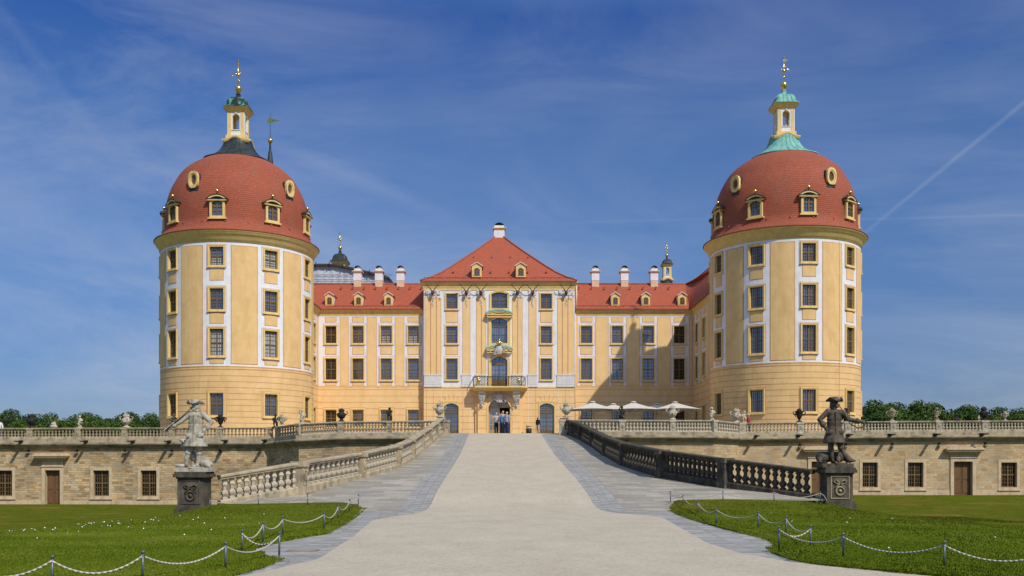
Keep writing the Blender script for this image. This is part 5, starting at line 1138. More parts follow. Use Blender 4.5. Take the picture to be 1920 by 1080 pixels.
balustrade('terrace balustrade of pale balusters along the left side, with urns and putti on its piers', [wpt((-120, 802.9, 73.5)), wpt(LT[1])], [onpath(LT, -120)]+seg(LT, lp[:-1])+[wpt((506, 801.3, 73.5))], [12, 12, 12, 12, 12, 12, 12], RAILH*.86, ('stone_rail', 'stone_rail', 'stone_rail'), pw=.5, sc_=.95)
balustrade('curved terrace balustrade in front of the left wing, darker than its neighbours', [wpt(p) for p in LT[2:]], [wpt(LT[2]), wpt(LT[3]), onpath(LT, 638.5), onpath(LT, 730), wpt(LT[5])], [7, 14, 14, 14], RAILH*.95, ('stone_pale', 'stone_rail', 'stone_rail'), pw=.42, sc_=.95)
balustrade('terrace balustrade in front of the parasols before the right wing', [wpt(p) for p in RT[:3]], [wpt(RT[0]), onpath(RT, 1166.5), onpath(RT, 1261.5), wpt(RT[1]), wpt(RT[2])], [14, 13, 12, 9], RAILH*.95, ('stone_pale', 'stone_pale', 'stone_pale'), pw=.46, sc_=.95)
balustrade('terrace balustrade along the right side, behind the dark hunter statue', [wpt((1388, 792.9, 73.5)), wpt(RT[3]), wpt(RT[4]), wpt((2010, 788, 73.5))], [wpt((1392, 792.9, 73.5)), onpath(RT, 1500), onpath(RT, 1588.5), onpath(RT, 1674), onpath(RT, 1759.5), onpath(RT, 1846), onpath(RT, 1930), onpath(RT, 2008)], [15, 12, 12, 12, 12, 12, 11], RAILH*.86, ('stone_rail', 'stone_pale', 'stone_pale'), pw=.5, sc_=.95)
# terrace walls with cornice, windows, doors and spouts
def terrace_wall(label, pts, zbot, holes_px, doors_px, spouts, holes2, mat, win_y, door_y, ped_y, dz=RAILH*.86):
    t = thing('terrace_wall', label, 'wall'); Yp = 73.5; mb = MB()
    side = [p for p in pts]; W3 = [wpt(p) for p in side]
    Yw = 73.55
    def flat(a, b_):
        return lambda u, z, d: Vector((u, Yw-d, z))
    zt = min(p.z for p in W3)-dz-.2
    hs = [(X(a, Yw), X(b_, Yw), Z(win_y[1], Yw), Z(win_y[0], Yw)) for a, b_ in holes_px]+[(X(a, Yw), X(b_, Yw), Z(door_y[1], Yw)-.2, Z(door_y[0], Yw)) for a, b_ in doors_px]
    fl = [(a, b_) for a, b_ in zip(W3, W3[1:]) if abs(a.y-73.5) < .05 and abs(b_.y-73.5) < .05]
    x0, x1 = min(a.x for a, b_ in fl), max(b_.x for a, b_ in fl); wallgrid(mb, flat(0, 0), x0, x1, zbot, zt, hs, 0, .42, None, 1)
    for a, b_ in zip(W3, W3[1:]):
        if abs(a.y-73.5) < .05 and abs(b_.y-73.5) < .05: continue
        L = (b_-a).length; L0 = sum((q-p).length for p, q in zip(W3, W3[1:]) if p.x < a.x); mb.poly([(a.x, a.y+.05, zbot), (b_.x, b_.y+.05, zbot), (b_.x, b_.y+.05, zt+.1), (a.x, a.y+.05, zt+.1)], 0, ((L0, zbot), (L0+L, zbot), (L0+L, zt), (L0, zt)))
    cut = sorted([x0]+[q for a_, b__ in doors_px for q in (X(a_, Yw)-.30, X(b__, Yw)+.30)]+[x1])
    for i in range(0, len(cut), 2): mb.box(cut[i], cut[i+1], Yw-.03, Yw-.001, zbot, Z(door_y[1]-9, Yw), 1)
    mb.box(x0, x1, Yw-.06, Yw-.001, zbot, zbot+.0, 1) if False else None
    mb.build('wall', [mat, 'stone_trim'], t)
    co = MB(); path = []
    for i, p in enumerate(W3):
        d0 = (W3[i]-W3[i-1]) if i else W3[1]-W3[0]; d1 = (W3[i+1]-W3[i]) if i < len(W3)-1 else d0
        n0 = Vector((d0.y, -d0.x)).normalized(); n1 = Vector((d1.y, -d1.x)).normalized(); mv = n0+n1; mv /= max(.3, mv.dot(n0)); path.append((p-Vector((0, 0, dz)), (mv.x, mv.y)))
    co.sweep([(-.05, -.70), (.10, -.69), (.13, -.56), (.22, -.54), (.32, -.50), (.38, -.43), (.385, -.35), (.34, -.28), (.26, -.25)], path, 0, smooth=False)
    co.sweep([(.20, -.26), (.27, -.25), (.27, .0), (-.3, .01)], path, 1)
    co.build('cornice', ['stone_cornice', 'stone_rail'], t)
    for a, b_ in holes_px:
        window(t, (X((a+b_)/2, Yw), Yw, Z(win_y[1], Yw)), 0, X(b_, Yw)-X(a, Yw), Z(win_y[0], Yw)-Z(win_y[1], Yw), mo=.22, stone=True, cols=3, rows=3, tr=.50, pane='pane_dark', proud=.04, back=.24)
    for a, b_ in doors_px:
        q = X((a+b_)/2, Yw); w = X(b_, Yw)-X(a, Yw); z0, z1 = Z(door_y[1], Yw), Z(door_y[0], Yw); h = z1-z0
        d = MB()
        for sg in (-1, 1):
            u0, u1 = sorted((q+sg*.015, q+sg*(w/2-.01))); d.box(u0, u1, Yw+.3, Yw+.36, z0-.2, z1, 0)
            for (k0, k1) in ((.06, .40), (.46, .95)): d.box(u0+.09, u1-.09, Yw+.27, Yw+.299, z0+h*k0, z0+h*k1, 0)
        dr = d.build('door', ['door_wood'], t); hn = MB(); hn.tube([(q+.06, Yw+.26, z0+1.05), (q+.06, Yw+.22, z0+1.05), (q+.16, Yw+.22, z0+1.05)], .015, 5, 0); hn.build('handle', ['iron'], dr)
        f = MB(); e = .26
        f.ring([(q-w/2, z0-.2), (q-w/2, z1), (q+w/2, z1), (q+w/2, z0-.2)], [(q-w/2-e, z0-.21), (q-w/2-e, z1+e), (q+w/2+e, z1+e), (q+w/2+e, z0-.21)], Yw-.08, Yw+.02, 0)
        zp1, zp0 = Z(ped_y[0], Yw-.3), Z(ped_y[1], Yw-.3); zfm = z1+e
        f.box(q-w/2-e*.9, q+w/2+e*.9, Yw-.05, Yw-.001, zfm, zp1-.15, 0); f.box(q-w/2-e*1.1, q+w/2+e*1.1, Yw-.14, Yw-.001, zfm, zfm+.07, 0)
        for k, (o_, za, zb_) in enumerate(((.16, 0, .10), (.30, .10, .18), (.44, .18, .30), (.52, .30, .38))):
            hh_ = zp1-.38; f.box(q-w/2-e*.9-o_, q+w/2+e*.9+o_, Yw-.05-o_, Yw-.001, hh_+za, hh_+zb_-.001, 0)
        rr0 = w/2+e*.9+.5; f.prism([(q-rr0, zp1+.0), (q+rr0, zp1+.0), (q+rr0*.85, zp1+.16), (q-rr0*.85, zp1+.16)], Yw-.5, Yw-.001, 0)
        f.build('door_surround', ['stone_trim'], t)
    for px_, py_ in spouts:
        p = P(px_, py_, 73.2); s_ = MB(); s_.prism([(0, -.06), (0, .07), (.95, .05), (.95, -.02)][::-1], -.10, .10, 0, lambda v: Vector((p.x+v.y, p.y-v.x, p.z+v.z))); s_.box(-.13, .13, -.12, .05, -.1, .1, 0, lambda v: p+v); s_.build('water_spout', ['black_ornament'], t)
    for px_, py_ in holes2:
        p = P(px_, py_, 73.5); s_ = MB(); s_.box(p.x-.09, p.x+.09, Yw-.03, Yw-.001, p.z-.09, p.z+.09, 0); s_.box(p.x-.12, p.x+.12, Yw-.26, Yw-.001, p.z-.2, p.z-.10, 1); s_.build('drain_hole', ['black_ornament', 'stone_cornice'], t)
    return t
terrace_wall('rough tan sandstone terrace wall with brown door on the left lawn', [LT[0], LT[1], LT[2], LT[3], LT[4], LT[5]], -4.2, [(-9, 23), (175, 204.5), (264, 293.5), (353, 382)], [(85, 113)],
             [(40, 828), (162, 828), (250, 828), (318, 828), (424, 827), (498, 826)], [(53, 845), (144, 845), (234, 845), (322, 845), (412, 845)], 'sandstone', (882, 930), (881.6, 947.5), (853.5, 866))
terrace_wall('smooth pale sandstone terrace wall with brown doors on the right lawn', [RT[0], RT[1], RT[2], RT[3], RT[4], RT[5]], -4.2, [(1440, 1470), (1617, 1645.5), (1702, 1731), (1877, 1906.5)], [(1788, 1823), (1521, 1551)],
             [(1416, 818), (1496, 817), (1590, 816), (1668, 815.5), (1753, 815), (1840, 814.5)], [(1500, 834), (1586, 833.5), (1673, 833), (1761, 832), (1848, 831)], 'sandstone_pale', (867, 913.5), (865.3, 928), (841.5, 853))
# mid terrace spouts
# terrace decks behind the rails
dk = MB()
def deckpoly(pts, dz):
    W3 = [wpt(p)-Vector((0, 0, dz)) for p in pts]; zt = W3[-1].z if pts is LT else W3[0].z
    for a, b_ in zip(W3, W3[1:]): dk.poly([(a.x, a.y+.1, a.z-.02), (b_.x, b_.y+.1, b_.z-.02), (b_.x, 112, b_.z+.02), (a.x, 112, a.z+.02)], 0)
deckpoly(LT, RAILH*.9); deckpoly(RT, RAILH*.9)
dk.poly([(-5.6, 70.3, 2.10), (-4.9, 70.3, 2.10), (-9, 72.5, 2.2), (-12, 98, 2.85), (-13, 98, 2.6), (-6.6, 72, 2.0)], 0) if False else None
tag(dk.build('terrace_deck', ['slabs']), kind='structure')
# ------------------------------------------------------------------ ramp balustrades, ramp walls, pedestals
LRp = [(-10.35, 34.1, -.43), (-7.87, 35.8, .04), (-6.45, 41, .44), (-5.49, 46, .865), (-5.36, 51.2, 1.27), (-5.39, 57, 1.80), (-5.31, 61.5, 2.26), (-5.22, 65.8, 2.78), (-5.09, 70, 3.30)]
RRp = [(10.9, 35.0, -.24), (8.3, 37.6, .175), (6.38, 41, .545), (5.51, 47.4, 1.0), (5.29, 54, 1.50), (5.06, 60, 2.06), (4.7, 64.6, 2.6), (4.3, 67.6, 2.93), (3.78, 70.2, 3.22)]
LRp = [Vector(p) for p in LRp]; RRp = [Vector(p) for p in RRp]
balustrade('curved sloping ramp balustrade of weathered pale stone on the left', LRp, LRp[1:], [11, 11, 10, 10, 8, 8, 7], 1.10, ('stone_rail', 'stone_pale', 'stone_rail'), True, 1.25, .46)
lastL = bpy.context.scene.objects
balustrade('curved sloping ramp balustrade of dark stone on the right', RRp, RRp[1:], [12, 11, 11, 10, 9, 7, 6], 1.10, ('stone_black', 'stone_dark', 'stone_dark'), True, 1.25, .46)
def endbay(t, a, b_, n, H, mat):      # balusters between pedestal and first pier
    bm_ = bal_mesh(H-.13*1.25-.17*1.25, True, mat, 0)
    for k in range(n):
        p = a.lerp(b_, (k+.75)/(n+.6)); d = b_-a; put('baluster', bm_, t, (p.x, p.y, p.z-H+.17*1.25-.005), math.atan2(d.y, d.x))
bs = [o for o in C.objects if o.get('category') == 'balustrade']
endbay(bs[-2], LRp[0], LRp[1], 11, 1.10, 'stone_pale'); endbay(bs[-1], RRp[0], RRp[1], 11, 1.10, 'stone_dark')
for pts, lab, mt in ((LRp, 'stone retaining wall carrying the ramp below the left sloping balustrade', 'sandstone'), (RRp, 'stone retaining wall carrying the ramp below the right sloping balustrade', 'sandstone_pale')):
    mb = MB(); sg = -1 if pts is LRp else 1
    L = 0
    for a, b_ in zip(pts, pts[1:]):
        q = (b_-a).length; off = Vector((sg*.12, 0, 0)); mb.poly([a+off-Vector((0, 0, a.z+4.2)), b_+off-Vector((0, 0, b_.z+4.2)), b_+off-Vector((0, 0, 1.14)), a+off-Vector((0, 0, 1.14))], 0, ((L, -4), (L+q, -4), (L+q, b_.z), (L, a.z)))
        i = Vector((-sg*.3, 0, 0)); mb.poly([a+off-Vector((0, 0, 1.14)), b_+off-Vector((0, 0, 1.14)), b_+i-Vector((0, 0, 1.16)), a+i-Vector((0, 0, 1.16))], 0); L += q
    tag(mb.build('ramp_wall', [mt]), lab, 'wall')
def pedestal(label, cx, cy, zt, mats, rz=0):
    t = thing('pedestal', label, 'pedestal', (cx, cy, zt), rz); mb = MB()
    def blk(w, d, z0, z1, m_=0): mb.box(-w/2, w/2, -d/2, d/2, z0, z1, m_)
    blk(1.22, 1.12, -1.95, -1.62); blk(1.12, 1.02, -1.62, -1.30); blk(1.02, .92, -1.30, -1.2); blk(.92, .82, -1.2, -.24); blk(1.0, .9, -.24, -.19); blk(1.16, 1.06, -.19, -.07); blk(1.08, .98, -.07, 0)
    o = mb.build('pedestal_block', [mats[0]], t)
    pn = MB(); d = .41
    for (x0, x1, z0, z1) in ((-.34, .34, -.33, -.29), (-.34, .34, -1.12, -1.08), (-.34, -.30, -1.08, -.33), (.30, .34, -1.08, -.33)): pn.box(x0, x1, -d-.025, -d+.002, z0, z1, 0)
    I = lambda v: v
    pn.lathe([(.15, -.03), (.19, 0), (.15, .03), (.11, 0), (.15, -.03)], 18, 0, T=lambda p: Vector((p.x, -d-.02-p.z, -.84+p.y)), caps=False)
    pn.lathe([(0, -.02), (.07, 0), (0, .02)], 10, 0, T=lambda p: Vector((p.x, -d-.02-p.z, -.84+p.y)))
    for sg in (-1, 1):
        pn.tube([(0, -d-.03, -.56), (sg*.14, -d-.05, -.44), (sg*.22, -d-.03, -.50), (sg*.16, -d-.03, -.58), (0, -d-.03, -.56)], .026, 5, 0); pn.tube([(0, -d-.03, -.56), (sg*.12, -d-.04, -.66), (sg*.2, -d-.02, -.76)], .02, 5, 0)
    pn.build('horn_relief', [mats[1]], t)
    return t
pedestal('dark weathered stone pedestal with horn relief under the pale hunter', -11.2, 34.05, Z(884.5, 34), ('stone_dark', 'stone_dark'), -.02)
pedestal('weathered stone pedestal with horn relief under the dark hunter', 11.72, 34.9, Z(876.5, 34.9), ('stone_dark', 'stone_cornice'), 0)
# ------------------------------------------------------------------ hunter statues
def hunter(label, loc, S, pale, rz):
    mt = 'statue_pale' if pale else 'statue_dark'; t = thing('hunter_statue', label, 'statue', loc, rz); V = Vector
    def f(x, z, y=0): return Vector((S*x, y, z))
    if pale:   # S=1: picture-left values as measured
        shA, elA, haA = f(-.24, 1.88), f(-.50, 1.62, -.12), f(-.86, 1.40, -.22)
        shB, elB, haB = f(.24, 1.88), f(.55, 1.60, -.02), f(.34, 1.30, -.16)
        L1 = [(f(-.13, .95), .13), (f(-.24, .52, -.08), .095), (f(-.30, .30, -.08), .085), (f(-.32, .10, -.08), .06)]; T1 = [(f(-.33, .07, -.02), .065), (f(-.50, .07, -.13), .062), (f(-.68, .08, -.18), .038)]
        L2 = [(f(.12, .95), .13), (f(.10, .50), .095), (f(.08, .28, .02), .085), (f(.04, .1, .02), .06)]; T2 = [(f(.05, .06, .03), .062), (f(.02, .055, -.12), .06), (f(0, .05, -.26), .04)]
        hf = -1
    else:
        shA, elA, haA = f(.27, 1.85), f(.52, 1.58, -.10), f(.95, 1.50, -.18)
        shB, elB, haB = f(-.22, 1.88), f(-.54, 1.58, -.02), f(-.36, 1.27, -.16)
        L1 = [(f(.13, .95), .13), (f(.22, .55, -.06), .095), (f(.32, .35, -.10), .085), (f(.44, .14, -.12), .06)]; T1 = [(f(.44, .10, -.06), .065), (f(.58, .10, -.12), .06), (f(.70, .10, -.16), .038)]
        L2 = [(f(-.13, .95), .13), (f(-.12, .5), .095), (f(-.09, .28, .02), .085), (f(-.06, .1, .02), .06)]; T2 = [(f(-.06, .06, .03), .062), (f(-.05, .055, -.12), .06), (f(-.04, .05, -.26), .04)]
        hf = 1
    hd_ = f(hf*.03, 2.14, -.02)
    arm = .088
    sp = [('e', f(0, 1.60), (.27, .19, .36)), ('e', f(0, 1.82), (.30, .17, .16)), ('c', [(f(0, 1.9), .085), (f(hf*.01, 2.08, -.01), .075)]),
          ('e', hd_, (.115, .125, .155)), ('c', [(hd_+f(hf*.07, -.02, -.07), .04), (hd_+f(hf*.14, -.035, -.11), .022)]), ('e', hd_+f(hf*.04, -.09, -.07), (.07, .07, .05)),
          ('l', [(.74, .40, .33, 0, 0), (.95, .35, .28, 0, 0), (1.18, .29, .22, 0, 0), (1.32, .255, .185, 0, 0), (1.5, .27, .19, 0, 0)], .06),
          ('c', [(shA, .115), (elA, arm), (haA, .062)]), ('c', [(shB, .115), (elB, arm), (haB, .062)]), ('c', L1), ('c', T1), ('c', L2), ('c', T2),
          ('e', elB.lerp(haB, .55), (.12, .11, .13)), ('e', elA.lerp(haA, .6), (.10, .10, .11)), ('e', L1[1][0]+V((0, 0, -.0)), (.12, .12, .10)), ('e', L2[1][0], (.12, .12, .10)),
          ('c', [(T1[0][0]+V((0, .03, .0)), .05), (T1[0][0]+V((0, .04, -.06)), .04)]), ('c', [(f(hf*-.0, 1.85, -.19), .03), (f(0, 1.5, -.20), .03), (f(0, 1.3, -.2), .03), (f(0, .8, -.31), .03)]),
          ('e', f(-.2, 1.13, -.22), (.10, .03, .09)), ('e', f(.2, 1.13, -.22), (.10, .03, .09))]
    for hp_, d in ((haA, (haA-elA).normalized()), (haB, V((-.3*S*(1 if pale else -1), -.2, -1)).normalized())):
        sd = d.cross(V((0, 1, 0))).normalized(); sp.append(('e', hp_+d*.05, (.055, .04, .055)))
        for k in range(4): b0 = hp_+d*.08+sd*(.033-.022*k); sp.append(('c', [(b0, .017), (b0+d*(.07-.008*abs(k-1.3)), .015), (b0+d*.09+V((0, -.03, -.03)), .013)]))
        sp.append(('c', [(hp_+d*.02+sd*.05, .02), (hp_+d*.07+sd*.085, .016)]))
    body = put('figure', grow(sp, .017, 'figure', mt, 1), t)
    put('wig', grow([('e', hd_+V((-hf*.08, .05, -.03)), (.11, .12, .14)), ('e', hd_+V((-hf*.10, .02, -.13)), (.08, .09, .09)), ('e', hd_+V((-hf*.03, .10, -.1)), (.10, .09, .12))]+[('e', hd_+V((-hf*(.10+.05*cos(k*1.7)), .02+.09*sin(k*2.1), .07-.045*k)), (.045, .045, .04)) for k in range(7)], .016, 'wig', mt, 1), body)
    h = MB(); hc = hd_+V((0, .01, .105)); n = 36; rows = []
    for (r, z) in ((.0, .17), (.08, .165), (.125, .12), (.135, .03), (.15, .0), (.21, .01), (.27, .02), (.27, -.005), (.15, -.02), (.0, -.02)):
        row = []
        for k in range(n):
            a = 2*PI*k/n; lift = (.075+.075*cos(3*(a-PI/2))) if r > .2 else 0; q = r*(1+.22*cos(3*(a+PI/2)) if r > .2 else 1)
            row.append(h.vert(hc+V((q*cos(a)*1.05, q*sin(a)*.9, z+(lift*.9 if r > .2 else 0)))))
        rows.append(row)
    for a, b_ in zip(rows, rows[1:]):
        for k in range(n): h.face((a[k], b_[k], b_[(k+1) % n], a[(k+1) % n]), 0, None, True)
    hat = h.build('tricorn_hat', [mt], body); hat.rotation_euler = (0, 0, 0)
    hm = MB(); mo = hd_+V((hf*.10, -.12, -.06)); 
    if pale: hm.tube([mo, mo.lerp(haA, .5)+V((0, -.04, -.03)), haA+V((-.02, -.06, -.02)), haA+V((-.12, -.08, -.12))], .016, 6, 0, .03)
    else:
        pts = [mo, f(.30, 1.78, -.25), f(.48, 1.42, -.30), f(.72, 1.28, -.30), f(.98, 1.30, -.26), f(1.03, 1.42, -.22), f(.93, 1.52, -.2)]; hm.tube(pts, .016, 6, 0, .03)
        hm.lathe([(.03, 0), (.06, .08), (.12, .16)], 12, 0, tuple(f(.30, 1.55, .10)), caps=False)
    hm.build('hunting_horn', ['iron' if pale else mt], t)
    sw = MB(); q = f(.30*hf*-1, 1.22, -.1); sw.tube([q, q+V((-hf*.04, .05, -.5))], .028, 6, 0, .02); sw.lathe([(.02, 0), (.06, .02), (.02, .05)], 8, 0, tuple(q)); sw.tube([q+V((0, 0, .02)), q+V((0, -.03, .14))], .02, 5, 0); sw.build('hunting_sword', [mt], t)
    if pale: dg = [('c', [(V((.25, .25, .18)), .20), (V((0, .22, .30)), .17), (V((-.28, .15, .52)), .15), (V((-.40, .05, .80)), .10)]), ('e', V((-.42, 0, .92)), (.09, .10, .10)), ('c', [(V((-.43, -.05, .92)), .07), (V((-.53, -.16, 1.0)), .04)]), ('c', [(V((-.30, .08, .45)), .07), (V((-.34, .02, .02)), .05)]), ('c', [(V((-.18, .2, .35)), .07), (V((-.15, .1, .02)), .05)]), ('e', V((.40, .12, .12)), (.16, .16, .12)), ('c', [(V((-.45, .06, .95)), .04), (V((-.52, .08, .75)), .05), (V((-.46, .08, .66)), .02)]), ('c', [(V((.36, .1, .05)), .05), (V((.52, -.1, .03)), .04)])]
    else: dg = [('c', [(V((-.40, .18, .22)), .22), (V((-.1, .24, .24)), .19), (V((.25, .22, .24)), .18)]), ('e', V((.22, .0, .26)), (.14, .16, .22)), ('c', [(V((.45, .12, .22)), .15), (V((.58, .05, .12)), .11)]), ('c', [(V((.12, -.08, .18)), .10), (V((.08, -.22, .08)), .06)]), ('c', [(V((-.52, .05, .15)), .10), (V((-.55, -.12, .05)), .04), (V((-.35, -.2, .04)), .025)]), ('c', [(V((.2, -.05, .42)), .06), (V((.12, -.1, .28)), .05)])]
    put('hound', grow(dg, .022, 'hound', mt, 2), t)
    b_ = MB(); b_.box(-.56, .56, -.42, .42, -.145, 0, 0); b_.obox((.1, -.25), .3, .25, .14, -.01, .03, 0); b_.build('base_slab', [mt], t)
    return t
hunter('pale sandstone hunter statue in tricorn hat with horn and hound, coat hanging open', (-11.15, 34.05, Z(884.5, 34)+.145), 1, True, 0)
hunter('dark stone hunter statue in tricorn hat stretching one arm outward over a lying hound', (11.65, 34.9, Z(876.5, 34.9)+.145), 1, False, 0)
# ------------------------------------------------------------------ urns and putti on the piers
def urn(label, px_, ytop, ybot, Y, mt, kind=0, group='urns on the terrace piers', scx=1.0):
    p = P(px_, ybot, Y); H = Z(ytop, Y)-Z(ybot, Y); t = thing('urn', label, 'urn', p, 0, group)
    prof = {0: [(.22, 0), (.22, .06), (.10, .12), (.07, .2), (.12, .26), (.24, .38), (.27, .52), (.2, .62), (.17, .66), (.30, .70), (.33, .74), (.2, .76), (.12, .84), (.08, .9), (0, 1)],
            1: [(.22, 0), (.22, .05), (.09, .12), (.07, .2), (.14, .26), (.2, .40), (.24, .55), (.28, .68), (.36, .76), (.30, .79), (.14, .80), (.1, .84), (0, .86)],
            2: [(.26, 0), (.24, .07), (.14, .12), (.12, .2), (.24, .26), (.31, .40), (.32, .55), (.22, .66), (.18, .72), (.28, .80), (.22, .84), (.1, .86), (0, .87)]}[kind]
    mb = MB(); s = H*scx
    mb.lathe([(r*s*.92, z*H) for r, z in prof], 18, 0)
    rr = random.Random(int(px_)+kind)
    for sg in (-1, 1):
        o = MB(); r0 = .30*s*1.0; o.tube([(sg*.24*s, 0, .5*H), (sg*(r0+.10*s), 0, .56*H), (sg*(r0+.14*s), 0, .70*H), (sg*(r0+.02*s), 0, .74*H)], .045*s, 6, 0, .03*s); o.build('handle', [mt], t)
    g = mb
    for k in range(14): a = rr.uniform(0, 6.28); z = rr.uniform(.36, .62)*H; r = .27*s*1.12; g.lathe([(0, -.05*s), (.05*s, 0), (0, .05*s)], 6, 0, (r*cos(a), r*sin(a), z))
    if kind != 0:
        for k in range(9): a = 2*PI*k/9; zt = H*rr.uniform(.9, 1.03); g.tube([(.12*s*cos(a), .12*s*sin(a), .8*H), (.16*s*cos(a+.5), .16*s*sin(a+.5), .87*H), (.05*s*cos(a+1), .05*s*sin(a+1), zt)], .055*s, 5, 0, .012)
    g.build('vessel', [mt], t); return t
def putto(label, px_, ytop, ybot, Y, mt, pose=0, cat='statue', group='putti on the terrace piers'):
    p = P(px_, ybot, Y); H = Z(ytop, Y)-Z(ybot, Y); V = Vector; t = thing('putto_statue', label, cat, p, 0, group); s = H; q = -1 if pose % 2 else 1
    up = pose in (1, 3)
    sp = [('e', V((0, 0, .55*s)), (.12*s, .10*s, .16*s)), ('e', V((0, 0, .44*s)), (.115*s, .11*s, .10*s)), ('e', V((q*.02*s, -.02*s, .83*s)), (.085*s, .09*s, .10*s)), ('c', [(V((0, 0, .66*s)), .06*s), (V((0, 0, .78*s)), .05*s)]),
          ('c', [(V((-.07*s, 0, .42*s)), .085*s), (V((-.09*s, -.06*s, .25*s)), .06*s), (V((-.06*s, 0, .09*s)), .045*s), (V((-.07*s, -.08*s, .07*s)), .035*s)]),
          ('c', [(V((.07*s, 0, .42*s)), .085*s), (V((q*.10*s, -.09*s, .27*s)), .06*s), (V((.10*s, .0, .10*s)), .045*s), (V((.11*s, -.08*s, .08*s)), .035*s)]),
          ('c', [(V((-.11*s, 0, .66*s)), .05*s), (V((-.21*s, -.05*s, (.72 if up else .54)*s)), .042*s), (V((-.13*s, -.12*s, (.90 if up else .48)*s)), .035*s)]),
          ('c', [(V((.11*s, 0, .66*s)), .05*s), (V((.22*s, -.05*s, (.55 if up else .62)*s)), .042*s), (V((.12*s, -.14*s, (.5 if up else .72)*s)), .035*s)]),
          ('e', V((0, 0, .03*s)), (.17*s, .15*s, .045*s)), ('c', [(V((q*.12*s, .06*s, .03*s)), .07*s), (V((q*.13*s, .06*s, .34*s)), .055*s)]),
          ('c', [(V((-.15*s, .03*s, .5*s)), .045*s), (V((0, -.09*s, .42*s)), .05*s), (V((.16*s, .02*s, .36*s)), .04*s)])]
    sp += [('e', V((q*.02*s+.07*s*cos(k), .02*s, .87*s+.05*s*sin(k))), (.035*s,)*3) for k in range(6)]
    put('figure', grow(sp, max(.016, .022*s), 'putto', mt, 1), t)
    b_ = MB(); b_.box(-.2*s, .2*s, -.17*s, .17*s, -.02, .035*s, 0); b_.build('base', [mt], t); return t
def heap(label, px_, ytop, ybot, Y, mt, group='carved trophies on the terrace piers'):
    p = P(px_, ybot, Y); H = Z(ytop, Y)-Z(ybot, Y); V = Vector; t = thing('carved_trophy', label, 'carving', p, 0, group); rr = random.Random(int(px_))
    sp = [('e', V((0, 0, .2*H)), (.55*H, .4*H, .28*H)), ('e', V((0, 0, .5*H)), (.33*H, .3*H, .3*H))]+[('e', V((rr.uniform(-.55, .55)*H*(1-k/16), rr.uniform(-.3, .3)*H, H*(.12+.8*k/13))), (.13*H,)*3) for k in range(13)]
    put('carving', grow(sp, .02, 'trophy', mt, 1), t); return t
Yt = 73.55; 
urn('squat dark urn at the far left end of the terrace rail', 11, 785, 802.6, Yt, 'black_ornament', 1)
urn('tall black flower urn, second from the far left of the rail', 59, 775, 802.4, Yt, 'black_ornament', 2)
heap('pale stone flower trophy low behind the left rail, between black urn and pale putto', 100.7, 789.5, 802.4, Yt+1.5, 'stone_pale')
putto('pale stone putto against the trees on the left terrace rail', 150, 777, 802.2, Yt, 'stone_pale', 1)
urn('pale flaming urn on the left rail in front of the trees', 236.8, 774, 802, Yt, 'stone_pale', 2)
putto('grey stone putto on the left rail in front of the tower, behind the pale hunter', 325.5, 773.5, 801.8, Yt, 'statue_dark', 0)
urn('black lidded urn on the left rail right of the pale hunter', 413.5, 776, 801.6, Yt, 'black_ornament', 1)
putto('black putto at the corner where the left balustrades meet', 516, 775, 801, 73.3, 'black_ornament', 2)
urn('small pale urn just right of the black corner putto', 528.6, 776, 800, 72.4, 'stone_pale', 1)
putto('pale winged putto on the bend of the curved balustrade', 567, 765.5, 794.3, 69.4, 'stone_pale', 3)
urn('black handled urn in front of the left wing', 640.4, 764.5, 790.6, 69.1, 'black_ornament', 2)
putto('black draped putto on the balustrade in front of the left wing', 730, 762, 789.5, 69.1, 'black_ornament', 0)
urn('large pale flower urn ending the left ramp balustrade', 824.3, 754, 782.8, 69.7, 'statue_pale', 2, scx=.98)
urn('large pale flower urn ending the right ramp balustrade', 1062, 754, 782.4, 69.9, 'statue_pale', 2, scx=.98)
putto('black putto standing in front of the parasols', 1166.5, 759.5, 786.8, 69.1, 'black_ornament', 3)
urn('pale round urn in front of the rightmost parasol', 1261, 759.5, 787.4, 69.1, 'stone_pale', 2)
putto('pale putto on the rail right of the parasols', 1335, 761.5, 788, 69.1, 'stone_pale', 1)
urn('pale carved urn at the bend of the right balustrades', 1380.7, 764.5, 792.6, 73.0, 'stone_pale', 2)
putto('pale ochre putto beside the bend urn, next to a visitor', 1395.5, 769, 792.8, 73.5, 'stone_trim', 2)
urn('black lidded urn in front of the right tower', 1498.6, 765, 791.6, Yt, 'black_ornament', 1)
putto('black putto behind the raised arm of the dark hunter', 1587, 763, 790.6, Yt, 'black_ornament', 1)
urn('grey brown footed urn on the rail right of the right tower', 1672.6, 765, 789.6, Yt, 'stone_rail', 1)
putto('brown stone putto against the trees on the right rail', 1757, 762.5, 789, Yt, 'stone_cornice', 3)
heap('dark lumpy trophy low behind the right rail', 1793, 776, 789, Yt+1.5, 'black_ornament')
putto('small pale cherub low beside the tall black urn', 1835.5, 777.5, 789, Yt+1.3, 'stone_pale', 2)
urn('tall black flower urn on the right rail against the trees', 1844.6, 762, 788.6, Yt, 'black_ornament', 2)
urn('pale fluted urn near the right end of the rail', 1884.5, 771, 788.4, Yt+1.0, 'stone_pale', 1)
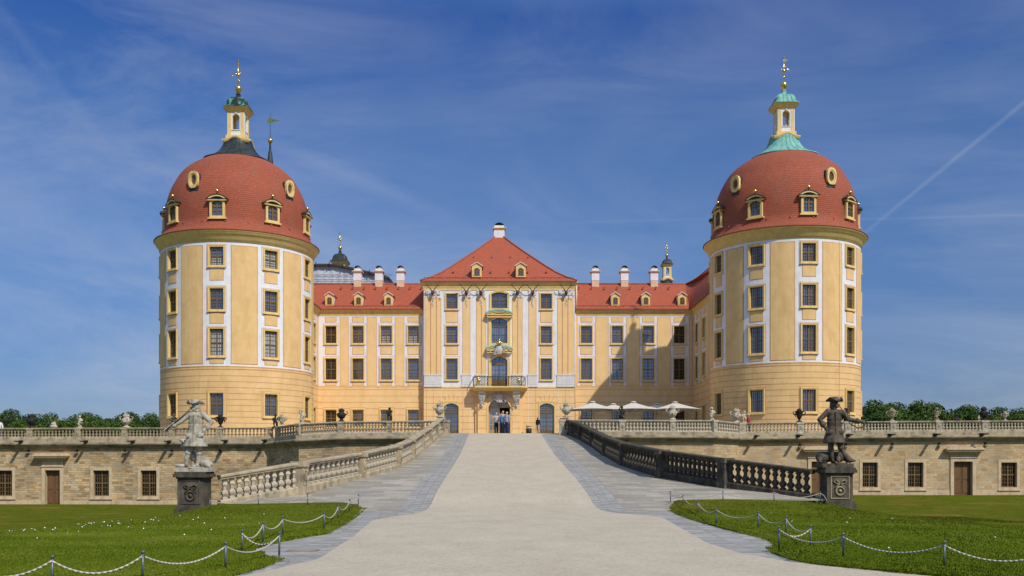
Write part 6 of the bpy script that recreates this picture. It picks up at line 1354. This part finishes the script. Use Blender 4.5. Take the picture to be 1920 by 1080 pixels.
# ------------------------------------------------------------------ parasols, bin
def parasol(label, px_, Y, s=1.0, top=754.5, eave=769):
    x = X(px_, Y); ze_, zt_ = Z(eave, Y), Z(top, Y); t = thing('parasol', label, 'parasol', (x, Y, 0), 0, 'parasols on the terrace'); hw = 1.93*s
    c = MB(); n = 4; N = 6
    cor = [Vector((-hw, -hw, ze_)), Vector((hw, -hw, ze_)), Vector((hw, hw, ze_)), Vector((-hw, hw, ze_))]; ap = Vector((0, 0, zt_))
    for k in range(4):
        a, b_ = cor[k], cor[(k+1) % 4]; gr = []
        for i in range(N+1):
            u = i/N; row = []
            for j in range(N+1):
                v = j/N; e = a.lerp(b_, v); p = ap.lerp(e, u); p.z -= .03*sin(PI*u); p.z += .06*sin(PI*v)*0-.07*sin(PI*v)*u*(-1); row.append(c.vert(p))
            gr.append(row)
        for i in range(N):
            for j in range(N): c.face((gr[i][j], gr[i+1][j], gr[i+1][j+1], gr[i][j+1]), 0, None, True)
    c.lathe([(.28, -.02), (.2, .06), (0, .1)], 10, 0, (0, 0, zt_), smooth=True); c.build('canopy', ['canvas'], t)
    p = MB(); p.tube([(0, 0, 1.9), (0, 0, zt_)], .035, 8, 0); p.build('pole', ['canvas'], t)
    r = MB()
    for q in cor+[Vector((0, -hw, ze_)), Vector((0, hw, ze_)), Vector((hw, 0, ze_)), Vector((-hw, 0, ze_))]: r.tube([ap-Vector((0, 0, .12)), q-Vector((0, 0, .05))], .018, 4, 0); r.tube([Vector((0, 0, ze_-.35)), q.lerp(ap, .45)-Vector((0, 0, .12))], .016, 4, 0)
    r.build('ribs', ['canvas'], t); b_ = MB(); b_.box(-.4, .4, -.4, .4, 1.95, 2.12, 0); b_.build('foot', ['iron'], t)
for (lab, px_, Y, s, a, b_) in (('cream parasol nearest the entrance, left of the black putto', 1111, 82, .98, 754.2, 769.5), ('cream parasol above the black putto, middle of the front row', 1187.5, 82, .98, 754.2, 769.5), ('cream parasol behind the pale round urn, rightmost of the front row', 1265.5, 82, .98, 754.6, 769),
                             ('cream parasol half hidden behind the first and second front parasols', 1150, 88, .95, 758, 770.5), ('cream parasol half hidden behind the second and third front parasols', 1232, 88, .95, 757.5, 770)): parasol(lab, px_, Y, s, a, b_)
bt = thing('litter_bin', 'small black litter bin with pale top at the foot of the facade', 'bin', (X(991.5, 96.3), 96.3, 2.9)); m_ = MB(); m_.lathe([(.26, 0), (.28, .05), (.28, .52)], 18, 0); m_.build('bin_body', ['plastic_black'], bt); m_ = MB(); m_.lathe([(.3, .52), (.3, .60), (.24, .64), (.24, .72), (.3, .74), (.3, .84), (.1, .86)], 18, 0); m_.build('bin_lid', ['stone_trim'], bt)
cp = thing('copper_cupola', 'small rounded green copper cap behind the raised arm of the dark hunter', 'cupola', (X(1595, 76), 76, 0)); q = Z(790, 76)
m_ = MB(); m_.lathe([(.27, q-1.2), (.27, q)], 16, 0); m_.build('drum', ['stone_rail'], cp); m_ = MB(); m_.lathe([(.34, q), (.34, q+.03), (.31, q+.16), (.22, q+.28), (.1, q+.34), (0, q+.36)], 20, 0); m_.build('cap', ['copper_green'], cp)
# ------------------------------------------------------------------ people
def person(label, x, y, z, h, top, legs, hair, pose=0, rz=0, bag=None, hat=None, short=False, shorts=False, group='visitors'):
    t = thing('person', label, 'person', (x, y, z), rz, group); V = Vector; s = h/1.75
    hip = V((0, 0, .92*s)); lean = V((.0, 0, 0))
    if pose == 4: lean = V((0, -.35*s, -.16*s))
    ch = V((0, 0, 1.32*s))+lean; nk = V((0, 0, 1.48*s))+lean*1.2; hd_ = V((0, -.02*s, 1.62*s))+lean*1.35
    shL, shR = ch+V((-.19*s, 0, .10*s)), ch+V((.19*s, 0, .10*s))
    P_ = {0: ((-.27, -.02, 1.13), (-.26, -.10, .88), (.27, -.02, 1.13), (.26, -.10, .88)), 1: ((-.26, -.05, 1.15), (-.06, -.22, 1.15), (.27, -.02, 1.13), (.25, -.08, .9)), 2: ((-.36, 0, 1.28), (-.52, .02, 1.45), (.28, -.04, 1.14), (.22, -.2, 1.0)), 3: ((-.25, 0, 1.14), (-.2, -.15, .92), (.40, 0, 1.36), (.62, -.02, 1.42)), 4: ((-.22, -.3, 1.0), (-.15, -.45, .85), (.22, -.3, 1.0), (.15, -.45, .85))}[pose]
    eL, hL, eR, hR = [V(q)*s for q in P_]
    body = [('e', hd_, (.078*s, .095*s, .115*s)), ('c', [(hd_+V((0, -.08*s, -.01)), .022*s), (hd_+V((0, -.105*s, -.025*s)), .014*s)]), ('c', [(nk, .055*s), (hd_-V((0, 0, .08*s)), .05*s)]), ('e', ch, (.15*s, .10*s, .18*s)), ('e', hip, (.14*s, .10*s, .12*s)), ('c', [(ch, .12*s), (hip, .12*s)]),
            ('c', [(shL, .05*s), (eL, .04*s), (hL, .03*s)]), ('c', [(shR, .05*s), (eR, .04*s), (hR, .03*s)]), ('e', hL+(hL-eL).normalized()*.07*s, (.035*s, .03*s, .06*s)), ('e', hR+(hR-eR).normalized()*.07*s, (.035*s, .03*s, .06*s))]
    kx = .10
    for sg in (-1, 1): body.append(('c', [(V((sg*.09*s, 0, .86*s)), .08*s), (V((sg*kx*s, -.02*s*sg, .48*s)), .055*s), (V((sg*(kx+.01)*s, .02*s*sg, .09*s)), .04*s)]))
    b_ = put('body', grow(body, .02*s, 'body', 'skin', 1), t)
    tp = [('e', ch, (.19*s, .13*s, .20*s)), ('c', [(ch+V((0, 0, -.02)), .155*s), (hip+V((0, 0, .06*s)), .16*s)]), ('c', [(shL, .075*s), (shL.lerp(eL, .6 if short else 1), .062*s)]+([] if short else [(hL, .048*s)])), ('c', [(shR, .075*s), (shR.lerp(eR, .6 if short else 1), .062*s)]+([] if short else [(hR, .048*s)]))]
    put('shirt', grow(tp, .022*s, 'shirt', top, 1), b_)
    lg = [('e', hip-V((0, 0, .02)), (.165*s, .125*s, .13*s))]
    for sg in (-1, 1): lg.append(('c', [(V((sg*.09*s, 0, .84*s)), .10*s), (V((sg*kx*s, -.02*s*sg, .48*s)), .082*s)]+([] if shorts else [(V((sg*(kx+.01)*s, .02*s*sg, .08*s)), .07*s)])))
    put('trousers', grow(lg, .022*s, 'trousers', legs, 1), b_)
    put('shoes', grow([('c', [(V((sg*.11*s, .04*s, .04*s)), .042*s), (V((sg*.12*s, -.15*s, .035*s)), .036*s)]) for sg in (-1, 1)], .018, 'shoes', 'cloth_black', 1), b_)
    put('hair', grow([('e', hd_+V((0, .025*s, .03*s)), (.088*s, .095*s, .105*s))]+([('e', hd_+V((0, .07*s, -.08*s)), (.085*s, .05*s, .13*s))] if hair == 'hair_brown' else []), .018, 'hair', hair, 1), b_)
    for sg in (-1, 1): pass
    if hat: m_ = MB(); m_.lathe([(.16*s, 0), (.10*s, .02), (.09*s, .09*s), (0, .11*s)], 14, 0, tuple(hd_+V((0, 0, .06*s)))); m_.build('hat', [hat], b_)
    if bag: m_ = MB(); c = ch+V((.05 if pose != 4 else 0, .2*s, -.08*s)); put('bag', grow([('e', c, (.16*s, .11*s, .22*s))], .03, 'bag', bag, 1), t)
    return t
Yg = 77.0; zg_ = interp(RZ, Yg)+.005
def gx(px_, Y=Yg): return X(px_, Y)
person('visitor in patterned shirt and black trousers, leftmost of the group at the entrance', gx(930.5), Yg, zg_, 1.66, 'cloth_print', 'cloth_black', 'hair_grey', 2, .5, short=True)
person('visitor in denim blue shirt, in the middle of the entrance group', gx(940.5), Yg-.35, zg_, 1.58, 'cloth_blue', 'cloth_black', 'hair_grey', 1, .1)
person('visitor raising an arm at the back of the entrance group', gx(943), Yg+.55, zg_, 1.84, 'cloth_beige', 'denim', 'hair_grey', 3, -.1)
person('visitor in grey sleeveless top and jeans with blue backpack, rightmost of the entrance group', gx(950.5), Yg-.05, zg_, 1.74, 'cloth_grey', 'denim', 'hair_grey', 1, -.6, bag='bag_blue', short=True)
person('visitor in dark top and beige shorts walking away beside the right arched door', X(1008.5, 84), 84, interp(RZ, 84), 1.42, 'cloth_black', 'cloth_beige', 'hair_brown', 0, PI*.75, shorts=True, short=False)
person('grey haired visitor in dark red behind the balustrade in front of the right tower', X(1403.5, 75), 75, Z(793, 75)-1.02, 1.76, 'cloth_red', 'cloth_black', 'hair_grey', 0, 1.2)
person('visitor in white shirt behind the rail at the far left', X(-2, 75), 75, Z(803, 75)-1.0, 1.72, 'cloth_white', 'denim', 'hair_brown', 0, .3)
for i, (px_, Y, col, lab) in enumerate(((1122, 79.5, 'cloth_black', 'guest in black seated behind the rail under the parasol nearest the entrance'), (1192, 79.5, 'denim', 'guest in dark blue behind the rail, just right of the black putto'), (1214, 80.5, 'cloth_blue', 'guest in blue behind the rail between the second and third parasols'), (1272, 79.5, 'cloth_white', 'guest in white behind the rail just right of the pale round urn'), (1296, 80, 'cloth_grey', 'guest in grey behind the rail at the right end of the parasols'))):
    person(lab, X(px_, Y), Y, 1.42, 1.5, col, 'cloth_black', ('hair_brown', 'hair_grey')[i % 2], i % 2, i*1.3, group='guests under the parasols')
# ------------------------------------------------------------------ goose
gs = thing('goose', 'brown goose grazing on the left lawn in front of the terrace wall', 'goose', (X(123, 44), 44, 0)); gs.location.z = lawn_z(X(123, 44), 44)+.02; gs.rotation_euler = (0, 0, .15)
V = Vector; gs.scale = (1.0, 1.0, 1.0)
put('body', grow([('e', V((-.02, 0, .27)), (.26, .13, .12), (0, .12, 0)), ('c', [(V((.16, 0, .28)), .09), (V((.28, 0, .22)), .05), (V((.36, 0, .12)), .035), (V((.42, 0, .10)), .045)]), ('c', [(V((-.2, 0, .30)), .07), (V((-.36, 0, .32)), .03)])], .014, 'goose', 'feather', 1), gs)
m_ = MB(); m_.tube([(.44, 0, .09), (.51, 0, .05)], .025, 6, 0, .012); m_.build('beak', ['beak'], gs)
for sg in (-1, 1): m_ = MB(); m_.tube([(0, sg*.05, .2), (.01, sg*.05, 0)], .014, 5, 0); m_.box(-.01, .07, sg*.05-.03, sg*.05+.03, -.01, .008, 0); m_.build('leg', ['beak'], gs)
# ------------------------------------------------------------------ posts and ropes
def gz(x, y):
    side = -1 if x < 0 else 1; tab = LLe if x < 0 else LRe
    return lawn_z(x, y)+.03 if (y < 33.6 and abs(x) > abs(interp(tab, y))-.2) else interp(RZ, y)
def locate(px_, pyb):
    y = 8.0
    while y < 60:
        x = X(px_, y); z = gz(x, y)
        if Z(pyb, y) <= z: return Vector((x, y, z))
        y += .02
    return Vector((x, y, z))
pm = MB(); H_ = .36
pm.lathe([(.016, -.03), (.016, 0)], 8, 0); pm.lathe([(.017, 0), (.017, H_)], 10, 0); pm.lathe([(.021, H_), (.021, H_+.03), (.012, H_+.04)], 10, 0)
pm.tube([(-.03, 0, H_-.025), (.03, 0, H_-.025)], .008, 5, 0); post_me = pm.mesh('post', ['post_metal'])
def chain(posts, names, grp, side):
    pts = [locate(a, b_) if not isinstance(b_, tuple) else Vector(b_) for a, b_ in posts]; tops = []
    for (p, nm) in zip(pts, names):
        t = thing('rope_post', nm, 'post', p, rng.random()*.6, grp); o = put('post', post_me, t); o.rotation_euler = (rng.normal()*.02, rng.normal()*.02, 0)
        tops.append(p+Vector((0, 0, H_-.03)))
    return pts, tops
def ropes(tops, labs, grp, sags):
    for (a, b_), lab, sg in zip(zip(tops, tops[1:]), labs, sags):
        mb = MB(); n = 22; pts = []
        for k in range(n+1): u = k/n; p = a.lerp(b_, u); p.z -= sg*4*u*(1-u); pts.append(p)
        mb.tube(pts, .0125, 8, 0); tag(mb.build('barrier_rope', ['rope']), lab, 'rope', grp)
Lp = [(393.5, 957), (484.5, 949), (576.7, 948), (671.7, 948.3), (655.4, 958.8), (634.3, 973), (607.3, 992), (530.8, 1003.5), (493, 1017), (454, 1036.5), (523.5, 1041.5), (422.8, 1067.5), (267.5, 1090), (97, 1101), (-90, 1106)]
Ln = ['grey metal rope post beside the pale hunter pedestal', 'grey metal rope post on the left paving, second from the hunter pedestal', 'grey metal rope post on the left paving, third from the hunter pedestal', 'grey metal rope post at the far inner tip of the left lawn', 'grey metal rope post just below the inner tip of the left lawn', 'grey metal rope post two below the inner tip of the left lawn', 'grey metal rope post where the left lawn edge starts to widen', 'grey metal rope post midway down the left lawn edge', 'grey metal rope post between midway post and the folded corner on the left lawn', 'grey metal rope post set back in the folded corner of the left lawn', 'grey metal rope post at the left lawn spur against the paving', 'grey metal rope post left of the spur at the picture bottom', 'grey metal rope post at the bottom of the left lawn, second from the picture edge', 'grey metal rope post at the bottom left corner of the left lawn', 'grey metal rope post beyond the bottom left corner']
pts, tops = chain(Lp, Ln, 'rope posts along the left lawn', -1)
def rl_(names): return ['pale rope hanging between the '+n for n in names]
ropes(tops, rl_(['hunter pedestal post and the next post, left side', 'second and third posts from the pale hunter', 'third post and the left lawn tip', 'left lawn tip post and the post below it', 'two posts just below the left lawn tip', 'left lawn posts where the edge widens', 'widening and the midway post on the left', 'midway post and folded corner, left lawn', 'last two posts before the folded left corner', 'folded left corner and the spur post', 'left spur post and the post left of it', 'posts left of the spur at the picture bottom', 'two bottom posts nearest the left picture edge', 'bottom left corner post and beyond the frame']), 'ropes along the left lawn', [.17, .17, .17, .1, .17, .17, .12, .13, .15, .17, .17, .17, .19, .19])
Rp = [(1538, 942), (1451.7, 941), (1355.7, 941), (1257.2, 941.4), (1280.8, 949.3), (1308.5, 964), (1343, 981), (1422, 990), (1473.7, 1002), (1519.7, 1025.8), (1461, 1028), (1581.4, 1046), (1770.5, 1065.5), (1975, 1082)]
Rn = ['grey metal rope post beside the dark hunter pedestal', 'grey metal rope post on the right paving, second from the dark hunter', 'grey metal rope post on the right paving, third from the dark hunter', 'grey metal rope post at the far inner tip of the right lawn', 'grey metal rope post just below the inner tip of the right lawn', 'grey metal rope post two below the inner tip of the right lawn', 'grey metal rope post where the right lawn edge starts to widen', 'grey metal rope post midway down the right lawn edge', 'grey metal rope post between midway post and folded corner, right lawn', 'grey metal rope post set back in the folded corner of the right lawn', 'grey metal rope post at the right lawn spur against the paving', 'bluish metal rope post right of the spur on the right lawn', 'bluish metal rope post at the bottom right of the right lawn', 'metal rope post beyond the right picture edge']
pts, tops = chain(Rp, Rn, 'rope posts along the right lawn', 1)
ropes(tops, rl_(['dark hunter post and the next post, right side', 'second and third posts from the dark hunter', 'third post and the right lawn tip', 'right lawn tip post and the post below it', 'two posts just below the right lawn tip', 'right lawn posts where the edge widens', 'widening and the midway post on the right', 'midway post and folded corner, right lawn', 'last two posts before the folded right corner', 'folded right corner and the spur post', 'right spur post and the post right of it', 'two bottom posts of the right lawn', 'last right lawn post and beyond the frame']), 'ropes along the right lawn', [.17, .17, .17, .09, .15, .15, .15, .15, .14, .13, .15, .17, .17])
m_ = MB(); a = tops[0]; m_.tube([a, a+Vector((.12, -.05, -.10)), a+Vector((.20, -.08, -.26)), a+Vector((.22, -.05, -.32))], .0145, 6, 0); tag(m_.build('barrier_rope', ['rope']), 'short loose rope end curling down beside the dark hunter pedestal', 'rope')
# small drain grate in the paving
p = locate(575, 1033); m_ = MB(); m_.box(p.x-.35, p.x+.2, p.y-.18, p.y+.18, -1.6, -1.588, 0); tag(m_.build('drain_grate', ['stone_cornice']), 'flat dark drain cover in the left stone verge', 'drain cover')
# ------------------------------------------------------------------ trees beyond the terraces
def tree_meshes(seed, mat, kind=0, nleaf=10500):
    rr = np.random.default_rng(seed); mb = MB(); pr = random.Random(seed)
    lobes = []; 
    for k in range(19 if kind == 0 else 16):
        if kind == 0: a = pr.uniform(0, 6.28); r = 3.3*math.sqrt(pr.random()); z = 3.0+5.6*pr.random()*(1-(r/4.4)**2); lobes.append((r*cos(a), r*sin(a), z, pr.uniform(.75, 1.6)))
        else: z = 1.5+k*.55; r = max(.1, 1.9*(1-k/17)); a = k*2.4; lobes.append((r*.5*cos(a), r*.5*sin(a), z, r*.75+.2))
    tr = MB(); tr.tube([(0, 0, -1.5), (.08, 0, 1.2), (.0, .1, 3.0), (.1, 0, 5.2)], .26, 7, 0, .09)
    for (x, y, z, r) in lobes[::2]: tr.tube([(0, 0, min(2.2+z*.2, z)), (x*.5, y*.5, z*.75), (x, y, z)], .09, 5, 0, .02)
    trunk = tr.mesh('trunk', ['bark'])
    ws = np.array([l[3]**2.2 for l in lobes]); ws /= ws.sum(); idx = rr.choice(len(lobes), nleaf, p=ws); L = np.array(lobes)[idx]
    d = rr.normal(size=(nleaf, 3)); d /= np.linalg.norm(d, axis=1)[:, None]; rad = L[:, 3]*(.45+.62*rr.random(nleaf)**.6); c = L[:, :3]+d*rad[:, None]*np.array([1, 1, .82])
    s = .085+.12*rr.random(nleaf); u = rr.normal(size=(nleaf, 3)); u -= (u*d).sum(1)[:, None]*d*.6; u /= np.linalg.norm(u, axis=1)[:, None]; w = np.cross(d+rr.normal(size=(nleaf, 3))*.5, u); w /= np.linalg.norm(w, axis=1)[:, None]
    v = np.stack([c-u*s[:, None], c-w*s[:, None]*.6, c+u*s[:, None], c+w*s[:, None]*.6], 1).reshape(-1, 3).astype(np.float32)
    me = bpy.data.meshes.new('crown'); k = nleaf*4; me.vertices.add(k); me.vertices.foreach_set('co', v.ravel()); me.loops.add(k); me.loops.foreach_set('vertex_index', np.arange(k, dtype=np.int32)); me.polygons.add(nleaf); me.polygons.foreach_set('loop_start', np.arange(0, k, 4, dtype=np.int32)); me.polygons.foreach_set('loop_total', np.full(nleaf, 4, np.int32)); me.update(); me.materials.append(MAT[mat])
    return trunk, me
TM = {('d', i): tree_meshes(10+i, 'leaf_dark') for i in range(3)}; TM.update({('m', i): tree_meshes(20+i, 'leaf_mid') for i in range(3)}); TM.update({('o', i): tree_meshes(30+i, 'leaf_olive') for i in range(2)}); TM.update({('c', i): tree_meshes(40+i, 'leaf_dark', 1, 5000) for i in range(2)})
kinds = {'d': 'dark green', 'm': 'fresh green', 'o': 'olive green', 'c': 'pointed conifer'}
TL = [(-18, 776, 170, 'm', 6), (28, 769, 165, 'd', 7), (66, 780, 150, 'd', 5), (92, 777, 175, 'o', 7), (122, 776, 165, 'o', 7), (150, 781, 175, 'd', 6), (176, 777, 165, 'm', 6), (205, 780, 175, 'd', 6), (228, 781, 168, 'm', 7), (252, 775.5, 160, 'd', 7), (276, 777, 168, 'm', 7), (296, 782, 175, 'm', 6), (320, 780, 175, 'd', 6), (10, 788, 145, 'm', 5), (52, 790, 140, 'm', 5), (110, 787, 140, 'm', 5), (165, 790, 140, 'm', 5), (215, 789, 142, 'm', 5), (268, 788, 142, 'm', 5), (305, 790, 142, 'd', 5), (138, 788, 148, 'd', 5), (80, 789, 144, 'd', 5), (190, 790, 144, 'o', 5), (240, 790, 146, 'd', 5)]
TRt = [(1626, 760, 160, 'm', 6), (1648, 752.5, 150, 'm', 7), (1668, 758, 160, 'd', 6), (1690, 755, 155, 'm', 7), (1716, 760, 165, 'd', 7), (1738, 757.5, 158, 'm', 7), (1757, 762, 165, 'd', 6), (1776, 769, 180, 'd', 6), (1806, 762, 160, 'm', 7), (1828, 765, 168, 'm', 7), (1850, 768, 175, 'd', 6), (1866, 769, 175, 'c', 0), (1883, 762.5, 180, 'c', 0), (1897, 766, 178, 'c', 0), (1912, 768, 165, 'd', 7), (1940, 766, 165, 'm', 7), (1640, 772, 140, 'm', 5), (1675, 774, 138, 'd', 5), (1708, 772, 140, 'm', 5), (1742, 774, 140, 'm', 5), (1770, 777, 142, 'm', 5), (1798, 776, 140, 'm', 5), (1830, 777, 140, 'd', 5), (1860, 778, 142, 'm', 5), (1888, 778, 142, 'm', 5), (1920, 776, 140, 'm', 5)]
ords = 'first second third fourth fifth sixth seventh eighth ninth tenth eleventh twelfth thirteenth fourteenth fifteenth sixteenth'.split()
def plant_trees(lst, where, grp):
    rows = {'far': sorted([q for q in lst if q[2] > 148]), 'front': sorted([q for q in lst if q[2] <= 148])}
    for rn, L_ in rows.items():
        for i, (px_, top, Y, k, hw) in enumerate(L_):
            tr, cr = TM[(k, i % (3 if k in 'dm' else 2))]; base = -2.5; ht = Z(top, Y)-base; x = X(px_, Y); full = max(v.co.z for v in cr.vertices)*(1.0 if k == 'c' else .965)
            t = thing('conifer_tree' if k == 'c' else 'broadleaf_tree', '%s tree in the %s row %s, %s from the left' % (kinds[k], rn, where, ords[i]), 'tree', (x, Y, base), i*1.7, grp)
            s = ht/full; w = s*1.0 if k == 'c' else s*.93; t.scale = (w, w, s)
            put('trunk', tr, t); put('crown', cr, t)
plant_trees(TL, 'behind the left terrace', 'trees behind the left terrace'); plant_trees(TRt, 'behind the right terrace', 'trees behind the right terrace')
